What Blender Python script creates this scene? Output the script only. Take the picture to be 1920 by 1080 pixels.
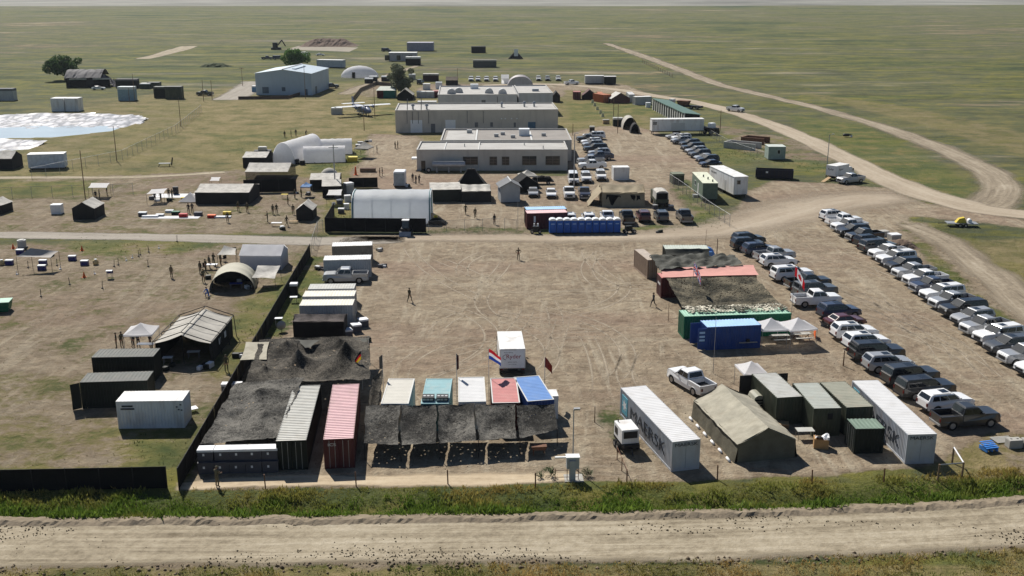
import bpy, bmesh, math, random
import numpy as np
from mathutils import Vector, Matrix

R = math.radians
random.seed(11)
rng = np.random.default_rng(11)
for _o in list(bpy.data.objects):
    bpy.data.objects.remove(_o, do_unlink=True)
S = bpy.context.scene
C = S.collection

# ------------------------------------------------------------------ camera
CAMH, PITCH, FPX = 37.85, R(16.11), 1976.0
cd = bpy.data.cameras.new('camera')
cam = bpy.data.objects.new('camera', cd)
C.objects.link(cam)
cam.location = (0, 0, CAMH)
cam.rotation_euler = (math.pi / 2 - PITCH, 0, 0)
cd.sensor_width = 36
cd.lens = FPX / 1920 * 36
cd.clip_start = 0.5
cd.clip_end = 30000
S.camera = cam

# ------------------------------------------------------------------ sky and sun
SUN_AZ, SUN_EL = R(27), R(45)          # the sun stands behind the camp, to the left
w = bpy.data.worlds.new('World')
S.world = w
w.use_nodes = True
nt = w.node_tree
bg = nt.nodes['Background']
sky = nt.nodes.new('ShaderNodeTexSky')
sky.sky_type = 'NISHITA'
sky.sun_disc = False
sky.sun_elevation = SUN_EL
sky.sun_rotation = -SUN_AZ
sky.altitude = 700
sky.dust_density = 0.6
sky.ozone_density = 2.6
nt.links.new(sky.outputs[0], bg.inputs[0])
bg.inputs[1].default_value = 0.05
sl = bpy.data.lights.new('sun', 'SUN')
sl.energy = 5.0
sl.angle = R(0.53)
sl.color = (1.0, 0.95, 0.87)
sun = bpy.data.objects.new('sun', sl)
C.objects.link(sun)
_d = Vector((math.sin(SUN_AZ) * math.cos(SUN_EL), -math.cos(SUN_AZ) * math.cos(SUN_EL), -math.sin(SUN_EL)))
sun.rotation_euler = _d.to_track_quat('-Z', 'Y').to_euler()
S.view_settings.view_transform = 'Standard'
S.view_settings.look = 'None'
S.view_settings.gamma = 1
S.view_settings.exposure = 0.35
S.render.engine = 'CYCLES'
S.cycles.max_bounces = 5
S.cycles.volume_bounces = 0
S.cycles.transparent_max_bounces = 12


# ------------------------------------------------------------------ survey: where a point of the site lies on the ground
def g(px, py, z=0.0):
    a = (px - 960) / FPX
    b = (py - 540) / FPX
    c, s = math.cos(PITCH), math.sin(PITCH)
    t = (z - CAMH) / (-s - b * c)
    return Vector((a * t, (c - b * s) * t, z))


def hz(px, py, pytop):
    """height of something standing at ground point (px,py) whose top is seen at pytop"""
    y = g(px, py).y
    b = (pytop - 540) / FPX
    c, s = math.cos(PITCH), math.sin(PITCH)
    return CAMH - y * (b * c + s) / (c - b * s)


def span(A, B, dep):
    A = Vector((A[0], A[1])); B = Vector((B[0], B[1]))
    u = (B - A)
    wd = u.length
    u = u / wd
    n = Vector((-u.y, u.x))
    c = (A + B) / 2 + n * dep / 2
    return (c.x, c.y), math.atan2(u.y, u.x), wd


# ------------------------------------------------------------------ mesh helpers
class MB:
    def __init__(self):
        self.v = []; self.f = []; self.m = []

    def face(self, pts, mi=0):
        n = len(self.v)
        self.v.extend([tuple(p) for p in pts])
        self.f.append(tuple(range(n, n + len(pts))))
        self.m.append(mi)
        return self

    def add(self, vs, fs, mi=0):
        n = len(self.v)
        self.v.extend([tuple(p) for p in vs])
        for f in fs:
            self.f.append(tuple(i + n for i in f)); self.m.append(mi)
        return self

    def box(self, x0, x1, y0, y1, z0, z1, mi=0):
        vs = [(x0, y0, z0), (x1, y0, z0), (x1, y1, z0), (x0, y1, z0), (x0, y0, z1), (x1, y0, z1), (x1, y1, z1), (x0, y1, z1)]
        return self.add(vs, [(0, 3, 2, 1), (4, 5, 6, 7), (0, 1, 5, 4), (1, 2, 6, 5), (2, 3, 7, 6), (3, 0, 4, 7)], mi)

    def bar(self, p, q, r=0.04, n=6, mi=0, r2=None):
        p = Vector(p); q = Vector(q)
        d = (q - p)
        if d.length < 1e-6: return self
        d.normalize()
        a = d.orthogonal().normalized(); b = d.cross(a)
        r2 = r if r2 is None else r2
        vs = []
        for c, rr in ((p, r), (q, r2)):
            for i in range(n):
                t = 2 * math.pi * i / n
                vs.append(c + a * (rr * math.cos(t)) + b * (rr * math.sin(t)))
        fs = [(i, (i + 1) % n, n + (i + 1) % n, n + i) for i in range(n)]
        fs += [tuple(range(n - 1, -1, -1)), tuple(range(n, 2 * n))]
        return self.add(vs, fs, mi)

    def loft(self, rings, closed=True, caps=True, mi=0):
        n = len(rings[0])
        vs = [p for r in rings for p in r]
        fs = []
        for k in range(len(rings) - 1):
            for i in range(n if closed else n - 1):
                j = (i + 1) % n
                fs.append((k * n + i, k * n + j, (k + 1) * n + j, (k + 1) * n + i))
        if caps:
            fs.append(tuple(range(n - 1, -1, -1)))
            fs.append(tuple((len(rings) - 1) * n + i for i in range(n)))
        return self.add(vs, fs, mi)

    def grid(self, fn, nu, nv, mi=0, keep=None):
        vs = [fn(i / nu, j / nv) for j in range(nv + 1) for i in range(nu + 1)]
        fs = []
        for j in range(nv):
            for i in range(nu):
                if keep is None or keep(i, j):
                    k = j * (nu + 1) + i
                    fs.append((k, k + 1, k + nu + 2, k + nu + 1))
        return self.add(vs, fs, mi)

    def disc(self, c, r, n=12, axis='z', mi=0):
        pts = []
        for i in range(n):
            t = 2 * math.pi * i / n
            a, b = r * math.cos(t), r * math.sin(t)
            if axis == 'z': pts.append((c[0] + a, c[1] + b, c[2]))
            elif axis == 'y': pts.append((c[0] + a, c[1], c[2] + b))
            else: pts.append((c[0], c[1] + a, c[2] + b))
        return self.face(pts, mi)

    def mesh(self, name, mats, smooth=False, bevel=0.0):
        me = bpy.data.meshes.new(name)
        me.from_pydata(self.v, [], self.f)
        for m in (mats if isinstance(mats, (list, tuple)) else [mats]):
            me.materials.append(m)
        if any(self.m):
            me.polygons.foreach_set('material_index', self.m)
        if smooth:
            me.polygons.foreach_set('use_smooth', [True] * len(self.f))
        if bevel:
            bm = bmesh.new(); bm.from_mesh(me)
            bmesh.ops.remove_doubles(bm, verts=bm.verts, dist=1e-4)
            bmesh.ops.recalc_face_normals(bm, faces=bm.faces)
            ed = [e for e in bm.edges if len(e.link_faces) == 2 and e.calc_face_angle(0) > R(25)]
            bmesh.ops.bevel(bm, geom=ed, offset=bevel, segments=2, affect='EDGES', clamp_overlap=True)
            bm.to_mesh(me); bm.free()
        me.update()
        return me


def obj(name, mb, mats=None, parent=None, loc=None, rz=None, smooth=False, bevel=0.0):
    me = mb if isinstance(mb, bpy.types.Mesh) else mb.mesh(name, mats, smooth, bevel)
    o = bpy.data.objects.new(name, me)
    C.objects.link(o)
    if parent: o.parent = parent
    if loc is not None: o.location = (loc[0], loc[1], loc[2] if len(loc) > 2 else 0)
    if rz is not None: o.rotation_euler = (0, 0, rz)
    return o


def tag(o, label, cat, group=None):
    o['label'] = label; o['category'] = cat
    if group: o['group'] = group
    return o


def thing(name, label, cat, loc=(0, 0, 0), rz=0.0, group=None):
    o = bpy.data.objects.new(name, None)
    o.empty_display_size = 0.3
    C.objects.link(o)
    o.location = (loc[0], loc[1], loc[2] if len(loc) > 2 else 0)
    o.rotation_euler = (0, 0, rz)
    return tag(o, label, cat, group)


def struct(name, mb, mats, kind='structure', **k):
    o = obj(name, mb, mats, **k)
    o['kind'] = kind
    return o


# ------------------------------------------------------------------ materials
MATS = {}


def mat(name, rgb, rough=0.7, var=0.18, scale=1.5, bump=0.0, metal=0.0, coat=0.0, spec=0.22, stain=None, stain_amt=0.0, bscale=None, transl=0.0):
    if name in MATS: return MATS[name]
    m = bpy.data.materials.new(name)
    m.use_nodes = True
    t = m.node_tree; n = t.nodes; l = t.links
    p = n['Principled BSDF']
    p.inputs['Roughness'].default_value = rough
    p.inputs['Metallic'].default_value = metal
    p.inputs['Specular IOR Level'].default_value = spec
    if coat: 
        p.inputs['Coat Weight'].default_value = coat
        p.inputs['Coat Roughness'].default_value = 0.08
    geo = n.new('ShaderNodeNewGeometry')
    nz = n.new('ShaderNodeTexNoise')
    nz.inputs['Scale'].default_value = scale
    nz.inputs['Detail'].default_value = 6
    nz.inputs['Roughness'].default_value = 0.65
    l.new(geo.outputs['Position'], nz.inputs['Vector'])
    r = n.new('ShaderNodeValToRGB')
    r.color_ramp.elements[0].position = 0.3
    r.color_ramp.elements[1].position = 0.7
    a = [max(0, c * (1 - var)) for c in rgb]; b = [min(1, c * (1 + var)) for c in rgb]
    r.color_ramp.elements[0].color = (*a, 1); r.color_ramp.elements[1].color = (*b, 1)
    l.new(nz.outputs['Fac'], r.inputs['Fac'])
    col = r.outputs['Color']
    if stain:
        n2 = n.new('ShaderNodeTexNoise'); n2.inputs['Scale'].default_value = scale * 0.7; n2.inputs['Detail'].default_value = 8
        mp = n.new('ShaderNodeMapping'); mp.inputs['Scale'].default_value = (2.2, 2.2, 0.5); mp.inputs['Location'].default_value = (7, 3, 1)
        l.new(geo.outputs['Position'], mp.inputs['Vector']); l.new(mp.outputs[0], n2.inputs['Vector'])
        r2 = n.new('ShaderNodeValToRGB'); r2.color_ramp.elements[0].position = 0.5; r2.color_ramp.elements[1].position = 0.72
        r2.color_ramp.elements[1].color = (stain_amt, stain_amt, stain_amt, 1)
        l.new(n2.outputs['Fac'], r2.inputs['Fac'])
        mx = n.new('ShaderNodeMixRGB'); mx.inputs[2].default_value = (*stain, 1)
        l.new(r2.outputs['Color'], mx.inputs[0]); l.new(col, mx.inputs[1]); col = mx.outputs[0]
    l.new(col, p.inputs['Base Color'])
    if bump:
        bn = n.new('ShaderNodeTexNoise'); bn.inputs['Scale'].default_value = bscale or scale * 4; bn.inputs['Detail'].default_value = 5
        l.new(geo.outputs['Position'], bn.inputs['Vector'])
        bp = n.new('ShaderNodeBump'); bp.inputs['Strength'].default_value = bump; bp.inputs['Distance'].default_value = 0.1
        l.new(bn.outputs['Fac'], bp.inputs['Height']); l.new(bp.outputs[0], p.inputs['Normal'])
    if transl:
        tr = n.new('ShaderNodeBsdfTranslucent'); l.new(col, tr.inputs['Color'])
        ms = n.new('ShaderNodeMixShader'); ms.inputs[0].default_value = transl
        l.new(p.outputs[0], ms.inputs[1]); l.new(tr.outputs[0], ms.inputs[2])
        l.new(ms.outputs[0], n['Material Output'].inputs['Surface'])
    MATS[name] = m
    return m


def attr_mat(name, rough=0.8, transl=0.3, var=0.25, scale=0.6):
    """foliage / scatter material: colour from the mesh's own colour attribute"""
    m = bpy.data.materials.new(name); m.use_nodes = True
    t = m.node_tree; n = t.nodes; l = t.links
    p = n['Principled BSDF']; p.inputs['Roughness'].default_value = rough; p.inputs['Specular IOR Level'].default_value = 0.2
    a = n.new('ShaderNodeAttribute'); a.attribute_name = 'tint'
    l.new(a.outputs['Color'], p.inputs['Base Color'])
    if transl:
        tr = n.new('ShaderNodeBsdfTranslucent'); l.new(a.outputs['Color'], tr.inputs['Color'])
        ms = n.new('ShaderNodeMixShader'); ms.inputs[0].default_value = transl
        l.new(p.outputs[0], ms.inputs[1]); l.new(tr.outputs[0], ms.inputs[2])
        l.new(ms.outputs[0], n['Material Output'].inputs['Surface'])
    return m


def pane_mat(name, rgb, alpha, rough=0.6):
    m = bpy.data.materials.new(name); m.use_nodes = True
    p = m.node_tree.nodes['Principled BSDF']
    p.inputs['Base Color'].default_value = (*rgb, 1); p.inputs['Alpha'].default_value = alpha; p.inputs['Roughness'].default_value = rough
    MATS[name] = m
    return m


WHITE = mat('white_painted_steel', (0.74, 0.74, 0.73), 0.45, 0.07, 0.8, stain=(0.40, 0.34, 0.28), stain_amt=0.5)
WHITEF = mat('white_fabric', (0.88, 0.88, 0.90), 0.75, 0.05, 1.0, bump=0.25, bscale=1.2, transl=0.5)
CREAM = mat('cream_painted_roof', (0.72, 0.68, 0.58), 0.5, 0.08, 0.7, stain=(0.45, 0.38, 0.3), stain_amt=0.25)
GREYPAINT = mat('grey_painted_steel', (0.42, 0.43, 0.43), 0.5, 0.1, 0.8, stain=(0.25, 0.2, 0.16), stain_amt=0.35)
GREYROOF = mat('weathered_grey_roof', (0.46, 0.46, 0.43), 0.5, 0.12, 0.9, stain=(0.3, 0.27, 0.22), stain_amt=0.4)
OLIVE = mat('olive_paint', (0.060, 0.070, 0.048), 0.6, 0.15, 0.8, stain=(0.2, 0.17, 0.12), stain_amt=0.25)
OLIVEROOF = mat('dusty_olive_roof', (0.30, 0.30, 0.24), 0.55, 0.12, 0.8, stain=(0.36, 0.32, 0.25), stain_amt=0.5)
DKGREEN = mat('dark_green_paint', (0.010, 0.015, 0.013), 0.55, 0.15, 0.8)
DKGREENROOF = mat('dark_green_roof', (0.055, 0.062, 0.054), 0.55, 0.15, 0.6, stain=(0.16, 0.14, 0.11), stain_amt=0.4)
BLACKF = mat('black_screen_fabric', (0.006, 0.006, 0.007), 0.85, 0.25, 1.2, bump=0.2)
DKFAB = mat('dark_tent_canvas', (0.026, 0.025, 0.025), 0.85, 0.2, 0.8, bump=0.3, bscale=1.5)
DKROOF = mat('grey_tent_roof', (0.47, 0.45, 0.41), 0.8, 0.2, 0.8, bump=0.4, bscale=1.5, stain=(0.16, 0.14, 0.12), stain_amt=0.4)
BEIGEF = mat('beige_canvas', (0.36, 0.335, 0.265), 0.85, 0.16, 0.9, bump=0.9, bscale=1.3, stain=(0.22, 0.19, 0.14), stain_amt=0.4)
SANDF = mat('sand_canvas', (0.30, 0.25, 0.17), 0.85, 0.18, 0.7, bump=0.35, bscale=1.2)
GREYF = mat('grey_tent_fabric', (0.40, 0.38, 0.34), 0.8, 0.15, 0.9, bump=0.4, bscale=1.5)
TARP = mat('green_grey_tarpaulin', (0.055, 0.056, 0.046), 0.75, 0.2, 0.8, bump=0.35, bscale=1.2)
BLACK = mat('black_steel', (0.02, 0.02, 0.022), 0.5, 0.2, 2)
STEEL = mat('galvanised_steel', (0.36, 0.37, 0.38), 0.45, 0.12, 2, metal=0.5)
RUST = mat('rusty_brown_steel', (0.16, 0.08, 0.05), 0.8, 0.25, 2)
WOOD = mat('weathered_wood', (0.20, 0.14, 0.09), 0.85, 0.25, 3, bump=0.3)
PALEWOOD = mat('pale_timber', (0.42, 0.29, 0.16), 0.8, 0.2, 3)
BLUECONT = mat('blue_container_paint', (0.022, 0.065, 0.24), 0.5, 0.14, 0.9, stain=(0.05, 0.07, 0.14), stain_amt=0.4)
BLUEROOF = mat('glare_pale_blue', (0.36, 0.56, 0.80), 0.45, 0.1, 0.8, stain=(0.4, 0.46, 0.52), stain_amt=0.3)  # much paler than the blue sides: sun glare put into the colour
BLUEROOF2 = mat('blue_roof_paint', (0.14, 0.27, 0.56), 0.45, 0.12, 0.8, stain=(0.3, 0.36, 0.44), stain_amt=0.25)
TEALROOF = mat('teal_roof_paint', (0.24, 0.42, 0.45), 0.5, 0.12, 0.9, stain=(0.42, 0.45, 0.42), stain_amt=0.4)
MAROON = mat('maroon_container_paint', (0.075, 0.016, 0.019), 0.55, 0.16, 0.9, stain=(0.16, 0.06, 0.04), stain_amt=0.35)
PINKROOF = mat('glare_pale_pink', (0.72, 0.47, 0.48), 0.5, 0.1, 0.9, stain=(0.5, 0.36, 0.3), stain_amt=0.3)  # sun glare on the maroon containers' roofs, painted as pink
PINKROOF2 = mat('glare_pale_red', (0.50, 0.20, 0.19), 0.55, 0.12, 0.9, stain=(0.5, 0.3, 0.26), stain_amt=0.4)  # red roof lightened in its colour for the glare on it
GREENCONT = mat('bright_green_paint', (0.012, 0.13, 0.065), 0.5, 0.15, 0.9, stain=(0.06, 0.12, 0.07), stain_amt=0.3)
GREENROOF = mat('glare_pale_green', (0.30, 0.50, 0.38), 0.5, 0.12, 0.9)  # roof glare put into a lighter green than the walls
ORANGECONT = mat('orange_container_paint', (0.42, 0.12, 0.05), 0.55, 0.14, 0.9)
TAN = mat('tan_stucco_wall', (0.55, 0.51, 0.455), 0.85, 0.06, 0.5, bump=0.1, stain=(0.3, 0.28, 0.25), stain_amt=0.4)
GREYWALL = mat('grey_metal_wall', (0.50, 0.51, 0.52), 0.6, 0.06, 0.4, stain=(0.34, 0.33, 0.31), stain_amt=0.35)
ROOFMEM = mat('grey_roof_membrane', (0.40, 0.39, 0.37), 0.8, 0.1, 0.25, stain=(0.28, 0.26, 0.24), stain_amt=0.5)
ROOFMEM2 = mat('dark_roof_gravel', (0.27, 0.25, 0.23), 0.9, 0.15, 0.3)
TRIMW = mat('white_trim', (0.58, 0.58, 0.56), 0.5, 0.05, 1)
WINDARK = mat('dark_window_glass', (0.02, 0.023, 0.028), 0.08, 0.2, 0.5, spec=0.6)
SHEDGREY = mat('grey_shed_siding', (0.38, 0.40, 0.42), 0.7, 0.1, 0.8)
SHEDROOF = mat('grey_shingle_roof', (0.16, 0.165, 0.175), 0.8, 0.15, 1.2)
STEELBLUE = mat('pale_blue_cladding', (0.42, 0.51, 0.58), 0.5, 0.05, 0.3, stain=(0.28, 0.33, 0.38), stain_amt=0.3)
STEELROOF = mat('pale_blue_steel_roof', (0.42, 0.49, 0.55), 0.45, 0.06, 0.3, metal=0.1)
POTTY = mat('blue_plastic', (0.025, 0.12, 0.46), 0.4, 0.1, 2)
PLASTW = mat('white_plastic', (0.78, 0.80, 0.82), 0.4, 0.05, 2)
TYRE = mat('tyre_rubber', (0.018, 0.018, 0.018), 0.9, 0.2, 3)
RIM = mat('alloy_wheel', (0.35, 0.35, 0.36), 0.35, 0.1, 3, metal=0.6)
GLASS = mat('tinted_car_glass', (0.012, 0.014, 0.017), 0.06, 0.1, 1, spec=0.6)
WSHIELD = mat('dusty_windshield', (0.022, 0.026, 0.032), 0.7, 0.2, 1.5, spec=0.22)
REDLENS = mat('red_lens', (0.12, 0.008, 0.008), 0.25, 0.1, 3)
CLEARLENS = mat('clear_lens', (0.62, 0.64, 0.66), 0.15, 0.05, 3)
PLASTB = mat('black_plastic', (0.025, 0.025, 0.027), 0.6, 0.15, 3)
CARDB = mat('cardboard', (0.40, 0.24, 0.11), 0.85, 0.15, 2)
CONC = mat('concrete', (0.38, 0.37, 0.34), 0.9, 0.12, 1.5, bump=0.2)
YELLOW = mat('yellow_paint', (0.62, 0.47, 0.05), 0.5, 0.1, 2)
ORANGE = mat('safety_orange', (0.75, 0.14, 0.03), 0.6, 0.1, 2)
REDP = mat('red_paint', (0.45, 0.025, 0.03), 0.5, 0.1, 2)
NAVY = mat('navy_plastic', (0.03, 0.03, 0.16), 0.5, 0.15, 2)
CASE = mat('dark_transit_case', (0.07, 0.07, 0.085), 0.6, 0.15, 2)
ICE = mat('white_sheet', (0.72, 0.73, 0.75), 0.6, 0.08, 2, bump=0.3)
LETTER = mat('dark_lettering', (0.03, 0.035, 0.045), 0.6, 0.1, 2)
LETTERW = mat('white_lettering', (0.7, 0.7, 0.7), 0.6, 0.05, 2)
SKIN = mat('skin', (0.36, 0.21, 0.14), 0.6, 0.08, 4)
HAIR = mat('dark_hair', (0.03, 0.022, 0.016), 0.8, 0.2, 6)
UNIF = mat('green_camouflage_uniform', (0.075, 0.07, 0.045), 0.9, 0.55, 5)
UNIF2 = mat('tan_camouflage_uniform', (0.16, 0.13, 0.085), 0.9, 0.5, 5)
UNIF3 = mat('dark_work_clothes', (0.03, 0.032, 0.038), 0.9, 0.3, 5)
UNIFB = mat('blue_work_clothes', (0.03, 0.13, 0.42), 0.85, 0.25, 5)
BOOT = mat('dark_boots', (0.03, 0.025, 0.02), 0.8, 0.2, 5)
MESHW = pane_mat('chain_link_mesh', (0.22, 0.22, 0.22), 0.13)
SCREENP = pane_mat('shade_net', (0.02, 0.025, 0.02), 0.85, 0.9)
def net_mat(name, dark, light, scale=3.0, lo=0.42, hi=0.6):
    """scrim garnish: knots of dark and sunlit strips"""
    m = bpy.data.materials.new(name); m.use_nodes = True
    t = m.node_tree; n = t.nodes; l = t.links; p = n['Principled BSDF']
    p.inputs['Roughness'].default_value = 0.95; p.inputs['Specular IOR Level'].default_value = 0.15
    geo = n.new('ShaderNodeNewGeometry')
    a = n.new('ShaderNodeTexNoise'); a.inputs['Scale'].default_value = scale; a.inputs['Detail'].default_value = 6; a.inputs['Roughness'].default_value = 0.8; a.inputs['Distortion'].default_value = 1.5
    b = n.new('ShaderNodeTexNoise'); b.inputs['Scale'].default_value = 0.35; b.inputs['Detail'].default_value = 3
    for q in (a, b): l.new(geo.outputs['Position'], q.inputs['Vector'])
    mx = n.new('ShaderNodeMath'); mx.operation = 'MULTIPLY_ADD'; mx.inputs[1].default_value = 0.5; l.new(b.outputs['Fac'], mx.inputs[0]); l.new(a.outputs['Fac'], mx.inputs[2])
    sb = n.new('ShaderNodeMath'); sb.operation = 'SUBTRACT'; sb.inputs[1].default_value = 0.25; l.new(mx.outputs[0], sb.inputs[0])
    r = n.new('ShaderNodeValToRGB'); e = r.color_ramp.elements
    e[0].position, e[0].color = lo, (*dark, 1); e[1].position, e[1].color = hi, (*light, 1)
    l.new(sb.outputs[0], r.inputs['Fac']); l.new(r.outputs['Color'], p.inputs['Base Color'])
    bp = n.new('ShaderNodeBump'); bp.inputs['Strength'].default_value = 0.35; bp.inputs['Distance'].default_value = 0.08
    l.new(a.outputs['Fac'], bp.inputs['Height']); l.new(bp.outputs[0], p.inputs['Normal'])
    MATS[name] = m
    return m


NETDK = net_mat('dark_camouflage_net', (0.014, 0.013, 0.011), (0.135, 0.120, 0.098), 4.5, 0.44, 0.62)
NETDK2 = net_mat('grey_camouflage_net', (0.024, 0.023, 0.021), (0.18, 0.170, 0.150), 4.5, 0.44, 0.62)
NETGRN = net_mat('brown_camouflage_net', (0.016, 0.016, 0.011), (0.19, 0.165, 0.115), 4.0, 0.44, 0.62)
NETWHT = net_mat('pale_camouflage_net', (0.03, 0.032, 0.022), (0.70, 0.66, 0.54), 2.4, 0.46, 0.56)
DIRTM = mat('bare_brown_soil', (0.17, 0.12, 0.09), 0.95, 0.2, 0.4, bump=0.4)
CLOD = mat('earth_clods', (0.12, 0.09, 0.065), 0.95, 0.3, 2)
ROPE = mat('pale_rope', (0.5, 0.47, 0.4), 0.9, 0.1, 2)

# ================================================================== GROUND
def vnoise(x, y, seed=0):
    xi = np.floor(x).astype(np.int64); yi = np.floor(y).astype(np.int64)
    xf = x - xi; yf = y - yi
    def h(a, b):
        n = (a * 374761393 + b * 668265263 + seed * 974634777) & 0x7fffffff
        n = ((n ^ (n >> 13)) * 1274126177) & 0x7fffffff
        return ((n ^ (n >> 16)) & 0xffff) / 65535.0
    u = xf * xf * (3 - 2 * xf); v = yf * yf * (3 - 2 * yf)
    return (h(xi, yi) * (1 - u) + h(xi + 1, yi) * u) * (1 - v) + (h(xi, yi + 1) * (1 - u) + h(xi + 1, yi + 1) * u) * v


def fbm(x, y, seed=0, oct=4):
    s = 0; a = 0.5
    for k in range(oct):
        s = s + a * vnoise(x * 2 ** k, y * 2 ** k, seed + k); a *= 0.5
    return s / (1 - 0.5 ** oct)


def inpoly(poly, X, Y):
    P = [(p.x, p.y) for p in poly]
    ins = np.zeros(X.shape, bool)
    j = len(P) - 1
    for i in range(len(P)):
        xi, yi = P[i]; xj, yj = P[j]
        c = ((yi > Y) != (yj > Y)) & (X < (xj - xi) * (Y - yi) / (yj - yi + 1e-12) + xi)
        ins ^= c
        j = i
    return ins


def pdist(poly, X, Y):
    d = np.full(X.shape, 1e9)
    for a, b in zip(poly[:-1], poly[1:]):
        ax, ay, bx, by = a.x, a.y, b.x, b.y
        L2 = (bx - ax) ** 2 + (by - ay) ** 2
        t = np.clip(((X - ax) * (bx - ax) + (Y - ay) * (by - ay)) / L2, 0, 1)
        d = np.minimum(d, np.hypot(X - ax - t * (bx - ax), Y - ay - t * (by - ay)))
    return d


gp = lambda L: [g(*p) for p in L]
DITCH = gp([(-400, 956), (300, 956), (960, 948), (1400, 942), (1700, 930), (1920, 916), (2300, 892)])
WINDROW = gp([(-400, 981), (300, 979), (960, 971), (1400, 963), (1700, 953), (1920, 938), (2300, 912)])
FRONTROAD = gp([(-500, 1019), (300, 1019), (960, 1012), (1400, 1004), (1700, 994), (1920, 982), (2400, 950)])

xs = np.arange(-150, 150.01, 1.0)
ys = np.concatenate([np.arange(46, 90, 0.4), np.arange(90, 440.01, 1.0)])
GX, GY = np.meshgrid(xs, ys)
dirt = np.zeros(GX.shape); lush = np.zeros(GX.shape); straw = np.zeros(GX.shape)


def paint(A, poly, v):
    m = inpoly(gp(poly), GX, GY)
    A[m] = v


# lighter, drier prairie round the camp
paint(straw, [(-900, 330), (-300, 200), (200, 185), (420, 165), (760, 150), (1180, 150), (1240, 240), (1000, 330), (620, 440), (-900, 440)], 0.75)
paint(straw, [(380, 190), (740, 185), (740, 260), (660, 300), (440, 310), (330, 250)], 0.95)
paint(dirt, [(-900, 345), (0, 338), (450, 318), (620, 335), (610, 440), (-900, 440)], 0.62)
paint(dirt, [(-900, 455), (585, 455), (330, 880), (-900, 880)], 0.66)
paint(dirt, [(-900, 690), (130, 700), (220, 800), (230, 880), (-900, 880)], 0.52)
paint(straw, [(-900, 455), (585, 455), (330, 880), (-900, 880)], 0.8)
paint(dirt, [(596, 445), (760, 438), (1000, 440), (1330, 428), (1380, 390), (1400, 360), (1450, 338), (1600, 345), (1665, 352), (1720, 378), (1920, 412), (2300, 440), (2300, 470), (1920, 428), (1720, 405), (1690, 420), (1740, 500), (1850, 598), (1950, 675), (2150, 830), (2150, 850), (1860, 806), (1770, 868), (1560, 892), (1300, 902), (700, 906), (345, 914), (420, 760), (520, 590), (585, 480)], 0.97)
paint(dirt, [(690, 250), (790, 255), (790, 325), (1000, 325), (1000, 438), (800, 436), (700, 350), (640, 340), (680, 300)], 0.92)
paint(dirt, [(985, 328), (1330, 330), (1345, 425), (985, 432)], 0.82)
paint(dirt, [(1065, 250), (1130, 235), (1200, 238), (1262, 258), (1345, 318), (1330, 345), (1180, 345), (1060, 330)], 0.97)
paint(dirt, [(1330, 230), (1500, 262), (1560, 300), (1470, 305), (1400, 285)], 0.55)
paint(dirt, [(780, 168), (800, 156), (1080, 146), (1180, 160), (1225, 182), (1060, 168), (1060, 182), (830, 186)], 0.8)
paint(dirt, [(640, 170), (700, 150), (760, 140), (770, 150), (700, 185)], 0.6)
paint(dirt, [(1690, 415), (1740, 415), (1830, 470), (2000, 590), (2300, 800), (2200, 800), (1900, 610), (1760, 480)], 0.85)
paint(dirt, [(330, 916), (700, 900), (1060, 890), (1090, 905), (700, 915), (345, 922)], 1.0)
# grassy patches
paint(lush, [(120, 452), (420, 452), (330, 480), (150, 480)], 0.7)
paint(dirt, [(120, 456), (400, 456), (330, 478), (150, 478)], 0.35)
paint(dirt, [(200, 800), (360, 800), (330, 880), (230, 880)], 0.3)
paint(lush, [(220, 805), (360, 800), (325, 880), (250, 880)], 0.8)
paint(dirt, [(380, 640), (460, 560), (530, 520), (585, 465), (575, 485), (440, 700), (400, 720)], 0.3)
paint(lush, [(420, 600), (530, 520), (580, 470), (575, 485), (440, 700)], 0.7)
paint(dirt, [(580, 480), (610, 470), (620, 540), (560, 600), (520, 640), (480, 640)], 0.3)
paint(lush, [(580, 480), (612, 470), (615, 540), (560, 600), (520, 640), (480, 640)], 0.8)
paint(dirt, [(1115, 770), (1165, 760), (1180, 810), (1255, 880), (1200, 860), (1150, 830)], 0.35)
paint(lush, [(1115, 770), (1165, 760), (1255, 880), (1200, 860), (1150, 800)], 0.7)
paint(lush, [(-900, 345), (170, 340), (180, 365), (-900, 372)], 0.9)
paint(dirt, [(-900, 345), (170, 340), (180, 368), (-900, 375)], 0.2)
paint(dirt, [(610, 395), (660, 385), (660, 405), (615, 408)], 0.1)
paint(lush, [(610, 385), (660, 385), (660, 410), (615, 410)], 1.0)
paint(lush, [(380, 250), (560, 240), (560, 262), (500, 300), (420, 290)], 0.5)
paint(lush, [(700, 180), (745, 178), (745, 225), (700, 230)], 0.6)
paint(lush, [(560, 300), (700, 275), (690, 300), (640, 325), (570, 320)], 0.9)
paint(lush, [(1060, 190), (1240, 195), (1230, 220), (1180, 215), (1070, 230)], 0.8)
paint(lush, [(1480, 215), (1620, 235), (1740, 290), (1830, 350), (1810, 385), (1700, 355), (1600, 300), (1500, 250)], 0.8)
paint(lush, [(1330, 290), (1420, 270), (1560, 310), (1640, 340), (1500, 320), (1420, 300), (1380, 312)], 0.85)
paint(dirt, [(1345, 300), (1420, 290), (1560, 315), (1650, 345), (1640, 352), (1500, 330), (1420, 335)], 0.15)
paint(lush, [(1190, 335), (1300, 330), (1350, 400), (1390, 430), (1230, 428), (1200, 420)], 0.7)
paint(dirt, [(1255, 345), (1285, 335), (1370, 425), (1190, 430), (1200, 423), (1300, 418)], 0.35)
paint(lush, [(800, 425), (985, 425), (985, 433), (800, 436)], 0.9)
paint(dirt, [(800, 427), (985, 427), (985, 433), (800, 434)], 0.3)
paint(lush, [(1690, 430), (1800, 520), (1950, 650), (1920, 650), (1760, 540)], 0.8)
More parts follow.
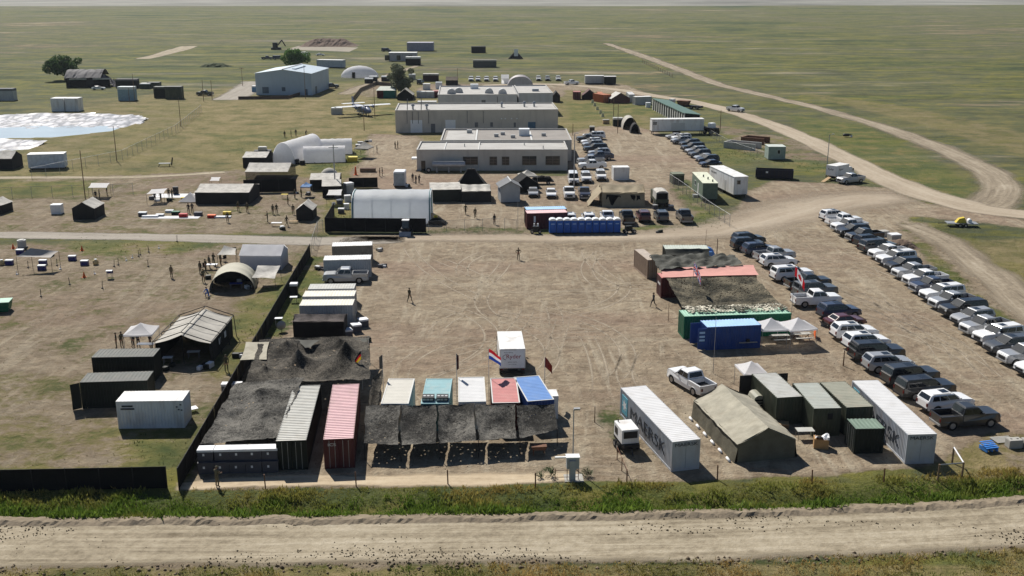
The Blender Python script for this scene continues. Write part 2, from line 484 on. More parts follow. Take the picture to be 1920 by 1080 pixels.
paint(dirt, [(1700, 440), (1800, 520), (1950, 650), (1920, 650), (1770, 535)], 0.3)
paint(straw, [(1700, 450), (2300, 450), (2300, 900), (1800, 900), (1770, 870), (2100, 700)], 0.7)
paint(straw, [(1480, 170), (1750, 240), (2300, 420), (2300, 330), (1700, 200)], 0.6)
for _ in range(3):
    for A in (dirt, lush, straw):
        A[1:-1, 1:-1] = (A[1:-1, 1:-1] * 2 + A[:-2, 1:-1] + A[2:, 1:-1] + A[1:-1, :-2] + A[1:-1, 2:]) / 6
dd = pdist(DITCH, GX, GY)
lush = np.maximum(lush, np.exp(-(dd / 2.1) ** 2))
fgr = (GY < 90) & (GX > 33) & (dd > 2.0)
lush[fgr] *= 0.2; straw[fgr] = 0.95; dirt[fgr & (GX > 40)] = np.maximum(dirt[fgr & (GX > 40)], 0.45)
dirt *= 1 - 0.9 * np.exp(-(dd / 2.6) ** 2)
dr = pdist(FRONTROAD, GX, GY)
dirt = np.maximum(dirt, np.exp(-(dr / 3.6) ** 4))
fg = (GY < 63.5) & (dr > 3)
straw[fg] = 0.8
edge = np.minimum(np.minimum(GX + 150, 150 - GX) / 20, (440 - GY) / 30).clip(0, 1)
edge = np.where(GY < 100, np.minimum(GX + 150, 150 - GX).clip(0, 20) / 20, edge)
for A in (dirt, lush, straw): A *= edge
GZ = -0.5 * np.exp(-(dd / 1.1) ** 2) + 0.06 * (fbm(GX * 1.3, GY * 1.3, 5) - 0.5) * np.exp(-(dd / 4) ** 2)
GZ *= edge
ny, nx = GX.shape
V = np.stack([GX, GY, GZ], -1).reshape(-1, 3)
idx = np.arange(ny * nx).reshape(ny, nx)
Q = np.stack([idx[:-1, :-1], idx[:-1, 1:], idx[1:, 1:], idx[1:, :-1]], -1).reshape(-1, 4)
# the prairie beyond, out to the horizon
BIG = 11000
ov = np.array([(-BIG, -BIG / 4, 0), (BIG, -BIG / 4, 0), (BIG, BIG, 0), (-BIG, BIG, 0)])
n0 = len(V)
c00, c10, c11, c01 = idx[0, 0], idx[0, -1], idx[-1, -1], idx[-1, 0]
V = np.vstack([V, ov])
# straight outer skirts share only the corners; the borders of the fine part are level there
Q = np.vstack([Q, [[n0, n0 + 1, c10, c00], [n0 + 1, n0 + 2, c11, c10], [n0 + 2, n0 + 3, c01, c11], [n0 + 3, n0, c00, c01]]])
col = np.zeros((len(V), 4), np.float32); col[:, 3] = 1
col[:n0, 0] = dirt.ravel(); col[:n0, 1] = lush.ravel(); col[:n0, 2] = straw.ravel()


def np_mesh(name, V, Q, mats, tint=None, attr='tint', smooth=False):
    me = bpy.data.meshes.new(name)
    k = Q.shape[1]
    me.vertices.add(len(V)); me.vertices.foreach_set('co', V.astype(np.float32).ravel())
    me.loops.add(Q.size); me.loops.foreach_set('vertex_index', Q.astype(np.int32).ravel())
    me.polygons.add(len(Q)); me.polygons.foreach_set('loop_start', np.arange(0, Q.size, k, dtype=np.int32))
    me.update(calc_edges=True)
    if smooth: me.polygons.foreach_set('use_smooth', np.ones(len(Q), bool))
    if tint is not None:
        a = me.attributes.new(attr, 'FLOAT_COLOR', 'POINT'); a.data.foreach_set('color', tint.astype(np.float32).ravel())
    for m in (mats if isinstance(mats, (list, tuple)) else [mats]): me.materials.append(m)
    me.validate()
    return me


def ground_material():
    m = bpy.data.materials.new('prairie_ground'); m.use_nodes = True
    t = m.node_tree; n = t.nodes; l = t.links
    p = n['Principled BSDF']; p.inputs['Roughness'].default_value = 0.95; p.inputs['Specular IOR Level'].default_value = 0.15
    geo = n.new('ShaderNodeNewGeometry')
    at = n.new('ShaderNodeAttribute'); at.attribute_name = 'zone'
    sep = n.new('ShaderNodeSeparateColor'); l.new(at.outputs['Color'], sep.inputs[0])

    def noise(scale, detail=6, rough=0.6, vec=None, dist=0.0):
        z = n.new('ShaderNodeTexNoise'); z.inputs['Scale'].default_value = scale; z.inputs['Detail'].default_value = detail
        z.inputs['Roughness'].default_value = rough; z.inputs['Distortion'].default_value = dist
        l.new(vec or geo.outputs['Position'], z.inputs['Vector']); return z.outputs['Fac']

    def ramp(f, *els):
        r = n.new('ShaderNodeValToRGB')
        e = r.color_ramp.elements
        e[0].position, e[0].color = els[0][0], (*els[0][1], 1)
        e[1].position, e[1].color = els[-1][0], (*els[-1][1], 1)
        for q in els[1:-1]:
            x = e.new(q[0]); x.color = (*q[1], 1)
        l.new(f, r.inputs['Fac']); return r.outputs['Color']

    def math_(op, a, b=None, clamp=False):
        z = n.new('ShaderNodeMath'); z.operation = op; z.use_clamp = clamp
        for i, v in enumerate((a, b)):
            if v is None: continue
            if isinstance(v, (int, float)): z.inputs[i].default_value = v
            else: l.new(v, z.inputs[i])
        return z.outputs[0]

    def mix(f, a, b, mode='MIX'):
        z = n.new('ShaderNodeMixRGB'); z.blend_type = mode
        for i, v in enumerate((f, a, b)):
            if isinstance(v, (int, float)): z.inputs[i].default_value = v
            elif isinstance(v, tuple): z.inputs[i].default_value = (*v, 1)
            else: l.new(v, z.inputs[i])
        return z.outputs[0]

    def mapping(sc, rot=0.0):
        mp = n.new('ShaderNodeMapping'); mp.inputs['Scale'].default_value = sc; mp.inputs['Rotation'].default_value = (0, 0, rot)
        l.new(geo.outputs['Position'], mp.inputs['Vector']); return mp.outputs[0]

    big = noise(0.0035, 5, 0.62)
    mid = noise(0.022, 7, 0.66, mapping((0.38, 1.5, 1), 0.04))
    sml = noise(0.16, 6, 0.65)
    tin = noise(1.1, 6, 0.7)
    mic = noise(5.0, 4, 0.7)
    # prairie grass
    gf = math_('ADD', math_('MULTIPLY', big, 0.45), math_('ADD', math_('MULTIPLY', mid, 0.40), math_('MULTIPLY', sml, 0.15)))
    gf = math_('ADD', math_('MULTIPLY', math_('SUBTRACT', gf, 0.5), 1.45), 0.5)
    grass = ramp(gf, (0.38, (0.042, 0.060, 0.022)), (0.43, (0.074, 0.090, 0.032)), (0.47, (0.140, 0.136, 0.034)), (0.505, (0.078, 0.090, 0.045)), (0.54, (0.135, 0.128, 0.048)), (0.57, (0.088, 0.096, 0.054)), (0.61, (0.170, 0.135, 0.072)), (0.66, (0.27, 0.225, 0.14)))
    grass = mix(ramp(mid, (0.585, (0, 0, 0)), (0.70, (0.8, 0.8, 0.8))), grass, (0.27, 0.25, 0.175))
    scrub = noise(0.075, 7, 0.7, mapping((0.55, 1.2, 1), 0.1))
    grass = mix(1.0, grass, ramp(scrub, (0.38, (0.62, 0.66, 0.68)), (0.50, (1.0, 1.0, 1.0)), (0.62, (1.42, 1.32, 1.15))), 'MULTIPLY')
    lushc = ramp(sml, (0.36, (0.042, 0.072, 0.016)), (0.50, (0.105, 0.122, 0.027)), (0.62, (0.20, 0.165, 0.05)))
    strawc = ramp(math_('ADD', math_('MULTIPLY', sml, 0.6), math_('MULTIPLY', tin, 0.4)), (0.38, (0.092, 0.098, 0.030)), (0.48, (0.185, 0.155, 0.062)), (0.60, (0.28, 0.220, 0.115)))
    c = mix(math_('MULTIPLY', sep.outputs['Blue'], math_('MULTIPLY', math_('ADD', sml, 0.35), 1.15, True), True), grass, strawc)
    c = mix(math_('MULTIPLY', sep.outputs['Green'], math_('ADD', math_('MULTIPLY', tin, 1.2), 0.2), True), c, lushc)
    # bare driven ground
    trk = noise(1.0, 5, 0.6, mapping((0.55, 0.07, 1), R(-6)), 1.2)
    trk2 = noise(1.0, 5, 0.6, mapping((0.07, 0.5, 1), R(12)), 1.0)
    dcol = ramp(math_('ADD', math_('MULTIPLY', sml, 0.5), math_('MULTIPLY', tin, 0.5)), (0.36, (0.180, 0.136, 0.092)), (0.5, (0.280, 0.222, 0.155)), (0.64, (0.365, 0.302, 0.215)))
    pale = ramp(trk, (0.50, (0, 0, 0)), (0.66, (1, 1, 1)))
    pale2 = ramp(trk2, (0.54, (0, 0, 0)), (0.68, (0.8, 0.8, 0.8)))
    dcol = mix(math_('MULTIPLY', math_('MAXIMUM', pale, pale2), math_('MULTIPLY', mic, 1.3), True), dcol, (0.41, 0.355, 0.265))
    dcol = mix(ramp(mid, (0.50, (0, 0, 0)), (0.62, (0.55, 0.55, 0.55))), dcol, (0.255, 0.175, 0.130))
    lump = noise(0.55, 7, 0.75, None, 0.8)
    dcol = mix(0.62, dcol, ramp(lump, (0.36, (0.66, 0.64, 0.62)), (0.50, (1.0, 1.0, 1.0)), (0.62, (1.3, 1.29, 1.27))), 'MULTIPLY')
    dcol = mix(1.0, dcol, ramp(sep.outputs['Red'], (0.55, (0.70, 0.69, 0.67)), (0.93, (1.0, 1.0, 1.0))), 'MULTIPLY')
    f = math_('ADD', sep.outputs['Red'], math_('ADD', math_('MULTIPLY', math_('SUBTRACT', sml, 0.5), 1.5), math_('MULTIPLY', math_('SUBTRACT', tin, 0.5), 0.9)))
    fm = ramp(f, (0.36, (0, 0, 0)), (0.62, (1, 1, 1)))
    fm = math_('MULTIPLY', fm, ramp(sep.outputs['Red'], (0.02, (0, 0, 0)), (0.12, (1, 1, 1))))
    c = mix(fm, c, dcol)
    c = mix(0.38, c, ramp(mic, (0.3, (0.62, 0.62, 0.62)), (0.7, (1.0, 1.0, 1.0))), 'MULTIPLY')
    l.new(c, p.inputs['Base Color'])
    b1 = n.new('ShaderNodeBump'); b1.inputs['Strength'].default_value = 0.8; b1.inputs['Distance'].default_value = 0.4
    l.new(math_('ADD', math_('ADD', tin, lump), math_('MULTIPLY', mic, 0.35)), b1.inputs['Height'])
    l.new(b1.outputs[0], p.inputs['Normal'])
    return m


def road_material(name, c0, c1, c2, soft=0.35, along=0.05, across=0.9, bump=0.4):
    """streaks follow the track; the edges thin out raggedly into the ground"""
    m = bpy.data.materials.new(name); m.use_nodes = True
    t = m.node_tree; n = t.nodes; l = t.links
    p = n['Principled BSDF']; p.inputs['Roughness'].default_value = 0.95; p.inputs['Specular IOR Level'].default_value = 0.15
    geo = n.new('ShaderNodeNewGeometry')
    at = n.new('ShaderNodeAttribute'); at.attribute_name = 'st'
    mp = n.new('ShaderNodeMapping'); mp.inputs['Scale'].default_value = (along, across, 0)
    l.new(at.outputs['Vector'], mp.inputs['Vector'])

    def nz(vec, sc, det, ro, di=0.0):
        a = n.new('ShaderNodeTexNoise'); a.inputs['Scale'].default_value = sc; a.inputs['Detail'].default_value = det; a.inputs['Roughness'].default_value = ro; a.inputs['Distortion'].default_value = di
        l.new(vec, a.inputs['Vector']); return a.outputs['Fac']

    def mth(op, a, b):
        z = n.new('ShaderNodeMath'); z.operation = op
        for i, v in enumerate((a, b)):
            if isinstance(v, (int, float)): z.inputs[i].default_value = v
            else: l.new(v, z.inputs[i])
        return z.outputs[0]
    a = nz(mp.outputs[0], 1, 6, 0.68, 0.4); b = nz(geo.outputs['Position'], 1.3, 8, 0.72); c = nz(geo.outputs['Position'], 0.12, 5, 0.6)
    f = mth('ADD', mth('MULTIPLY', a, 0.45), mth('ADD', mth('MULTIPLY', b, 0.35), mth('MULTIPLY', c, 0.2)))
    r = n.new('ShaderNodeValToRGB'); e = r.color_ramp.elements
    e[0].position, e[0].color = 0.38, (*c0, 1); e[1].position, e[1].color = 0.62, (*c2, 1)
    x = e.new(0.5); x.color = (*c1, 1)
    l.new(f, r.inputs['Fac']); l.new(r.outputs['Color'], p.inputs['Base Color'])
    bp = n.new('ShaderNodeBump'); bp.inputs['Strength'].default_value = bump; bp.inputs['Distance'].default_value = 0.15
    l.new(b, bp.inputs['Height']); l.new(bp.outputs[0], p.inputs['Normal'])
    sp = n.new('ShaderNodeSeparateXYZ'); l.new(at.outputs['Vector'], sp.inputs[0])
    ed = mth('ADD', sp.outputs['Z'], mth('ADD', mth('MULTIPLY', mth('SUBTRACT', c, 0.5), 1.4 * soft), mth('MULTIPLY', mth('SUBTRACT', b, 0.5), 1.6 * soft)))
    mr = n.new('ShaderNodeMapRange'); mr.inputs['From Min'].default_value = 1.0 - soft; mr.inputs['From Max'].default_value = 1.0 - soft * 0.1
    mr.inputs['To Min'].default_value = 1; mr.inputs['To Max'].default_value = 0
    l.new(ed, mr.inputs['Value']); l.new(mr.outputs[0], p.inputs['Alpha'])
    return m


gm = np_mesh('ground', V, Q, ground_material(), col, 'zone', True)
go = bpy.data.objects.new('ground', gm); C.objects.link(go); go['kind'] = 'structure'


def ribbon(name, pts, widths, m, z=0.03, step=1.5, rough=0.5, seed=1):
    """a track laid along a polyline with uneven edges"""
    P = [Vector((p.x, p.y)) for p in pts]
    W = widths if isinstance(widths, list) else [widths] * len(P)
    L = []
    # Catmull-Rom resample
    for i in range(len(P) - 1):
        p0 = P[max(i - 1, 0)]; p1 = P[i]; p2 = P[i + 1]; p3 = P[min(i + 2, len(P) - 1)]
        k = max(2, int((p2 - p1).length / step))
        for j in range(k):
            t = j / k
            q = 0.5 * ((2 * p1) + (p2 - p0) * t + (2 * p0 - 5 * p1 + 4 * p2 - p3) * t * t + (3 * p1 - p0 - 3 * p2 + p3) * t ** 3)
            L.append((q, W[i] * (1 - t) + W[i + 1] * t))
    L.append((P[-1], W[-1]))
    vs = []; st = []; nv = 9; u_ = 0.0
    rr = np.random.default_rng(seed)
    e = rr.uniform(-1, 1, (len(L), 2))
    for k in range(2): e[1:-1] = (e[1:-1] + e[:-2] + e[2:]) / 3
    for i, (q, wd) in enumerate(L):
        a = L[max(i - 1, 0)][0]; b = L[min(i + 1, len(L) - 1)][0]
        d = (b - a).normalized(); nn = Vector((-d.y, d.x))
        if i: u_ += (q - L[i - 1][0]).length
        fade = 1.0 - min(1, i / 4, (len(L) - 1 - i) / 4)
        for j in range(nv):
            s = j / (nv - 1) * 2 - 1
            off = s * (wd / 2 + e[i, 0 if s < 0 else 1] * rough * 1.6)
            vs.append((q.x + nn.x * off, q.y + nn.y * off, z)); st.append((u_, off, max(abs(s), fade), 1))
    fs = [(i * nv + j, i * nv + j + 1, (i + 1) * nv + j + 1, (i + 1) * nv + j)[::-1] for i in range(len(L) - 1) for j in range(nv - 1)]
    o = struct(name, np_mesh(name, np.array(vs), np.array(fs), m, np.array(st), 'st'), None)
    return o


GRAVEL = road_material('pale_gravel_road', (0.15, 0.122, 0.082), (0.32, 0.272, 0.195), (0.45, 0.395, 0.30), 0.25, 0.035, 1.3, 0.9)
GRAVEL2 = road_material('gravel_road', (0.25, 0.20, 0.145), (0.36, 0.30, 0.225), (0.44, 0.38, 0.295), 0.3, 0.04, 0.6)
YARDM = road_material('driven_gravel', (0.25, 0.20, 0.145), (0.34, 0.28, 0.21), (0.42, 0.36, 0.28), 0.75, 0.04, 0.4)
TRACKM = road_material('rutted_track', (0.13, 0.105, 0.075), (0.26, 0.215, 0.155), (0.40, 0.345, 0.265), 0.5, 0.05, 0.9, 0.8)
ASPH = road_material('grey_gravel_lane', (0.22, 0.195, 0.165), (0.30, 0.27, 0.23), (0.37, 0.335, 0.285), 0.3, 0.04, 0.7)
ribbon('road', FRONTROAD, 6.6, GRAVEL, 0.03, 1.0, 0.3, 2)
ribbon('lane', gp([(-700, 440), (0, 441), (300, 445), (480, 449), (600, 452), (760, 449)]), [5.2, 5.2, 5.4, 6.2, 6.6, 4.5], ASPH, 0.02, 1.5, 0.4, 3)
ribbon('main_road', gp([(2500, 445), (1920, 402), (1780, 378), (1680, 343), (1590, 299), (1480, 247), (1390, 215), (1310, 193), (1230, 180), (1140, 166), (1030, 158), (900, 160)]),
       [9, 9, 9.5, 9.5, 8, 7.5, 7, 7, 7, 7, 6, 5], GRAVEL2, 0.03, 2.0, 0.5, 4)
ribbon('yard_access', gp([(640, 447), (900, 446), (1150, 445), (1330, 434), (1480, 400), (1600, 374), (1720, 368)]), [7, 7, 9, 13, 22, 22, 12], YARDM, 0.02, 2.0, 1.0, 5)
ribbon('dirt_track', gp([(1828, 398), (1872, 372), (1872, 338), (1800, 294), (1700, 254), (1590, 218), (1470, 187), (1350, 159), (1270, 129), (1200, 103), (1135, 81)]),
       [11, 11, 10, 9, 8, 7, 7, 8, 9, 10, 6], TRACKM, 0.025, 2.5, 1.0, 6)
ribbon('side_track', gp([(1690, 418), (1770, 450), (1850, 510), (1960, 600), (2200, 780)]), [5, 7, 7.5, 7, 7], TRACKM, 0.02, 1.5, 0.7, 7)
ribbon('footpath', gp([(-400, 336), (0, 333), (250, 332), (430, 322)]), [3.4, 3.4, 3, 2.4], GRAVEL, 0.02, 2, 0.4, 8)
ribbon('far_track', gp([(262, 111), (300, 103), (358, 86)]), [8, 10, 14], GRAVEL, 0.02, 6, 1, 9)
ribbon('mound_path', gp([(640, 178), (690, 160), (740, 138), (790, 120)]), [6, 7, 6, 4], TRACKM, 0.02, 3, 1, 10)
ribbon('access_drive', gp([(425, 188), (455, 172), (490, 152)]), [12, 13, 17], ASPH, 0.02, 3, 0.5, 11)
ribbon('sandy_strip', gp([(325, 912), (520, 903), (760, 901), (1000, 897), (1095, 890)]), [1.6, 2.4, 2.6, 2.6, 1.5], road_material('pale_sand', (0.33, 0.26, 0.175), (0.46, 0.37, 0.255), (0.55, 0.46, 0.33), 0.45, 0.1, 0.8), 0.02, 0.8, 0.3, 15)
# wheel tracks across the yard
tv, tf, ts = [], [], []
rt = random.Random(4)
for k in range(34):
    if k < 22: c0 = Vector((rt.uniform(-10, 17), rt.uniform(96, 148))); a0 = R(rt.choice((90, 75, 105, 20, 160)) + rt.uniform(-15, 15))
    else: c0 = Vector((rt.uniform(42, 49), rt.uniform(90, 165))); a0 = R(100 + rt.uniform(-14, 14))
    cur = rt.uniform(-0.075, 0.075); Lk = rt.uniform(12, 34); n_ = int(Lk / 0.6); p_ = c0 - Vector((math.cos(a0), math.sin(a0))) * Lk / 2; hd_ = a0 - cur * Lk / 2
    for sd in (-0.8, 0.8):
        q = p_.copy(); h_ = hd_; base = len(tv)
        for i in range(n_ + 1):
            nn = Vector((-math.sin(h_), math.cos(h_)))
            fd = max(0.3, 1 - min(1, i / 6, (n_ - i) / 6))
            for j, s in enumerate((-1, 0, 1)):
                w_ = q + nn * (sd + s * 0.22); tv.append((w_.x, w_.y, 0.012)); ts.append((i * 0.6, s * 0.22, max(abs(s), fd), 1))
            q = q + Vector((math.cos(h_), math.sin(h_))) * 0.6; h_ += cur * 0.6
        for i in range(n_):
            for j in range(2):
                a = base + i * 3 + j; tf.append((a, a + 1, a + 4, a + 3)[::-1])
struct('tyre_tracks', np_mesh('tyre_tracks', np.array(tv), np.array(tf), road_material('rolled_soil', (0.30, 0.25, 0.185), (0.39, 0.33, 0.25), (0.46, 0.40, 0.31), 0.95, 0.3, 1.5), np.array(ts), 'st'), None)
# pale dry land at the far edge of the plain
rf = np.random.default_rng(77)
fx_, fy_ = np.meshgrid(np.linspace(-7000, 7000, 90), 1750 + (np.linspace(0, 1, 50) ** 2) * 8800)
fz_ = -2 + 16 * np.clip((fy_ - 1750) / 900, 0, 1) * fbm(fx_ / 900, fy_ / 500, 91)
ii = np.arange(fx_.size).reshape(fx_.shape)
struct('far_prairie', np_mesh('far_prairie', np.stack([fx_, fy_, fz_], -1).reshape(-1, 3), np.stack([ii[:-1, :-1], ii[:-1, 1:], ii[1:, 1:], ii[1:, :-1]], -1).reshape(-1, 4),
       mat('dry_far_grass', (0.20, 0.195, 0.165), 0.95, 0.5, 0.003), smooth=True), None)

# windrow of graded soil on the near side of the ditch
wb = MB()
P = WINDROW
Ls = []
for a, b in zip(P[:-1], P[1:]):
    k = int((b - a).length / 0.3)
    for j in range(k): Ls.append(a.lerp(b, j / k))
prof = [(-0.85, -0.02), (-0.55, 0.07), (-0.2, 0.2), (0.12, 0.17), (0.45, 0.07), (0.9, -0.02)]
rings = []
for i, q in enumerate(Ls):
    h = 0.55 + 0.9 * float(vnoise(np.array(i * 0.35), np.array(0.5), 3)); o = 0.5 * (float(vnoise(np.array(i * 0.12), np.array(2.5), 4)) - 0.5)
    rings.append([(q.x, q.y + a + o + 0.1 * random.uniform(-1, 1), z * h * random.uniform(0.7, 1.3) - 0.02) for a, z in prof])
wb.loft(rings, closed=False, caps=False)
struct('windrow', wb, mat('windrow_soil', (0.215, 0.175, 0.125), 0.95, 0.25, 1.2, bump=0.5), smooth=False)


def scatter(name, pts, size, tint, nb, mat_, spread=0.5, width=0.35, flat=0.0, seed=3):
    rr = np.random.default_rng(seed)
    N = len(pts); n = N * nb
    base = np.repeat(pts, nb, 0); sz = np.repeat(size, nb)
    tc = np.repeat(tint, nb, 0) * rr.uniform(0.7, 1.3, (n, 1))
    an = rr.uniform(0, 2 * np.pi, n); rad = rr.uniform(0, 1, n) ** 0.5 * sz * spread
    bx = base[:, 0] + np.cos(an) * rad; by = base[:, 1] + np.sin(an) * rad
    z0 = base[:, 2] + rr.uniform(0, 0.55, n) * sz * (1 - flat)
    h = sz * rr.uniform(0.35, 0.8, n)
    le = rr.uniform(-0.6, 0.6, (n, 2)) * h[:, None]
    a2 = rr.uniform(0, np.pi, n); wd = sz * width * rr.uniform(0.5, 1.2, n)
    dx = np.cos(a2) * wd; dy = np.sin(a2) * wd
    v0 = np.stack([bx - dx / 2, by - dy / 2, z0], -1); v1 = np.stack([bx + dx / 2, by + dy / 2, z0], -1)
    v2 = np.stack([bx + le[:, 0], by + le[:, 1], z0 + h], -1)
    Vv = np.stack([v0, v1, v2], 1).reshape(-1, 3)
    T = np.arange(n * 3).reshape(-1, 3)
    ct = np.concatenate([np.repeat(tc, 3, 0), np.ones((n * 3, 1))], 1)
    me = np_mesh(name, Vv, T, mat_, ct)
    o = bpy.data.objects.new(name, me); C.objects.link(o); o['kind'] = 'stuff'
    return o


FOL = attr_mat('leaf_blades')


def along(poly, n, lo, hi, rr):
    L = [(b - a).length for a, b in zip(poly[:-1], poly[1:])]
    t = rr.uniform(0, sum(L), n); out = np.zeros((n, 3)); off = rr.uniform(lo, hi, n)
    acc = 0
    for (a, b), l in zip(zip(poly[:-1], poly[1:]), L):
        m = (t >= acc) & (t < acc + l); u = (t[m] - acc) / l
        d = (b - a).normalized()
        out[m, 0] = a.x + (b.x - a.x) * u - d.y * off[m]; out[m, 1] = a.y + (b.y - a.y) * u + d.x * off[m]
        acc += l
    return out, off


rr = np.random.default_rng(5)
# tall weeds in the ditch
p_, off = along(DITCH, 24000, -1.2, 3.2, rr)
m_ = (np.abs(p_[:, 0]) < 50)
p_, off = p_[m_], off[m_]
den = fbm(p_[:, 0] * 0.5, p_[:, 1] * 0.5, 9)
keep = rr.uniform(0, 1, len(p_)) < np.clip(0.35 + 1.3 * (den - 0.3) - 0.25 * np.clip(off - 1, 0, 5) * 0.5, 0.08, 1)
p_, off, den = p_[keep], off[keep], den[keep]
p_[:, 2] = -0.5 * np.exp(-(off / 1.1) ** 2) - 0.03
yel = np.clip(0.30 * off + (fbm(p_[:, 0] * 0.25, p_[:, 1] * 0.4, 19) - 0.5) * 2.2, 0, 1)[:, None]
tint = (1 - yel) * np.array([0.15, 0.225, 0.035]) + yel * np.array([0.36, 0.28, 0.085])
scatter('ditch_weeds', p_, rr.uniform(0.18, 0.62, len(p_)) * (0.42 + 1.25 * np.clip((fbm(p_[:, 0] * 0.45, p_[:, 1] * 0.6, 69) - 0.3) * 2, 0, 1)) * (1 - 0.15 * np.clip(off, 0, 3)), tint, 7, FOL, 0.7, 0.3, seed=6)
# verge in the near corner, this side of the road
p_, off = along(FRONTROAD, 12000, -9, -2.9, rr)
m_ = (np.abs(p_[:, 0]) < 42); p_, off = p_[m_], off[m_]
den = fbm(p_[:, 0] * 0.35, p_[:, 1] * 0.35, 29)
keep = (rr.uniform(0, 1, len(p_)) < np.clip((den - 0.38) * 4 + 0.25, 0.05, 1)) & (off < -3.0 - 0.8 * den)
p_, off, den = p_[keep], off[keep], den[keep]
yel = np.clip(0.75 + p_[:, 0] * 0.008 + (fbm(p_[:, 0] * 0.2 + 9, p_[:, 1] * 0.3, 39) - 0.52) * 3, 0, 1)[:, None]
tint = (1 - yel) * np.array([0.13, 0.18, 0.035]) + yel * np.array([0.42, 0.30, 0.11])
scatter('verge_grass', p_, rr.uniform(0.15, 0.42, len(p_)), tint, 6, FOL, 0.7, 0.25, seed=7)
# rough grass over the fields
N = 60000
px = rr.uniform(-75, 75, N); py = 76 + rr.uniform(0, 1, N) ** 1.5 * 190
ix = np.clip(((px + 150)).astype(int), 0, nx - 1); iy = np.clip(np.searchsorted(ys, py), 0, ny - 1)
dv = dirt[iy, ix]; lv = lush[iy, ix]; sv = straw[iy, ix]
pn = fbm(px * 0.12, py * 0.12, 49)
keep = rr.uniform(0, 1, N) < np.clip((1 - dv) * (0.35 + 0.9 * lv) * (0.4 + 1.2 * (pn - 0.25)), 0, 1)
keep &= (dv < 0.8)
px, py, lv, sv, pn = px[keep], py[keep], lv[keep], sv[keep], pn[keep]
k = np.clip(sv * 0.8 + (pn - 0.5) * 1.5 - lv * 0.7 + 0.25, 0, 1)[:, None]
tint = (1 - k) * np.array([0.085, 0.115, 0.035]) + k * np.array([0.24, 0.19, 0.095])
scatter('field_grass', np.stack([px, py, 0 * px - 0.02], -1), rr.uniform(0.1, 0.32, len(px)) * (0.7 + 0.6 * lv), tint, 3, FOL, 1.0, 0.4, 0.6, seed=8)


def rocks(name, pts, size, m):
    o8 = np.array([(1, 0, 0), (-1, 0, 0), (0, 1, 0), (0, -1, 0), (0, 0, 1), (0, 0, -0.4)])
    T8 = np.array([(0, 2, 4), (2, 1, 4), (1, 3, 4), (3, 0, 4), (2, 0, 5), (1, 2, 5), (3, 1, 5), (0, 3, 5)])
    r3 = np.random.default_rng(12)
    N = len(pts)
    Vv = (o8[None] * size[:, None, None] * r3.uniform(0.6, 1.3, (N, 6, 1))); Vv = Vv + r3.uniform(-0.2, 0.2, Vv.shape) * size[:, None, None] + pts[:, None]
    T = (T8[None] + np.arange(N)[:, None, None] * 6).reshape(-1, 3)
    me = np_mesh(name, Vv.reshape(-1, 3), T, m)
    o = bpy.data.objects.new(name, me); C.objects.link(o); o['kind'] = 'stuff'


p_, off = along(FRONTROAD, 12000, -3.2, 2.9, rr)
cl = fbm(p_[:, 0] * 0.11 + 3, p_[:, 1] * 0.5, 59)
keep = (np.abs(p_[:, 0]) < 45) & (rr.uniform(0, 1, len(p_)) < np.clip((cl - 0.48) * 6, 0, 1) * np.clip(np.abs(off + 0.2) / 2.2, 0.06, 1)) 
p_ = p_[keep]; p_[:, 2] = 0.04
rocks('soil_clods', p_, rr.uniform(0.025, 0.085, len(p_)), mat('road_clods', (0.06, 0.048, 0.03), 0.95, 0.3, 2))
p_, off = along(FRONTROAD, 420, -4.2, -2.9, rr)
p_ = p_[np.abs(p_[:, 0]) < 45]; p_[:, 2] = 0.02
rocks('loose_soil_lumps', p_, rr.uniform(0.05, 0.2, len(p_)) , mat('verge_soil', (0.2, 0.155, 0.11), 0.95, 0.3, 1.5))
N = 2600
px = rr.uniform(-24, 36, N); py = rr.uniform(78, 158, N)
rocks('yard_stones', np.stack([px, py, 0 * px], -1), rr.uniform(0.02, 0.07, N), CLOD)

# ================================================================== BUILDERS
def text_mesh(body, size, m, extrude=0.004):
    cu = bpy.data.curves.new('lettering', 'FONT')
    cu.body = body; cu.size = size; cu.extrude = extrude; cu.align_x = 'CENTER'; cu.align_y = 'CENTER'
    o = bpy.data.objects.new('tmp', cu); C.objects.link(o)
    dg = bpy.context.evaluated_depsgraph_get()
    me = bpy.data.meshes.new_from_object(o.evaluated_get(dg))
    bpy.data.objects.remove(o, do_unlink=True)
    me.materials.clear(); me.materials.append(m)
    me.name = 'lettering'
    return me


def lettering(parent, body, size, m, loc, rot, sx=1.0, name='lettering', weight=0):
    o = obj(name, text_mesh(body, size, m), None, parent)
    o.location = loc; o.rotation_euler = rot; o.scale = (sx, 1, 1)
    return o


FACE_F = (math.pi / 2, 0, 0)                 # on a face that looks towards -y
FACE_L = (math.pi / 2, 0, -math.pi / 2)      # on a face that looks towards -x
FACE_R = (math.pi / 2, 0, math.pi / 2)


def corr_profile(L, pitch=0.28, dep=0.036):
    n = max(2, int(round(L / pitch))); p = L / n
    out = []
    for i in range(n):
        out += [(i * p, 0), (i * p + p * 0.28, 0), (i * p + p * 0.42, dep), (i * p + p * 0.78, dep), (i * p + p * 0.92, 0)]
    out.append((L, 0))
    return out


def corr_wall(mb, A, B, z0, z1, pitch=0.28, dep=0.036, mi=0):
    """corrugated wall from A to B; outside is to the right of A->B"""
    A = Vector((A[0], A[1], 0)); B = Vector((B[0], B[1], 0))
    u = (B - A); L = u.length; u.normalize(); inn = Vector((-u.y, u.x, 0))
    pr = corr_profile(L, pitch, dep)
    vs = []
    for s, d in pr:
        q = A + u * s + inn * d
        vs += [(q.x, q.y, z0), (q.x, q.y, z1)]
    mb.add(vs, [(2 * i, 2 * i + 2, 2 * i + 3, 2 * i + 1) for i in range(len(pr) - 1)], mi)
    return mb


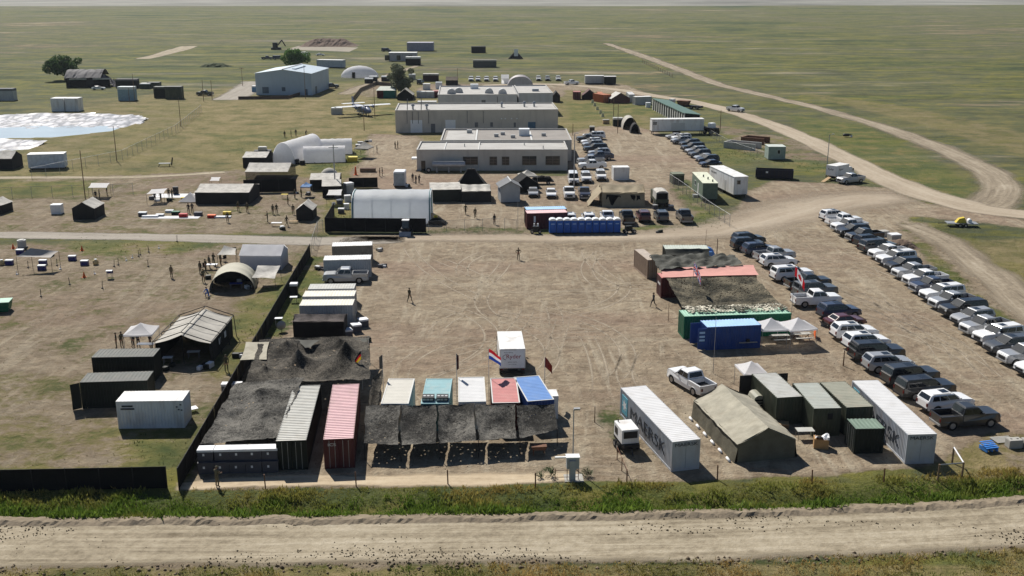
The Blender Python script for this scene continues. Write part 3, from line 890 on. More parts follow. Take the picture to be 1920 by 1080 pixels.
def corr_roof(mb, x0, x1, y0, y1, z, axis='y', pitch=0.35, dep=0.02, mi=0):
    L = (y1 - y0) if axis == 'y' else (x1 - x0)
    vs = []
    pr = corr_profile(L, pitch, dep)
    for s, d in pr:
        if axis == 'y': vs += [(x0, y0 + s, z - d), (x1, y0 + s, z - d)]
        else: vs += [(x0 + s, y0, z - d), (x0 + s, y1, z - d)]
    fs = [(2 * i, 2 * i + 1, 2 * i + 3, 2 * i + 2) for i in range(len(pr) - 1)]
    mb.add(vs, fs if axis == 'y' else [f[::-1] for f in fs], mi)
    return mb


def container(label, A, B, dep, side, roof, H=2.6, doors='F', name='shipping_container', group=None, wd=None, rods=True, roofdep=0.02, cat='container', frame=None, z=0.0):
    c, rz, w_ = span(A, B, dep)
    if wd:
        w_ = wd
    t = thing(name, label, cat, (c[0], c[1], z), rz, group)
    x, y = w_ / 2, dep / 2
    fr = MB()
    p = 0.14
    for sx in (-1, 1):
        for sy in (-1, 1):
            fr.box(*sorted((sx * x, sx * (x - p))), *sorted((sy * y, sy * (y - p))), 0, H)
    for sx in (-1, 1):
        for z0, z1 in ((0.0, 0.16), (H - 0.1, H - 0.001)):
            fr.box(*sorted((sx * (x - 0.003), sx * (x - 0.08))), -y + p, y - p, z0, z1)
    for sy in (-1, 1):
        for z0, z1 in ((0.0, 0.16), (H - 0.12, H - 0.001)):
            fr.box(-x + p, x - p, *sorted((sy * (y - 0.003), sy * (y - 0.08))), z0, z1)
    obj('frame', fr, frame or side, t)
    i = 0.03
    walls = {'F': ((-x + p, -y + i), (x - p, -y + i)), 'R': ((x - i, -y + p), (x - i, y - p)), 'B': ((x - p, y - i), (-x + p, y - i)), 'L': ((-x + i, y - p), (-x + i, -y + p))}
    for k, (a, b) in walls.items():
        if k == doors:
            a = Vector(a); b = Vector(b); m_ = (a + b) / 2; u = (b - a).normalized(); n_ = Vector((u.y, -u.x))
            for q0, q1 in ((a, m_ - u * 0.012), (m_ + u * 0.012, b)):
                d = MB()
                vs = []
                for zz in (0.16, H - 0.12):
                    for q in (q0, q1, q1 - n_ * 0.05, q0 - n_ * 0.05): vs.append((q.x, q.y, zz))
                d.add(vs, [(0, 1, 5, 4), (1, 2, 6, 5), (2, 3, 7, 6), (3, 0, 4, 7), (4, 5, 6, 7), (3, 2, 1, 0)])
                do = obj('door', d, side, t)
                if rods:
                    r = MB()
                    for f in (0.3, 0.72):
                        q = q0.lerp(q1, f) + n_ * 0.03
                        r.bar((q.x, q.y, 0.1), (q.x, q.y, H - 0.15), 0.022, 5)
                    obj('lock_rods', r, STEEL, do)
        else:
            obj('side_panel', corr_wall(MB(), a, b, 0.12, H - 0.05), side, t)
    rm = MB()
    corr_roof(rm, -x + 0.02, x - 0.02, -y + 0.02, y - 0.02, H - 0.012 if False else H + 0.004, 'y' if dep > w_ else 'x', 0.35, roofdep)
    obj('roof_panel', rm, roof, t)
    t['_w'] = w_; t['_d'] = dep
    del t['_w']; del t['_d']
    return t, x, y


# ------------------------------------------------------------------ vehicles
PAINT = {}


def paint_mat(name, rgb, metal=0.0):
    if name not in PAINT:
        PAINT[name] = mat('car_paint_' + name, rgb, 0.35, 0.04, 0.8, metal=metal, coat=0.8, spec=0.5, stain=(0.2, 0.17, 0.14), stain_amt=0.05)
    return PAINT[name]


CARCOL = {'white': (0.84, 0.84, 0.84), 'black': (0.005, 0.005, 0.006), 'dark grey': (0.018, 0.020, 0.023), 'silver': (0.38, 0.39, 0.405), 'grey': (0.085, 0.09, 0.095),
          'navy blue': (0.018, 0.028, 0.065), 'maroon': (0.09, 0.018, 0.022), 'tan': (0.33, 0.29, 0.22), 'olive': (0.05, 0.055, 0.035), 'pale blue': (0.25, 0.33, 0.42)}


def arch(cx, cz, r, n=8):
    return [(cx + r * math.cos(t), cz + r * math.sin(t)) for t in [math.pi * i / n for i in range(n + 1)]]


def vehicle_meshes(kind, colr):
    """list of (part name, mesh, children) in local metres, nose towards +x"""
    pm = paint_mat(colr, CARCOL[colr], 0.25 if colr in ('silver', 'grey', 'pale blue') else 0.0)
    out = []
    if kind == 'pickup':
        L, W, belt, roofz = 5.9, 2.04, 1.32, 2.0; fx, rx = 1.92, -1.78; hood = 1.9
        cab_b = (-0.85, 1.32); cab_t = (-0.62, 0.62); bedz = 0.86
    elif kind == 'suv':
        L, W, belt, roofz = 5.05, 2.0, 1.25, 1.86; fx, rx = 1.55, -1.48
        cab_b = (-2.46, 1.10); cab_t = (-2.1, 0.22)
    elif kind == 'large_suv':
        L, W, belt, roofz = 5.65, 2.06, 1.34, 2.0; fx, rx = 1.72, -1.6
        cab_b = (-2.72, 1.22); cab_t = (-2.5, 0.42)
    elif kind == 'sedan':
        L, W, belt, roofz = 4.8, 1.85, 0.98, 1.46; fx, rx = 1.42, -1.4
        cab_b = (-1.75, 1.05); cab_t = (-1.15, 0.2)
    else:  # van
        L, W, belt, roofz = 5.6, 2.05, 1.25, 2.15; fx, rx = 1.75, -1.75
        cab_b = (-2.75, 1.7); cab_t = (-2.7, 1.0)
    h = L / 2; ar = 0.50 if kind != 'sedan' else 0.41; wr = ar - 0.07
    cowl = cab_b[1] + 0.02
    top = []
    if kind == 'pickup':
        top = [(-h, 0.62), (-h + 0.01, bedz), (cab_b[0] - 0.02, bedz), (cab_b[0], belt)]
    elif kind == 'sedan':
        top = [(-h, 0.62), (-h + 0.06, 0.94), (cab_b[0], belt)]
    else:
        top = [(-h, 0.62), (-h + 0.05, belt - 0.05), (cab_b[0], belt)]
    hz_ = belt + 0.02 if kind in ('pickup',) else belt - 0.0
    bl_ = 0.4 if kind in ('pickup', 'large_suv', 'van') else 0.9
    top += [(cowl, belt), (cowl + 0.1, hz_), (h - 0.5, hz_ - 0.08 * bl_), (h - 0.18, hz_ - 0.18 * bl_), (h - 0.04, hz_ - 0.12 - 0.24 * bl_), (h, 0.62)]
    poly = top + [(h - 0.06, 0.42), (fx + ar, 0.36)] + arch(fx, 0.36, ar)[1:-1] + [(fx - ar, 0.36), (rx + ar, 0.36)] + arch(rx, 0.36, ar)[1:-1] + [(rx - ar, 0.36), (-h + 0.06, 0.42)]

    def hw(x, z):
        q = W / 2
        q -= 0.05 * max(0, (z - 0.85) / 0.35)
        e = max(0, abs(x) - (h - 0.55)) / 0.55
        return q - 0.16 * e ** 2.2
    b = MB(); n = len(poly)
    Lf = [(x, hw(x, z), z) for x, z in poly]; Rt = [(x, -hw(x, z), z) for x, z in poly]
    b.v = Lf + Rt
    b.f = [tuple(range(n)), tuple(range(2 * n - 1, n - 1, -1))] + [(i, n + i, n + (i + 1) % n, (i + 1) % n) for i in range(n)]
    b.f = [f[::-1] for f in b.f]
    b.m = [0] * len(b.f)
    out.append(('body', b.mesh('body', pm, False, 0.06), []))
    # greenhouse
    wb_, wt = W / 2 - 0.05, W / 2 - 0.19
    z0, z1 = belt - 0.02, roofz - 0.05
    gh = MB()
    rb = [(cab_b[0], wb_), (cab_b[1], wb_ - 0.03), (cab_b[1], -wb_ + 0.03), (cab_b[0], -wb_)]
    rt = [(cab_t[0], wt), (cab_t[1], wt - 0.02), (cab_t[1], -wt + 0.02), (cab_t[0], -wt)]
    rc = [(cab_t[0] + 0.15, wt - 0.22), (cab_t[1] - 0.18, wt - 0.22), (cab_t[1] - 0.18, -wt + 0.22), (cab_t[0] + 0.15, -wt + 0.22)]
    gh.loft([[(x, y, z0) for x, y in rb][::-1], [(x, y, z1) for x, y in rt][::-1], [(x, y, roofz) for x, y in rc][::-1]])
    cab = ('cabin', gh.mesh('cabin', pm, False, 0.05), [])
    out.append(cab)

    def lerp3(a, b_, t): return Vector(a).lerp(Vector(b_), t)

    def winq(c0, c1, c2, c3, u0, u1, v0, v1, off, s0=0.0, s1=0.0):
        """pane on the quad c0(bottom start) c1(bottom end) c2(top end) c3(top start)"""
        def P(u, v): return lerp3(lerp3(c0, c1, u), lerp3(c3, c2, u), v)
        nrm = (Vector(c1) - Vector(c0)).cross(Vector(c3) - Vector(c0)).normalized() * off
        q = [P(u0, v0) + nrm, P(u1, v0) + nrm, P(u1 - s1, v1) + nrm, P(u0 + s0, v1) + nrm]
        k = MB(); k.face(q)
        # a little thickness
        bk = [p - nrm * 1.6 for p in q]
        for i in range(4):
            j = (i + 1) % 4
            k.face([q[i], bk[i], bk[j], q[j]])
        return k
    BL, BR = (cab_b[0], wb_, z0), (cab_b[0], -wb_, z0); FL, FR = (cab_b[1], wb_ - 0.03, z0), (cab_b[1], -wb_ + 0.03, z0)
    TBL, TBR = (cab_t[0], wt, z1), (cab_t[0], -wt, z1); TFL, TFR = (cab_t[1], wt - 0.02, z1), (cab_t[1], -wt + 0.02, z1)
    out.append(('windshield', winq(FR, FL, TFL, TFR, 0.02, 0.98, 0.06, 0.97, 0.02).mesh('windshield', WSHIELD), []))
    out.append(('rear_window', winq(BL, BR, TBR, TBL, 0.1, 0.9, 0.22 if kind != 'pickup' else 0.2, 0.9, 0.02).mesh('rear_window', GLASS), []))
    if kind == 'pickup': cuts = [(0.03, 0.47), (0.51, 0.93)]
    elif kind == 'sedan': cuts = [(0.12, 0.5), (0.53, 0.93)]
    elif kind == 'van': cuts = [(0.7, 0.95)]
    else: cuts = [(0.10, 0.33), (0.355, 0.63), (0.65, 0.96)]
    for side in (0, 1):
        q = (BR, FR, TFR, TBR) if side == 0 else (FL, BL, TBL, TFL)
        for (u0, u1) in cuts:
            if side: u0, u1 = 1 - u1, 1 - u0
            out.append(('side_window', winq(*q, u0, u1, 0.12, 0.86, 0.018).mesh('side_window', GLASS), []))
    if kind == 'pickup':
        bd = MB()
        y_ = W / 2 - 0.03
        for sy in (-1, 1):
            bd.box(-h + 0.04, cab_b[0] - 0.03, *sorted((sy * y_, sy * (y_ - 0.13))), bedz - 0.01, belt + 0.02)
        bd.box(cab_b[0] - 0.12, cab_b[0] - 0.03, -y_ + 0.13, y_ - 0.13, bedz - 0.01, belt + 0.02)
        bedp = ('bed_wall', bd.mesh('bed_wall', pm, False, 0.02), [])
        out.append(bedp)
        out.append(('tailgate', MB().box(-h + 0.02, -h + 0.09, -y_ + 0.132, y_ - 0.132, bedz - 0.2, belt + 0.01).mesh('tailgate', pm), []))
        out.append(('bed_liner', MB().box(-h + 0.1, cab_b[0] - 0.13, -y_ + 0.135, y_ - 0.135, bedz + 0.002, bedz + 0.03).mesh('bed_liner', PLASTB), []))
    if kind in ('suv', 'large_suv'):
        rl = MB()
        for sy in (-1, 1):
            rl.bar((cab_t[0] + 0.2, sy * (wt - 0.12), roofz + 0.02), (cab_t[1] - 0.3, sy * (wt - 0.12), roofz + 0.02), 0.025, 5)
        out.append(('roof_rails', rl.mesh('roof_rails', PLASTB), []))
        out.append(('sunroof', MB().box(-0.75, 0.0, -0.42, 0.42, roofz - 0.004, roofz + 0.006).mesh('sunroof', GLASS), []))
    fb = MB().box(h - 0.1, h + 0.05, -W / 2 + 0.16, W / 2 - 0.16, 0.40, 0.62)
    out.append(('front_bumper', fb.mesh('front_bumper', STEEL if kind == 'pickup' else PLASTB, False, 0.02), []))
    rbm = MB().box(-h - 0.05, -h + 0.1, -W / 2 + 0.16, W / 2 - 0.16, 0.40, 0.62)
    out.append(('rear_bumper', rbm.mesh('rear_bumper', STEEL if kind == 'pickup' else PLASTB, False, 0.02), []))
    out.append(('grille', MB().box(h - 0.03, h + 0.012, -0.5, 0.5, 0.64, hz_ - 0.36).mesh('grille', PLASTB), []))
    for sy in (-1, 1):
        out.append(('headlight', MB().box(h - 0.16, h - 0.01, *sorted((sy * 0.55, sy * (W / 2 - 0.19))), hz_ - 0.45, hz_ - 0.27).mesh('headlight', CLEARLENS), []))
        tz = (0.8, 1.08) if kind != 'sedan' else (0.7, 0.86)
        out.append(('tail_light', MB().box(-h - 0.005, -h + 0.09, *sorted((sy * (W / 2 - 0.34), sy * (W / 2 - 0.17))), *tz).mesh('tail_light', REDLENS), []))
        out.append(('mirror', MB().box(cab_b[1] - 0.42, cab_b[1] - 0.26, *sorted((sy * (W / 2 - 0.06), sy * (W / 2 + 0.16))), belt + 0.04, belt + 0.24).mesh('mirror', pm, False, 0.02), []))
        for wx in (fx, rx):
            ty = MB(); yy = sy * (W / 2 - 0.15)
            ty.bar((wx, yy - 0.13, wr), (wx, yy + 0.13, wr), wr, 14)
            rm = MB(); rm.bar((wx, yy + sy * 0.09, wr), (wx, yy + sy * 0.14, wr), wr * 0.62, 10)
            out.append(('wheel', ty.mesh('wheel', TYRE), [('rim', rm.mesh('rim', RIM))]))
    return out


VCACHE = {}; VJOIN = {}


def vehicle(kind, colr, x, y, rz, label, group, scale=1.0, detail=True, z=0.0):
    key = (kind, colr)
    if key not in VCACHE: VCACHE[key] = vehicle_meshes(kind, colr)
    nm = {'pickup': 'pickup_truck', 'suv': 'parked_car', 'large_suv': 'parked_car', 'sedan': 'parked_car', 'van': 'van'}[kind]
    ct = {'pickup': 'pickup', 'van': 'van'}.get(kind, 'car')
    if detail:
        t = thing(nm, label, ct, (x, y, z), rz, group)
        t.scale = (scale, scale, scale)
        for n_, me, ch in VCACHE[key]:
            o = obj(n_, me, None, t)
            for cn, cm in ch: obj(cn, cm, None, o)
        return t
    if key not in VJOIN:
        bm = bmesh.new(); ms = []
        for n_, me, ch in VCACHE[key]:
            for mm in [me] + [c[1] for c in ch]:
                mt = mm.materials[0]
                if mt not in ms: ms.append(mt)
                k0 = len(bm.faces); bm.from_mesh(mm); bm.faces.ensure_lookup_table()
                for f in bm.faces[k0:]: f.material_index = ms.index(mt)
        me = bpy.data.meshes.new(nm); bm.to_mesh(me); bm.free()
        for q in ms: me.materials.append(q)
        VJOIN[key] = me
    o = obj(nm, VJOIN[key], None, None, (x, y, z), rz)
    o.scale = (scale, scale, scale)
    return tag(o, label, ct, group)


# ------------------------------------------------------------------ people
PMESH = {}


def person_mesh(pose, unif):
    key = (pose, unif.name)
    if key in PMESH: return PMESH[key]
    J = {'pel': (0, 0, 0.96, 0.13), 'sp': (0, 0, 1.15, 0.125), 'ch': (0, 0, 1.36, 0.15), 'nk': (0, 0, 1.52, 0.06), 'hd': (0, 0.01, 1.60, 0.085), 'hd2': (0, 0.015, 1.70, 0.10), 'hd3': (0, 0, 1.78, 0.07),
         'Lh': (0.10, 0, 0.90, 0.10), 'Lk': (0.12, 0.02, 0.50, 0.07), 'La': (0.13, -0.02, 0.10, 0.05), 'Lt': (0.14, 0.14, 0.045, 0.045),
         'Rh': (-0.10, 0, 0.90, 0.10), 'Rk': (-0.12, 0.02, 0.50, 0.07), 'Ra': (-0.13, -0.02, 0.10, 0.05), 'Rt': (-0.14, 0.14, 0.045, 0.045),
         'Ls': (0.19, 0, 1.43, 0.075), 'Le': (0.26, -0.02, 1.14, 0.055), 'Lw': (0.26, 0.06, 0.88, 0.038), 'Rs': (-0.19, 0, 1.43, 0.075), 'Re': (-0.26, -0.02, 1.14, 0.055), 'Rw': (-0.26, 0.06, 0.88, 0.038)}

    def mv(n_, x, y, z): J[n_] = (x, y, z, J[n_][3])
    if pose == 'walk':
        mv('Lk', 0.11, 0.24, 0.52); mv('La', 0.11, 0.30, 0.10); mv('Lt', 0.11, 0.46, 0.05); mv('Rk', -0.11, -0.06, 0.50); mv('Ra', -0.11, -0.36, 0.16); mv('Rt', -0.12, -0.24, 0.05)
        mv('Le', 0.25, -0.15, 1.16); mv('Lw', 0.24, -0.12, 0.92); mv('Re', -0.25, 0.1, 1.16); mv('Rw', -0.22, 0.28, 1.0)
    elif pose == 'akimbo':
        mv('Le', 0.42, -0.05, 1.2); mv('Lw', 0.22, 0.06, 1.02); mv('Re', -0.42, -0.05, 1.2); mv('Rw', -0.22, 0.06, 1.02)
    elif pose == 'work':
        mv('Le', 0.26, 0.08, 1.16); mv('Lw', 0.16, 0.32, 1.12); mv('Re', -0.26, 0.08, 1.16); mv('Rw', -0.16, 0.32, 1.12); mv('hd2', 0, 0.05, 1.69); mv('hd3', 0, 0.04, 1.77)
    elif pose == 'kneel':
        dz = -0.46
        for k_ in ('pel', 'sp', 'ch', 'nk', 'hd', 'hd2', 'hd3', 'Ls', 'Rs', 'Le', 'Re', 'Lw', 'Rw', 'Lh', 'Rh'):
            a_ = J[k_]; J[k_] = (a_[0], a_[1] + max(0, a_[2] - 0.95) * 0.35, a_[2] + dz, a_[3])
        mv('Lk', 0.13, 0.36, 0.46); mv('La', 0.13, 0.30, 0.10); mv('Lt', 0.13, 0.46, 0.05); mv('Rk', -0.12, 0.14, 0.09); mv('Ra', -0.12, -0.28, 0.08); mv('Rt', -0.12, -0.30, 0.05)
        mv('Le', 0.26, 0.34, 0.78); mv('Lw', 0.18, 0.55, 0.62); mv('Re', -0.26, 0.34, 0.78); mv('Rw', -0.18, 0.55, 0.6)
    names = list(J); E_ = [('pel', 'sp'), ('sp', 'ch'), ('ch', 'nk'), ('nk', 'hd'), ('hd', 'hd2'), ('hd2', 'hd3'), ('pel', 'Lh'), ('Lh', 'Lk'), ('Lk', 'La'), ('La', 'Lt'), ('pel', 'Rh'), ('Rh', 'Rk'), ('Rk', 'Ra'), ('Ra', 'Rt'), ('ch', 'Ls'), ('Ls', 'Le'), ('Le', 'Lw'), ('ch', 'Rs'), ('Rs', 'Re'), ('Re', 'Rw')]
    vs = [J[n_][:3] for n_ in names]; rad = [J[n_][3] for n_ in names]; es = [(names.index(a), names.index(b)) for a, b in E_]
    for sd in ('L', 'R'):
        e_ = Vector(J[sd + 'e'][:3]); w_ = Vector(J[sd + 'w'][:3]); d = (w_ - e_).normalized(); s_ = d.cross(Vector((1, 0, 0))).normalized()
        pal = w_ + d * 0.08
        vs.append(tuple(pal)); rad.append(0.034); ip = len(vs) - 1; es.append((names.index(sd + 'w'), ip))
        for k_, (o_, l_) in enumerate(((-0.036, 0.075), (-0.012, 0.09), (0.012, 0.085), (0.036, 0.065))):
            vs.append(tuple(pal + s_ * o_ + d * l_)); rad.append(0.009); es.append((ip, len(vs) - 1))
        vs.append(tuple(w_ + d * 0.07 + s_ * -0.075)); rad.append(0.010); es.append((ip, len(vs) - 1))
    me = bpy.data.meshes.new('person'); me.from_pydata(vs, es, [])
    o = bpy.data.objects.new('tmp', me); C.objects.link(o)
    o.modifiers.new('s', 'SKIN')
    for i, sv_ in enumerate(me.skin_vertices[0].data):
        sv_.radius = (rad[i], rad[i] * (0.8 if names[i:i + 1] and names[i] in ('ch', 'sp', 'pel') else 1)); sv_.use_root = (i == 0)
    sb = o.modifiers.new('d', 'SUBSURF'); sb.levels = 1
    dg = bpy.context.evaluated_depsgraph_get()
    m2 = bpy.data.meshes.new_from_object(o.evaluated_get(dg))
    bpy.data.objects.remove(o, do_unlink=True)
    m2.name = 'person'
    m2.materials.clear()
    for q in (unif, SKIN, BOOT): m2.materials.append(q)
    hdz = J['nk'][2] + 0.03; lw = Vector(J['Lw'][:3]); rw = Vector(J['Rw'][:3]); hd = Vector(J['hd2'][:3])
    for p_ in m2.polygons:
        c = p_.center
        if (c - hd).length < 0.2 and c.z > hdz: p_.material_index = 1
        elif (c - lw).length < 0.03 or (c - rw).length < 0.03: p_.material_index = 1
        elif min((c - Vector(J[q][:3])).length for q in ('La', 'Ra', 'Lt', 'Rt')) < 0.13: p_.material_index = 2
        for w_, e_ in ((lw, Vector(J['Le'][:3])), (rw, Vector(J['Re'][:3]))):
            if (c - w_).dot((w_ - e_).normalized()) > 0 and (c - w_).length < 0.25: p_.material_index = 1
        p_.use_smooth = True
    # face: eyes, nose, mouth, ears as small relief joined into the same body surface
    fb = MB(); hx, hy, hzz = J['hd2'][:3]
    hzz -= 0.02
    PMESH[key] = (m2, (hx, hy, hzz))
    return PMESH[key]


def person(px, py, pose, unif, face, label, group=None, cap=UNIF, world=None):
    p = Vector((*world, 0)) if world else g(px, py)
    me, hd = person_mesh(pose, unif)
    o = obj('person', me, None, None, (p.x, p.y, 0), face)
    tag(o, label, 'person', group)
    h = MB()
    rings = []
    for k_, (dz, r_) in enumerate(((0.02, 0.112), (0.07, 0.108), (0.105, 0.075), (0.12, 0.02))):
        rings.append([(hd[0] + r_ * math.cos(t), hd[1] - 0.005 + r_ * 1.08 * math.sin(t), hd[2] + dz) for t in [2 * math.pi * i / 10 for i in range(10)]])
    h.loft(rings)
    h.face([(hd[0] - 0.08, hd[1] + 0.08, hd[2] + 0.03), (hd[0] + 0.08, hd[1] + 0.08, hd[2] + 0.03), (hd[0] + 0.05, hd[1] + 0.18, hd[2] + 0.015), (hd[0] - 0.05, hd[1] + 0.18, hd[2] + 0.015)])
    obj('cap', h, cap, o)
    f = MB()
    for sx in (-1, 1):
        f.box(hd[0] + sx * 0.035 - 0.012, hd[0] + sx * 0.035 + 0.012, hd[1] + 0.085, hd[1] + 0.1, hd[2] - 0.008, hd[2] + 0.006)
    obj('eyes', f, HAIR, o)
    obj('nose', MB().box(hd[0] - 0.012, hd[0] + 0.012, hd[1] + 0.09, hd[1] + 0.118, hd[2] - 0.045, hd[2]), SKIN, o)
    return o


# ------------------------------------------------------------------ fabric shapes
def wr(x, y, s, amp):
    return amp * (float(fbm(np.array(x * s), np.array(y * s), 77, 3)) - 0.5)


def gable_tent(label, A, B, dep, eave, ridge, roofm, wallm, axis='x', name='tent', overhang=0.15, open_ends=(), cat='tent', group=None, sag=0.06, door=None, guys=False, flare=0.0, wr_amp=0.06):
    """ridge along the front edge (axis 'x') or receding from it (axis 'y')"""
    c, rz, w_ = span(A, B, dep)
    t = thing(name, label, cat, c, rz, group)
    x, y = w_ / 2, dep / 2
    if axis == 'x':
        Lx, Ly = x, y; tr = lambda a, b, z: (a, b, z)
    else:
        Lx, Ly = y, x; tr = lambda a, b, z: (-b, a, z)
    # a runs along the ridge, b across
    for sb in (-1, 1):
        m_ = MB()

        def fn(u, v, sb=sb):
            a = (u * 2 - 1) * (Lx + overhang * 0.5); b = sb * (1 - v) * (Ly + overhang)
            z = eave - overhang * (ridge - eave) / Ly * (1 - v) + (ridge - eave) * v
            z -= sag * math.sin(math.pi * v) * (0.6 + 0.4 * math.cos(u * math.pi * 6)) + 0.25 * sag * math.sin(math.pi * u)
            z += wr(a + c[0], b + c[1], 1.1, wr_amp)
            return tr(a, b, z)
        m_.grid(fn, 24, 8)
        obj('roof_panel', m_, roofm, t, smooth=True)
    for sb in (-1, 1):
        m_ = MB()

        def fw(u, v, sb=sb):
            a = (u * 2 - 1) * Lx; b = sb * (Ly + flare * (1 - v)); z = v * (eave - 0.02)
            return tr(a, b + sb * wr(a * 2, v, 0.9, wr_amp * 1.5), z)
        m_.grid(fw, 20, 3)
        obj('wall', m_, wallm, t, smooth=True)
    for se in (-1, 1):
        if ('F' if se < 0 else 'B') in open_ends: 
            pm_ = MB()
            for b in (-Ly + 0.05, 0, Ly - 0.05):
                pm_.bar(tr(se * (Lx - 0.05), b, 0), tr(se * (Lx - 0.05), b, eave if abs(b) > 0.1 else ridge - 0.08), 0.035, 6)
            obj('pole', pm_, BLACK, t)
            continue
        m_ = MB()
        a = se * Lx
        m_.face([tr(a, -Ly, 0), tr(a, Ly, 0), tr(a, Ly, eave - 0.03), tr(a, 0, ridge - 0.06), tr(a, -Ly, eave - 0.03)])
        obj('end_wall', m_, wallm, t)
    if guys:
        for sa in (-0.9, -0.3, 0.3, 0.9):
            for sb in (-1, 1):
                obj('guy_line', MB().bar(tr(sa * Lx, sb * Ly, eave - 0.05), tr(sa * Lx, sb * (Ly + 1.1), 0), 0.012, 4), ROPE, t)
    return t, Lx, Ly, tr


def barrel(label, A, B, dep, H, m, endm, axis='x', name='arch_shelter', open_ends=(), cat='shelter', group=None, ribs=0, bulge=1.0, nseg=16, ribm=None, power=1.0, fold=0.05):
    c, rz, w_ = span(A, B, dep)
    t = thing(name, label, cat, c, rz, group)
    x, y = w_ / 2, dep / 2
    if axis == 'x': Lx, Ly = x, y; tr = lambda a, b, z: (a, b, z)
    else: Lx, Ly = y, x; tr = lambda a, b, z: (-b, a, z)

    def pt(th, r=0.0):
        cb, sb = math.cos(th), math.sin(th)
        return (math.copysign(abs(cb) ** power, cb) * (Ly + r), (abs(sb) ** power) * (H + r))
    m_ = MB()

    def fn(u, v):
        b, z = pt(math.pi * v); a = (u * 2 - 1) * Lx
        k = 1 + (fold * 0.25 * math.cos(u * 2 * math.pi * max(ribs, 1)) if ribs else 0) + wr(a * 2 + c[0], v * 9, 0.7, fold)
        return tr(a, b * k, z * k)
    m_.grid(fn, max(24, ribs * 6), nseg)
    obj('shell', m_, m, t, smooth=True)
    for se in (-1, 1):
        if ('F' if se < 0 else 'B') in open_ends: continue
        e = MB(); a = se * (Lx - 0.03)
        e.face([tr(a, *pt(math.pi * i / nseg, -0.03)) for i in range(nseg + 1)])
        obj('end_wall', e, endm, t)
    if ribs and ribm:
        for k in range(ribs + 1):
            rb = MB(); a = -Lx + 2 * Lx * k / ribs
            ps = [tr(a, *pt(math.pi * i / nseg, -0.04)) for i in range(nseg + 1)]
            for p0, p1 in zip(ps[:-1], ps[1:]): rb.bar(p0, p1, 0.035, 5)
            obj('rib', rb, ribm, t)
    return t, Lx, Ly, tr


def canopy(label, A, B, dep, legz, peak, m, name='pop_up_canopy', group=None, valance=0.2, cat='canopy', tilt=0.0, rot=0.0):
    c, rz, w_ = span(A, B, dep)
    t = thing(name, label, cat, c, rz + rot, group)
    x, y = w_ / 2, dep / 2
    r = MB()
    cr = [(-x, -y), (x, -y), (x, y), (-x, y)]
    n = 6
    for i in range(4):
        a = Vector((*cr[i], legz)); b = Vector((*cr[(i + 1) % 4], legz)); p = Vector((0, 0, peak))

        def fn(u, v, a=a, b=b, p=p):
            q = a.lerp(b, u).lerp(p, v)
            q.z -= 0.10 * math.sin(math.pi * v) + 0.05 * math.sin(math.pi * u) * (1 - v)
            return q
        r.grid(fn, n, 5)
    obj('cover', r, m, t)
    if valance:
        v = MB()
        for i in range(4):
            a = cr[i]; b = cr[(i + 1) % 4]
            v.face([(*a, legz - valance), (*b, legz - valance), (*b, legz - 0.005), (*a, legz - 0.005)])
        obj('valance', v, m, t)
    for q in cr:
        obj('leg', MB().bar((q[0] * 0.97, q[1] * 0.97, 0), (q[0] * 0.97, q[1] * 0.97, legz), 0.025, 5), STEEL, t)
    return t


def awning(label, cs, m, name='shade_tarp', cat='tarp', sag=0.25, poles=True, n=12, group=None, amp=0.06):
    """cloth hung from four points (world), with poles"""
    cs = [Vector(p) for p in cs]
    o = Vector((sum(p.x for p in cs) / 4, sum(p.y for p in cs) / 4, 0))
    t = thing(name, label, cat, o, 0, group)
    P = [p - o for p in cs]
    m_ = MB()

    def fn(u, v):
        q = P[0].lerp(P[1], u).lerp(P[3].lerp(P[2], u), v)
        q.z -= sag * math.sin(math.pi * u) * math.sin(math.pi * v) - wr(q.x + o.x, q.y + o.y, 0.9, amp)
        cx = 0.10 * math.sin(math.pi * u) * (2 * v - 1); cy = 0.10 * math.sin(math.pi * v) * (2 * u - 1)
        q.x -= cy; q.y -= cx
        return q
    m_.grid(fn, n, n)
    obj('cloth', m_, m, t, smooth=True)
    if poles:
        for p in P:
            obj('pole', MB().bar((p.x, p.y, 0), p, 0.03, 6), BLACK, t)
    return t


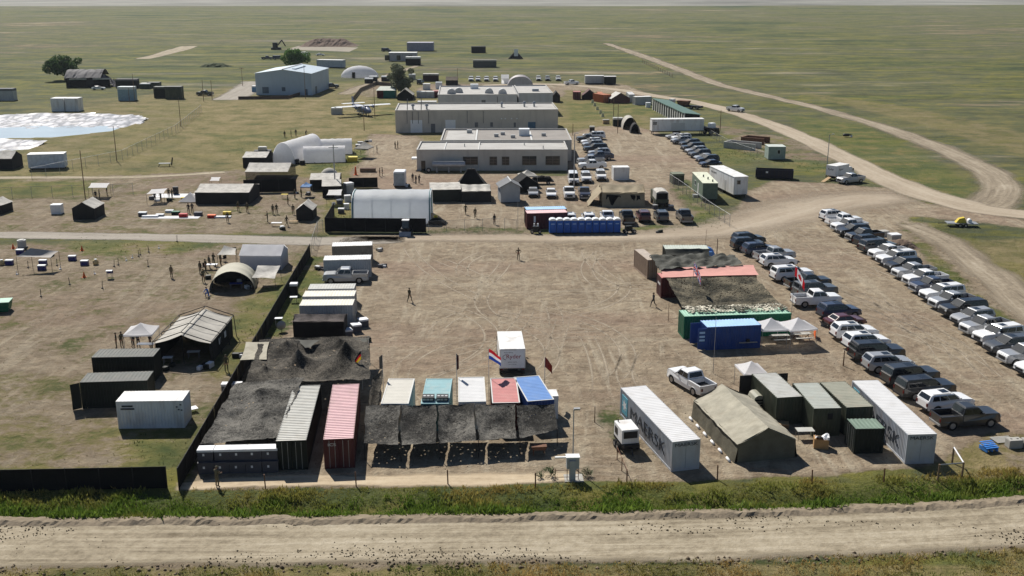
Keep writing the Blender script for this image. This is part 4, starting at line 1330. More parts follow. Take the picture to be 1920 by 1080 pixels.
def net(label, cs, m, sag=0.3, peaks=(), hole=0.18, res=0.22, amp=0.25, jit=0.10, name='camouflage_net', group=None, poles=True, rag=0.5, seed=1, drape=None):
    cs = [Vector(p) for p in cs]
    o = Vector((sum(p.x for p in cs) / 4, sum(p.y for p in cs) / 4, 0))
    t = thing(name, label, 'net', o, 0, group)
    P = [p - o for p in cs]
    nu = max(6, int(max((P[1] - P[0]).length, (P[2] - P[3]).length) / res)); nv = max(6, int(max((P[3] - P[0]).length, (P[2] - P[1]).length) / res))
    rd = random.Random(seed)
    pk = [(Vector(p) - o, h, r) for p, h, r in peaks]

    def fn(u, v):
        q = P[0].lerp(P[1], u).lerp(P[3].lerp(P[2], u), v)
        q.z -= sag * (math.sin(math.pi * u) * math.sin(math.pi * v)) ** 0.8
        if drape: q.z += drape(u, v)
        for p, h, r in pk:
            d2 = ((q.x - p.x) ** 2 + (q.y - p.y) ** 2) / r ** 2
            q.z += h * math.exp(-math.sqrt(d2) * 1.3)
        e = min(u, 1 - u, v, 1 - v)
        k = 0.35 + min(1, e * 6)
        q.z += wr(q.x + o.x, (q.y + o.y) * 0.5, 0.55, amp) * k + wr(q.x + o.x, q.y + o.y, 1.9, amp * 0.3) + rd.uniform(-jit, jit) * 0.6
        q.x += rd.uniform(-jit, jit); q.y += rd.uniform(-jit, jit)
        if e < 0.02:
            q.x += rag * wr(q.x + o.x, q.y + o.y, 0.7, 1.0); q.y += rag * wr(q.y + o.y + 50, q.x + o.x, 0.7, 1.0)
        q.z = max(q.z, 0.04)
        return q
    m_ = MB(); m_.grid(fn, nu, nv, keep=lambda i, j: rd.random() > hole)
    obj('netting', m_, m, t, smooth=True)
    if poles:
        for p, h, r in pk:
            obj('pole', MB().bar((p.x, p.y, 0), (p.x, p.y, P[0].z + h * 0.8), 0.03, 6), BLACK, t)
    return t


# ------------------------------------------------------------------ poles, fences, flags
def flag(label, px, py, pytop, pat, mats, fw=1.5, fh=0.95, droop=0.5, dirx=1.0, name='flagpole', ztop=None, zf=None, ang=0.2):
    p = g(px, py)
    h = ztop or hz(px, py, pytop)
    t = thing(name, label, 'flag', (p.x, p.y, 0), 0)
    obj('pole', MB().bar((0, 0, 0), (0, 0, h), 0.035, 6, r2=0.02), STEEL, t)
    m_ = MB(); nu, nv = 30, 20
    zt = (zf or h) - 0.05
    vs = []
    for j in range(nv + 1):
        for i in range(nu + 1):
            u, v = i / nu, j / nv
            sag = droop * u ** 1.3
            x = dirx * fw * u * math.sqrt(max(0.1, 1 - droop * 0.6)); yy = 0.14 * math.sin(u * 7 + v * 2) * u + ang * u * fw
            vs.append((x, yy, zt - fh * v * (1 - 0.15 * u) - sag * fw * 0.75))
    fs = []; ms = []
    for j in range(nv):
        for i in range(nu):
            k = j * (nu + 1) + i
            fs.append((k, k + 1, k + nu + 2, k + nu + 1)); ms.append(pat((i + 0.5) / nu, (j + 0.5) / nv))
    m_.v = vs; m_.f = fs; m_.m = ms
    obj('flag', m_, mats, t, smooth=True)
    return t


def fence(label, pts, h, n_name='screen_fence', panel=BLACKF, post=BLACK, spacing=2.5, group=None, rail=True, pr=0.04, cat='fence', thick=0.03, under=0.05):
    o = Vector((pts[0].x, pts[0].y, 0))
    t = thing(n_name, label, cat, o, 0, group)
    for a, b in zip(pts[:-1], pts[1:]):
        a = Vector((a.x, a.y, 0)) - o; b = Vector((b.x, b.y, 0)) - o
        L = (b - a).length; k = max(1, round(L / spacing)); u = (b - a) / k; nrm = Vector((-u.y, u.x, 0)).normalized()
        for i in range(k + 1):
            q = a + u * i
            if i < k or b is None or True:
                if i == k and not (pts[-1].x - o.x == b.x): continue
                obj('post', MB().bar((q.x, q.y, -0.05), (q.x, q.y, h + 0.05), pr, 6), post, t)
            if i < k and panel:
                e = q + u; lean = random.uniform(-0.03, 0.03)
                f = MB(); d = nrm * thick
                f.grid(lambda uu, vv: q.lerp(e, uu) + d + nrm * (0.06 * math.sin(math.pi * uu) * math.sin(math.pi * vv) * random.uniform(0.3, 1.5) + lean * vv) + Vector((0, 0, under + (h - under) * vv)), 4, 3)
                obj('panel', f, panel, t)
            if i < k and rail:
                e = q + u
                obj('rail', MB().bar((q.x, q.y, h), (e.x, e.y, h), pr * 0.6, 5), post, t)
    return t


def pole(label, px, py, pytop, r=0.11, m=WOOD, name='utility_pole', cross=0, cat='pole', h=None, lamp=None, mats=None):
    p = g(px, py); h = h or hz(px, py, pytop)
    t = thing(name, label, cat, (p.x, p.y, 0), 0.07)
    obj('shaft', MB().bar((0, 0, 0), (0, 0, h), r, 8, r2=r * 0.7), m, t)
    for k in range(cross):
        obj('crossarm', MB().box(-0.9, 0.9, -0.06, 0.06, h - 0.5 - 0.5 * k, h - 0.38 - 0.5 * k), m, t)
    if lamp:
        obj('lamp_arm', MB().bar((0, 0, h - 0.1), (lamp, 0, h + 0.05), 0.04, 6), m, t)
        obj('lamp_head', MB().box(lamp - 0.25, lamp + 0.25, -0.14, 0.14, h - 0.02, h + 0.12), STEEL, t)
    else:
        obj('cap', MB().bar((0, 0, h), (0, 0, h + 0.12), r * 0.45, 6), STEEL, t)
    return t


def table(label, p, w_, d, rz, top=PLASTW, h=0.74, group=None, name='folding_table'):
    t = thing(name, label, 'table', (p.x, p.y, 0), rz, group)
    obj('table_top', MB().box(-w_ / 2, w_ / 2, -d / 2, d / 2, h - 0.05, h), top, t)
    for sx in (-1, 1):
        for sy in (-1, 1):
            obj('leg', MB().bar((sx * (w_ / 2 - 0.1), sy * (d / 2 - 0.08), 0), (sx * (w_ / 2 - 0.1), sy * (d / 2 - 0.08), h - 0.05), 0.02, 5), STEEL, t)
    return t


def crate(label, p, w_, d, h, rz, body, lid, name='storage_box', cat='box', group=None, z=0.0):
    t = thing(name, label, cat, (p.x, p.y, z), rz, group)
    b = MB().box(-w_ / 2, w_ / 2, -d / 2, d / 2, 0, h * 0.8)
    obj('body', b, body, t)
    l_ = MB().box(-w_ / 2 - 0.02, w_ / 2 + 0.02, -d / 2 - 0.02, d / 2 + 0.02, h * 0.8 + 0.002, h)
    obj('lid', l_, lid, t)
    return t


def wheel(parent, x, y, r, wd=0.22, name='wheel'):
    ty = MB(); ty.bar((x, y - wd / 2, r), (x, y + wd / 2, r), r, 14)
    o = obj(name, ty, TYRE, parent)
    rm = MB(); rm.bar((x, y - wd / 2 - 0.012, r), (x, y + wd / 2 + 0.012, r), r * 0.55, 10)
    obj('rim', rm, RIM, o)
    return o


def rect(mb, face, x0, x1, z0, z1, off, t=0.04):
    """thin plate on the front ('F', y=off), left or right face"""
    if face == 'F': mb.box(x0, x1, off - t, off, z0, z1)
    elif face == 'L': mb.box(off - t, off, x0, x1, z0, z1)
    else: mb.box(off, off + t, x0, x1, z0, z1)
    return mb


def window(parent, face, x0, x1, z0, z1, off, framem=TRIMW, pane=WINDARK, bars=0, name='window', hbars=0):
    f = MB(); k = 0.07
    rect(f, face, x0 - k, x1 + k, z1, z1 + k, off); rect(f, face, x0 - k, x1 + k, z0 - k, z0, off)
    rect(f, face, x0 - k, x0, z0, z1, off); rect(f, face, x1, x1 + k, z0, z1, off)
    for i in range(1, bars + 1):
        q = x0 + (x1 - x0) * i / (bars + 1); rect(f, face, q - 0.025, q + 0.025, z0, z1, off)
    for i in range(1, hbars + 1):
        q = z0 + (z1 - z0) * i / (hbars + 1); rect(f, face, x0, x1, q - 0.025, q + 0.025, off)
    o = obj(name, f, framem, parent)
    obj('pane', rect(MB(), face, x0, x1, z0, z1, off, 0.015), pane, o)
    return o


def block(label, A, B, dep, H, wallm, roofm, name='building', cat='building', parapet=0.25, trim=mat('grey_coping', (0.40, 0.39, 0.37), 0.6), group=None, panels=0):
    c, rz, w_ = span(A, B, dep)
    t = thing(name, label, cat, c, rz, group)
    x, y = w_ / 2, dep / 2
    for nm, bx in (('front', (-x, x, -y, -y + 0.2)), ('back', (-x, x, y - 0.2, y)), ('left', (-x, -x + 0.2, -y + 0.2, y - 0.2)), ('right', (x - 0.2, x, -y + 0.2, y - 0.2))):
        obj('wall', MB().box(*bx, 0, H), wallm, t)
    obj('roof', MB().box(-x + 0.2, x - 0.2, -y + 0.2, y - 0.2, H - parapet - 0.2, H - parapet), roofm, t)
    cp = MB()
    k = 0.05
    cp.box(-x - k, x + k, -y - k, -y + 0.25, H, H + 0.07); cp.box(-x - k, x + k, y - 0.25, y + k, H, H + 0.07)
    cp.box(-x - k, -x + 0.25, -y + 0.25, y - 0.25, H, H + 0.07); cp.box(x - 0.25, x + k, -y + 0.25, y - 0.25, H, H + 0.07)
    obj('coping', cp, trim, t)
    return t, x, y

# ================================================================== NEAR ROW
V2 = lambda x, y: Vector((x, y, 0))
# --- the black screened fence along the west side
fence('black fabric screen fence along the foreground ditch at the left edge', [V2(-52, 73.6), V2(-39.7, 74.1), V2(-26.9, 74.7)], 1.85, under=-0.1)
fence('long black fabric screen fence running from the foreground corner into the camp', [V2(-25.9, 74.4), V2(-29.1, 147.5)], 1.85, under=0.0)

t, x, y = container('white corrugated shipping container on the grass by the black fence', g(222.4, 804), g(347, 802.3), 2.44, WHITE, WHITE, doors=None)
for z_, w_ in ((2.12, 0.95), (1.86, 1.2)):
    obj('marking', MB().box(-x + 0.95 - w_ / 2, -x + 0.95 + w_ / 2, -y - 0.006, -y + 0.02, z_ - 0.07, z_ + 0.07), LETTER, t)
for a_, b_ in ((2.35, 2.0), (2.5, 1.75), (2.75, 1.7), (2.7, 2.2)):
    obj('marking', MB().box(a_ - 0.08, a_ + 0.08, -y - 0.006, -y + 0.02, b_ - 0.05, b_ + 0.05), LETTER, t)
A, B = V2(-39.8, 90.75), V2(-33.75, 91.25)
t, x, y = container('dark green container with side flap, behind the white container', A, B, 2.5, DKGREEN, DKGREENROOF, doors=None)
obj('tarp_flap', MB().grid(lambda u, v: (-x - 0.02 - 0.75 * u, -y - 0.05 - 0.35 * u + 0.1 * math.sin(3 * v), 2.58 - 2.5 * v - 0.05 * u), 4, 8), DKGREEN, t, smooth=True)
A, B = V2(-41.3, 97.5), V2(-35.3, 97.75)
t, x, y = container('dark green container farther back, next to the frame tent', A, B, 2.5, DKGREEN, DKGREENROOF, doors=None)

# --- frame tent with its skeleton outside
A, B = V2(-36.8, 102.7), V2(-31.15, 102.7)
t, Lx, Ly, tr = gable_tent('grey frame tent with black outer poles, open front, left of the fence', A, B, 8.9, 2.3, 3.2, GREYF, DKFAB, 'y', 'frame_tent', 0.12, ('F',), sag=0.14, wr_amp=0.05)
for k in range(4):
    a = -Lx - 0.1 + (2 * Lx + 0.2) * k / 3
    ps = [tr(a, -Ly - 0.35, 0), tr(a, -Ly - 0.2, 2.45), tr(a, 0, 3.5), tr(a, Ly + 0.2, 2.45), tr(a, Ly + 0.35, 0)]
    fb = MB()
    for p0, p1 in zip(ps[:-1], ps[1:]): fb.bar(p0, p1, 0.05, 6)
    obj('frame_arch', fb, BLACK, t)
for b, z in ((-Ly - 0.2, 2.45), (0, 3.5), (Ly + 0.2, 2.45)):
    obj('frame_purlin', MB().bar(tr(-Lx - 0.1, b, z), tr(Lx + 0.1, b, z), 0.045, 6), BLACK, t)
for k in range(2):
    obj('tent_window', MB().box(Ly + 0.1, Ly + 0.14, -1.5 + 2.2 * k, -0.9 + 2.2 * k, 1.1, 1.75), ICE, t)
for q, w_ in ((0.6, 1.3), (-1.2, 1.0)):
    table('folding table %s under the frame tent' % ('in front' if q > 0 else 'on the left'), V2(-34.2 + q * 1.2, 104.0 + q), w_, 0.6, 0.1, PLASTW)
canopy('white pop-up canopy beside the grey frame tent', V2(-41.2, 105.8), V2(-38.2, 106.0), 3.1, 2.1, 2.95, WHITEF)
table('table with white boxes under the canopy beside the frame tent', V2(-39.3, 107.0), 1.8, 0.7, 0.0, PLASTW)

# --- green skip at the left edge
A, B = g(-36, 589), g(19, 586)
c, rz, w_ = span(A, B, 1.8)
t = thing('green_skip', 'green open skip with ribbed sides at the left edge', 'skip', c, rz)
sk = MB(); xx = w_ / 2
sk.loft([[(-xx + 0.2, -0.8, 0.1), (xx - 0.25, -0.8, 0.1), (xx - 0.25, 0.8, 0.1), (-xx + 0.2, 0.8, 0.1)], [(-xx, -0.95, 1.25), (xx, -0.95, 1.25), (xx, 0.95, 1.25), (-xx, 0.95, 1.25)]])
obj('bin', sk, GREENCONT, t)
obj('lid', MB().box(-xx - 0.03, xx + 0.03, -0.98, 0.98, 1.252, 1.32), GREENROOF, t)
for z_ in (0.45, 0.85): obj('rib', MB().box(-xx + 0.02, xx - 0.02, -0.97 + 0.12 * (1.25 - z_), -0.8, z_, z_ + 0.08), GREENCONT, t)

# --- stacked transit cases in front of the German net
k0 = V2(-25.25, 77.6)
u_ = Vector((math.cos(R(3)), math.sin(R(3)), 0))
for lev in range(2):
    for i in range(5):
        p = k0 + u_ * (0.65 + 1.28 * i) + Vector((0.03 * random.uniform(-1, 1), 0.25 * lev, 0))
        ordw = ['leftmost', 'second', 'middle', 'fourth', 'rightmost'][i]
        cz = crate('dark transit case, %s of the %s layer, stacked beside the striped-roof container' % (ordw, 'upper' if lev else 'lower'), p, 1.24, 0.9, 0.98, R(3) + random.uniform(-0.02, 0.02), CASE, CASE if lev == 0 else ICE, 'transit_case', 'case', 'transit cases stacked in two layers', z=lev * 1.0)  # upper lids coloured white to stand in for sunlit case tops
        obj('label_plate', MB().box(-0.22, -0.06, -0.455, -0.448, 0.45, 0.65), ICE, cz)

# --- two 40-foot containers in the German compound
t, x, y = container('grey-white ribbed-roof container with dark end, left of the pink-roofed one', V2(-18.99, 77.8), V2(-16.5, 78.0), 12.19, DKGREEN, mat('striped_grey_roof', (0.56, 0.55, 0.50), 0.55, 0.12, 0.8, stain=(0.4, 0.37, 0.3), stain_amt=0.4), doors='F', wd=2.44, roofdep=0.045)
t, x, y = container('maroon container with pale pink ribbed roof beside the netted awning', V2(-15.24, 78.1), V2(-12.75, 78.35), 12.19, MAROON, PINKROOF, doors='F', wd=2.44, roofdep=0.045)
lettering(t, 'ICS', 0.34, LETTERW, (-0.55, -y - 0.012, 2.1), FACE_F, 1.4)

# --- five containers behind the netted awning
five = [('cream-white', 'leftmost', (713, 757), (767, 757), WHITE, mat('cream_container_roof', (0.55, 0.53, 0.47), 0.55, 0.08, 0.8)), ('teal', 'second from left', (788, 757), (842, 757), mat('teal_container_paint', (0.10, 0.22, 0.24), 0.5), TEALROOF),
        ('white', 'middle', (860, 754), (911, 753), WHITE, mat('white_container_roof', (0.62, 0.62, 0.62), 0.5, 0.08, 0.8)), ('pink-red', 'fourth from left', (923, 756), (975, 755), MAROON, PINKROOF2), ('blue', 'rightmost', (988, 753), (1040, 749), BLUECONT, BLUEROOF2)]
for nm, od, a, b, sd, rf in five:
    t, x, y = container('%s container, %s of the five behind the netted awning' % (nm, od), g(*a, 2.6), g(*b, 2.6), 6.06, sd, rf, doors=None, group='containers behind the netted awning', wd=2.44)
    rim = MB(); z_ = 2.62
    for bx in ((-x, x, -y, -y + 0.1), (-x, x, y - 0.1, y), (-x, -x + 0.1, -y + 0.1, y - 0.1), (x - 0.1, x, -y + 0.1, y - 0.1)): rim.box(*bx, 2.585, z_)
    obj('roof_rim', rim, TRIMW if nm != 'teal' else TEALROOF, t)
    if nm == 'teal':
        for sx in (-0.62, 0.62):
            u = thing('rooftop_unit', '%s black fan unit on the front of the teal container roof' % ('left' if sx < 0 else 'right'), 'air unit', (t.location.x + sx * math.cos(t.rotation_euler.z), t.location.y - 2.1 + sx * math.sin(t.rotation_euler.z), 2.625), t.rotation_euler.z, 'fan units on the teal container')
            obj('casing', MB().box(-0.52, 0.52, -0.45, 0.45, 0, 0.34), BLACK, u)
            for i in range(3):
                obj('fan_guard', MB().disc((-0.33 + 0.33 * i, 0.05, 0.345), 0.13, 10), STEEL, u)
            for i in range(3):
                obj('front_grille', MB().box(-0.46 + 0.32 * i, -0.2 + 0.32 * i, -0.462, -0.452, 0.08, 0.26), STEEL, u)
p = g(1044, 768)
crate('tall white cabinet at the right side of the blue container', V2(3.75, 89.2), 0.7, 1.6, 2.2, R(5), WHITE, WHITE, 'equipment_cabinet', 'cabinet')

# --- the netted awning in front of them: five joined net panels on poles
px_ = [686, 752, 822, 892, 968, 1042]
for i in range(5):
    tl = g(px_[i], 760, 2.55); tr_ = g(px_[i + 1] - 3, 758, 2.55)
    fy = [80.2, 80.0, 80.4, 80.5, 81.2, 81.4]
    fpx = [680, 748, 820, 894, 972, 1048]; fpy = [832, 834, 830, 826, 822, 806]
    fl = g(fpx[i] + 3, fpy[i], 1.5); fr = g(fpx[i + 1] - 3, fpy[i + 1], 1.5)
    od = ['leftmost', 'second', 'middle', 'fourth', 'rightmost'][i]
    n_ = net('grey camouflage net panel, %s of the five over the front awning' % od, [fl, fr, tr_, tl], NETDK2, 0.55, hole=0.012, res=0.12, amp=0.5, jit=0.008, group='net panels of the front awning', poles=False, rag=0.35, seed=40 + i)
    for q in (fl, fr):
        if q is fr and i < 4: continue
        o_ = n_.location
        obj('pole', MB().bar((q.x - o_.x, q.y - o_.y, 0), (q.x - o_.x, q.y - o_.y, 1.6), 0.035, 6), BLACK, n_)
p = g(1010, 852)
t = thing('camp_grill', 'rusty brown camp grill under the right end of the netted awning', 'grill', (p.x, p.y, 0), 0.1)
obj('tray', MB().loft([[(-0.55, -0.3, 0.5), (0.55, -0.3, 0.5), (0.55, 0.3, 0.5), (-0.55, 0.3, 0.5)], [(-0.65, -0.38, 0.85), (0.65, -0.38, 0.85), (0.65, 0.38, 0.85), (-0.65, 0.38, 0.85)]]), RUST, t)
for sx in (-0.45, 0.45):
    for sy in (-0.22, 0.22): obj('leg', MB().bar((sx, sy, 0), (sx, sy, 0.5), 0.03, 5), RUST, t)

# --- German compound nets and tarps
net('large dark camouflage net draped over poles behind the striped-roof containers', [V2(-24.6, 91.0) + Vector((0, 0, 2.3)), V2(-13.2, 91.6) + Vector((0, 0, 2.6)), V2(-14.7, 103.6) + Vector((0, 0, 2.6)), V2(-25.9, 102.6) + Vector((0, 0, 2.6))], NETDK, 1.25, hole=0.008, res=0.14, amp=0.5, jit=0.008, seed=3,
    peaks=((V2(-16.3, 97.4), 2.7, 1.7), (V2(-20.9, 97.2), 2.4, 1.6), (V2(-17.5, 101.4), 1.2, 1.4), (V2(-22.8, 101.0), 1.2, 1.4), (V2(-23.4, 94.2), 1.1, 1.5)))
net('dark camouflage net sloping down beside the black fence to the transit cases', [V2(-25.4, 79.0) + Vector((0, 0, 1.75)), V2(-19.0, 79.2) + Vector((0, 0, 2.2)), V2(-19.3, 91.4) + Vector((0, 0, 2.75)), V2(-25.6, 91.0) + Vector((0, 0, 2.3))], NETDK2, 0.6, hole=0.008, res=0.13, amp=0.5, jit=0.008, seed=4,
    peaks=((V2(-22.6, 88.0), 1.2, 1.8), (V2(-21.0, 83.2), 1.0, 1.6)))
awning('beige canvas flap at the left end of the large dark net', [g(450, 675, 2.4), g(500, 674, 2.5), g(505, 641, 2.7), g(461, 641, 2.6)], BEIGEF, sag=0.12)
awning('olive canvas panel at the right back corner of the large dark net', [g(672, 668, 2.3), g(690, 668, 2.4), g(692, 634, 2.7), g(643, 635, 2.7)], TARP, sag=0.1)
awning('olive canvas triangle at the back of the large dark net', [g(572, 652, 2.5), g(582, 652, 2.5), g(600, 637, 2.75), g(553, 637, 2.75)], TARP, sag=0.05, poles=False)
net('dark net wall hanging between the pink-roofed container and the cream container', [V2(-12.5, 84.2) + Vector((0, 0, 0.4)), V2(-11.9, 86.0) + Vector((0, 0, 1.2)), V2(-12.3, 94.5) + Vector((0, 0, 2.5)), V2(-13.0, 92.0) + Vector((0, 0, 2.6))], NETDK, 0.2, hole=0.01, res=0.14, amp=0.3, jit=0.008, seed=8, poles=False)
crate('white-topped cabinet against the black fence by the lower net', g(436, 738), 1.9, 0.7, 1.1, R(3), CASE, ICE, 'equipment_cabinet', 'cabinet')

# --- dark tarp-sided shelter, white-roofed containers, trailers behind
t, Lx, Ly, tr = gable_tent('black netted shelter with open front, in front of the two white-roofed containers', g(551, 640), g(646, 640), 2.6, 2.35, 2.75, mat('black_net_roof', (0.10, 0.085, 0.08), 0.9, 0.4, 2, bump=0.5), BLACKF, 'x', 'netted_shelter', 0.1, sag=0.18, cat='shelter')
t, x, y = container('white-roofed dark container nearer the netted shelter', g(562, 573, 2.6), g(660, 572, 2.6), 2.44, GREYPAINT, CREAM, doors='R', wd=6.06, H=2.6)
t, x, y = container('white-roofed dark container just behind its twin', g(567, 556, 2.6), g(664, 555, 2.6), 2.44, GREYPAINT, CREAM, doors='R', wd=6.06, H=2.6)
container('low grey-roofed container in front of the silver pickup on the left', g(580, 542, 2.2), g(661, 541, 2.2), 2.3, GREYPAINT, GREYROOF, doors=None, H=2.2, wd=5.6)
t, x, y = container('grey box trailer behind the silver pickup on the left', g(606, 488, 2.45), g(695, 486, 2.45), 2.5, SHEDGREY, WHITE, H=2.45, doors='R')
t, x, y = container('tan container with white roof edge at the lane, back of the left row', g(622, 462, 2.6), g(698, 460, 2.6), 2.5, mat('tan_container', (0.2, 0.18, 0.15), 0.7), WHITE, H=2.6, doors='R')
vehicle('pickup', 'silver', -21.9, 133.9, R(184), 'silver pickup parked beside the grey box trailer on the left', None)
for i, (px, py) in enumerate(((651, 632), (668, 622), (681, 612))):
    crate('white-topped bin, %s from the netted shelter corner' % ['nearest', 'second', 'farthest'][i], g(px, py), 1.05, 0.95, 0.95, R(25), CASE, ICE, 'waste_bin', 'bin', 'bins at the netted shelter corner')
crate('tall dark cabinet with white top against the inside of the black fence', g(552, 552), 0.9, 0.9, 1.5, R(4), BLACK, ICE, 'equipment_cabinet', 'cabinet')
table('small white table inside the black fence near the white-roofed containers', g(551, 567), 0.9, 0.6, 0.1)
table('white camp table with a folding chair inside the black fence', g(523, 610), 0.9, 0.6, 0.1, h=0.9)
p = g(528, 622)
t = thing('satellite_dish', 'small dish antenna on the grass beside the netted shelter', 'antenna', (p.x, p.y, 0), 0.5)
dm = MB(); dm.loft([[(0.55 * r_ * math.cos(a), -0.25 * (1 - r_ * r_), 0.75 + 0.55 * r_ * math.sin(a)) for a in [2 * math.pi * i / 12 for i in range(12)]] for r_ in (1, 0.66, 0.33, 0.03)])
obj('dish', dm, GREYPAINT, t); obj('stand', MB().bar((0, 0, 0), (0, -0.2, 0.75), 0.04, 6), STEEL, t)
obj('feed', MB().bar((0, -0.25, 0.75), (0, 0.4, 0.85), 0.02, 5), STEEL, t)
table('white table leaning by the black fence on the field side', g(362, 772), 0.8, 0.8, 0.6, ICE, 0.4)

# --- rental box truck
def box_truck(label, A, B, blen, H, words, rz_extra=0.0, cabm=None, side_words=None):
    c, rz, w_ = span(A, B, blen)
    t = thing('box_truck', label, 'truck', c, rz)
    x, y = w_ / 2, blen / 2
    obj('cargo_box', MB().box(-x, x, -y, y, 0.95, H), WHITE, t, bevel=0.03)
    obj('roof', MB().box(-x + 0.02, x - 0.02, -y + 0.02, y - 0.02, H + 0.001, H + 0.02), WHITE, t)
    obj('rear_door', MB().box(-x + 0.12, x - 0.12, -y - 0.02, -y + 0.02, 1.05, H - 0.15), PLASTW, t)
    obj('rear_bumper', MB().box(-x + 0.1, x - 0.1, -y - 0.12, -y + 0.02, 0.5, 0.72), BLACK, t)
    for sx in (-1, 1):
        obj('tail_light', MB().box(sx * (x - 0.22) - 0.12, sx * (x - 0.22) + 0.12, -y - 0.03, -y - 0.001, 0.8, 0.93), REDLENS, t)
    obj('chassis', MB().box(-0.5, 0.5, -y + 0.1, y + 2.2, 0.55, 0.93), BLACK, t)
    cb = MB(); cb.loft([[(-1, y + 0.1, 0.6), (1, y + 0.1, 0.6), (1, y + 2.3, 0.6), (-1, y + 2.3, 0.6)], [(-1, y + 0.1, 1.5), (1, y + 0.1, 1.5), (1, y + 2.25, 1.4), (-1, y + 2.25, 1.4)], [(-0.92, y + 0.1, 2.3), (0.92, y + 0.1, 2.3), (0.9, y + 1.3, 2.3), (-0.9, y + 1.3, 2.3)]])
    co = obj('cab', cb, cabm or WHITE, t, bevel=0.04)
    for sx in (-1, 1):
        obj('mirror', MB().box(sx * 1.18 - 0.1, sx * 1.18 + 0.1, y + 1.5, y + 1.58, 1.5, 2.0), BLACK, co)
        wheel(t, 0, 0, 0.01) if False else None
        for yy in (-y + 1.1, y + 1.4):
            o = MB(); o.bar((sx * (x - 0.35), yy, 0.45), (sx * (x - 0.02), yy, 0.45), 0.45, 14)
            wo = obj('wheel', o, TYRE, t)
            obj('rim', MB().bar((sx * (x - 0.3), yy, 0.45), (sx * (x + 0.0), yy, 0.45), 0.24, 10), RIM, wo)
    for bd, sz, m_, z_, x_ in words:
        lettering(t, bd, sz, m_, (x_, -y - 0.026, z_), FACE_F)
    for bd, sz, m_, z_, y_ in (side_words or ()):
        lettering(t, bd, sz, m_, (x + 0.008, y_, z_), FACE_R)
    return t, x, y


RYR = mat('dark_red_lettering', (0.30, 0.02, 0.03), 0.5)
t, x, y = box_truck('white rental box truck with lettered rear door behind the pink-red container', g(937, 708), g(985, 707), 5.6, 2.98, [('Ryder', 0.62, RYR, 2.2, 0.1), ('TRUCK RENTAL', 0.13, LETTER, 2.62, -0.4), ('LEASING  RENTAL', 0.12, LETTER, 1.62, 0.0), ('www.ryder.com', 0.12, LETTER, 1.4, 0.0)])
ac = MB()
for i in range(14):
    a0 = R(100 + 11 * i); a1 = R(100 + 11 * (i + 1))
    ac.bar((-0.55 + 0.42 * math.cos(a0), -y - 0.03, 2.15 + 0.28 * math.sin(a0)), (-0.55 + 0.42 * math.cos(a1), -y - 0.03, 2.15 + 0.28 * math.sin(a1)), 0.025, 4)
obj('logo_arc', ac, LETTER, t)

# --- flags
BLK = mat('flag_black', (0.015, 0.015, 0.015), 0.8); RED = mat('flag_red', (0.55, 0.02, 0.03), 0.8, transl=0.25); GLD = mat('flag_gold', (0.75, 0.5, 0.02), 0.8, transl=0.25)
FWH = mat('flag_white', (0.8, 0.8, 0.8), 0.8, 0.03, transl=0.25); FBL = mat('flag_blue', (0.025, 0.07, 0.36), 0.8, transl=0.2)
flag('German flag in black, red and gold hanging from a pole at the large dark net', 680, 730, 655, lambda u, v: 0 if v < 0.33 else (1 if v < 0.67 else 2), [BLK, RED, GLD], 1.2, 0.85, 1.1, -1, zf=4.0, ztop=4.1)
flag('Dutch flag in red, white and blue beside the rental truck', 917, 757, 637, lambda u, v: 0 if v < 0.33 else (1 if v < 0.67 else 2), [RED, FWH, FBL], 1.6, 1.0, 0.85, 1, ztop=5.5)
flag('drooping dark red flag behind the blue container', 1021, 755, 662, lambda u, v: 0, [mat('flag_dark_red', (0.22, 0.03, 0.02), 0.8)], 1.2, 1.0, 1.1, 1, ztop=4.6)
flag('furled dark flag between the teal and white containers', 857, 757, 658, lambda u, v: 0, [mat('flag_dark_maroon', (0.05, 0.012, 0.015), 0.8)], 0.5, 1.6, 0.5, 0.5, ztop=5.0)
flag('furled grey flag behind the cream-white container', 720, 757, 655, lambda u, v: 0, [mat('flag_grey', (0.10, 0.10, 0.09), 0.8)], 0.6, 1.4, 0.6, -0.7, ztop=4.9)


def ukpat(u, v):
    X, Y = (u - 0.5) * 2, (v - 0.5)
    if abs(Y) < 0.1 or abs(X) < 0.1: return 0
    if abs(Y) < 0.17 or abs(X) < 0.17: return 1
    d = min(abs(Y - X * 0.5), abs(Y + X * 0.5))
    if d < 0.035: return 0
    if d < 0.1: return 1
    return 2


def capat(u, v):
    if u < 0.25 or u > 0.75: return 0
    X, Y = (u - 0.5) * 4, (v - 0.5) * 2
    r = math.hypot(X * 0.75, Y); a = math.atan2(Y, X)
    return 0 if r < 0.36 + 0.22 * abs(math.cos(3.5 * (a + math.pi / 2))) else 1


flag('Union flag drooping in front of the netted maroon container', 1297, 580, 488, ukpat, [RED, FWH, FBL], 2.2, 1.25, 1.3, 1, ztop=6.0)
flag('Canadian maple leaf flag hanging beside the white pickup', 1484, 590, 505, capat, [RED, FWH], 2.5, 1.15, 1.15, 1, ztop=6.0, ang=0.1)

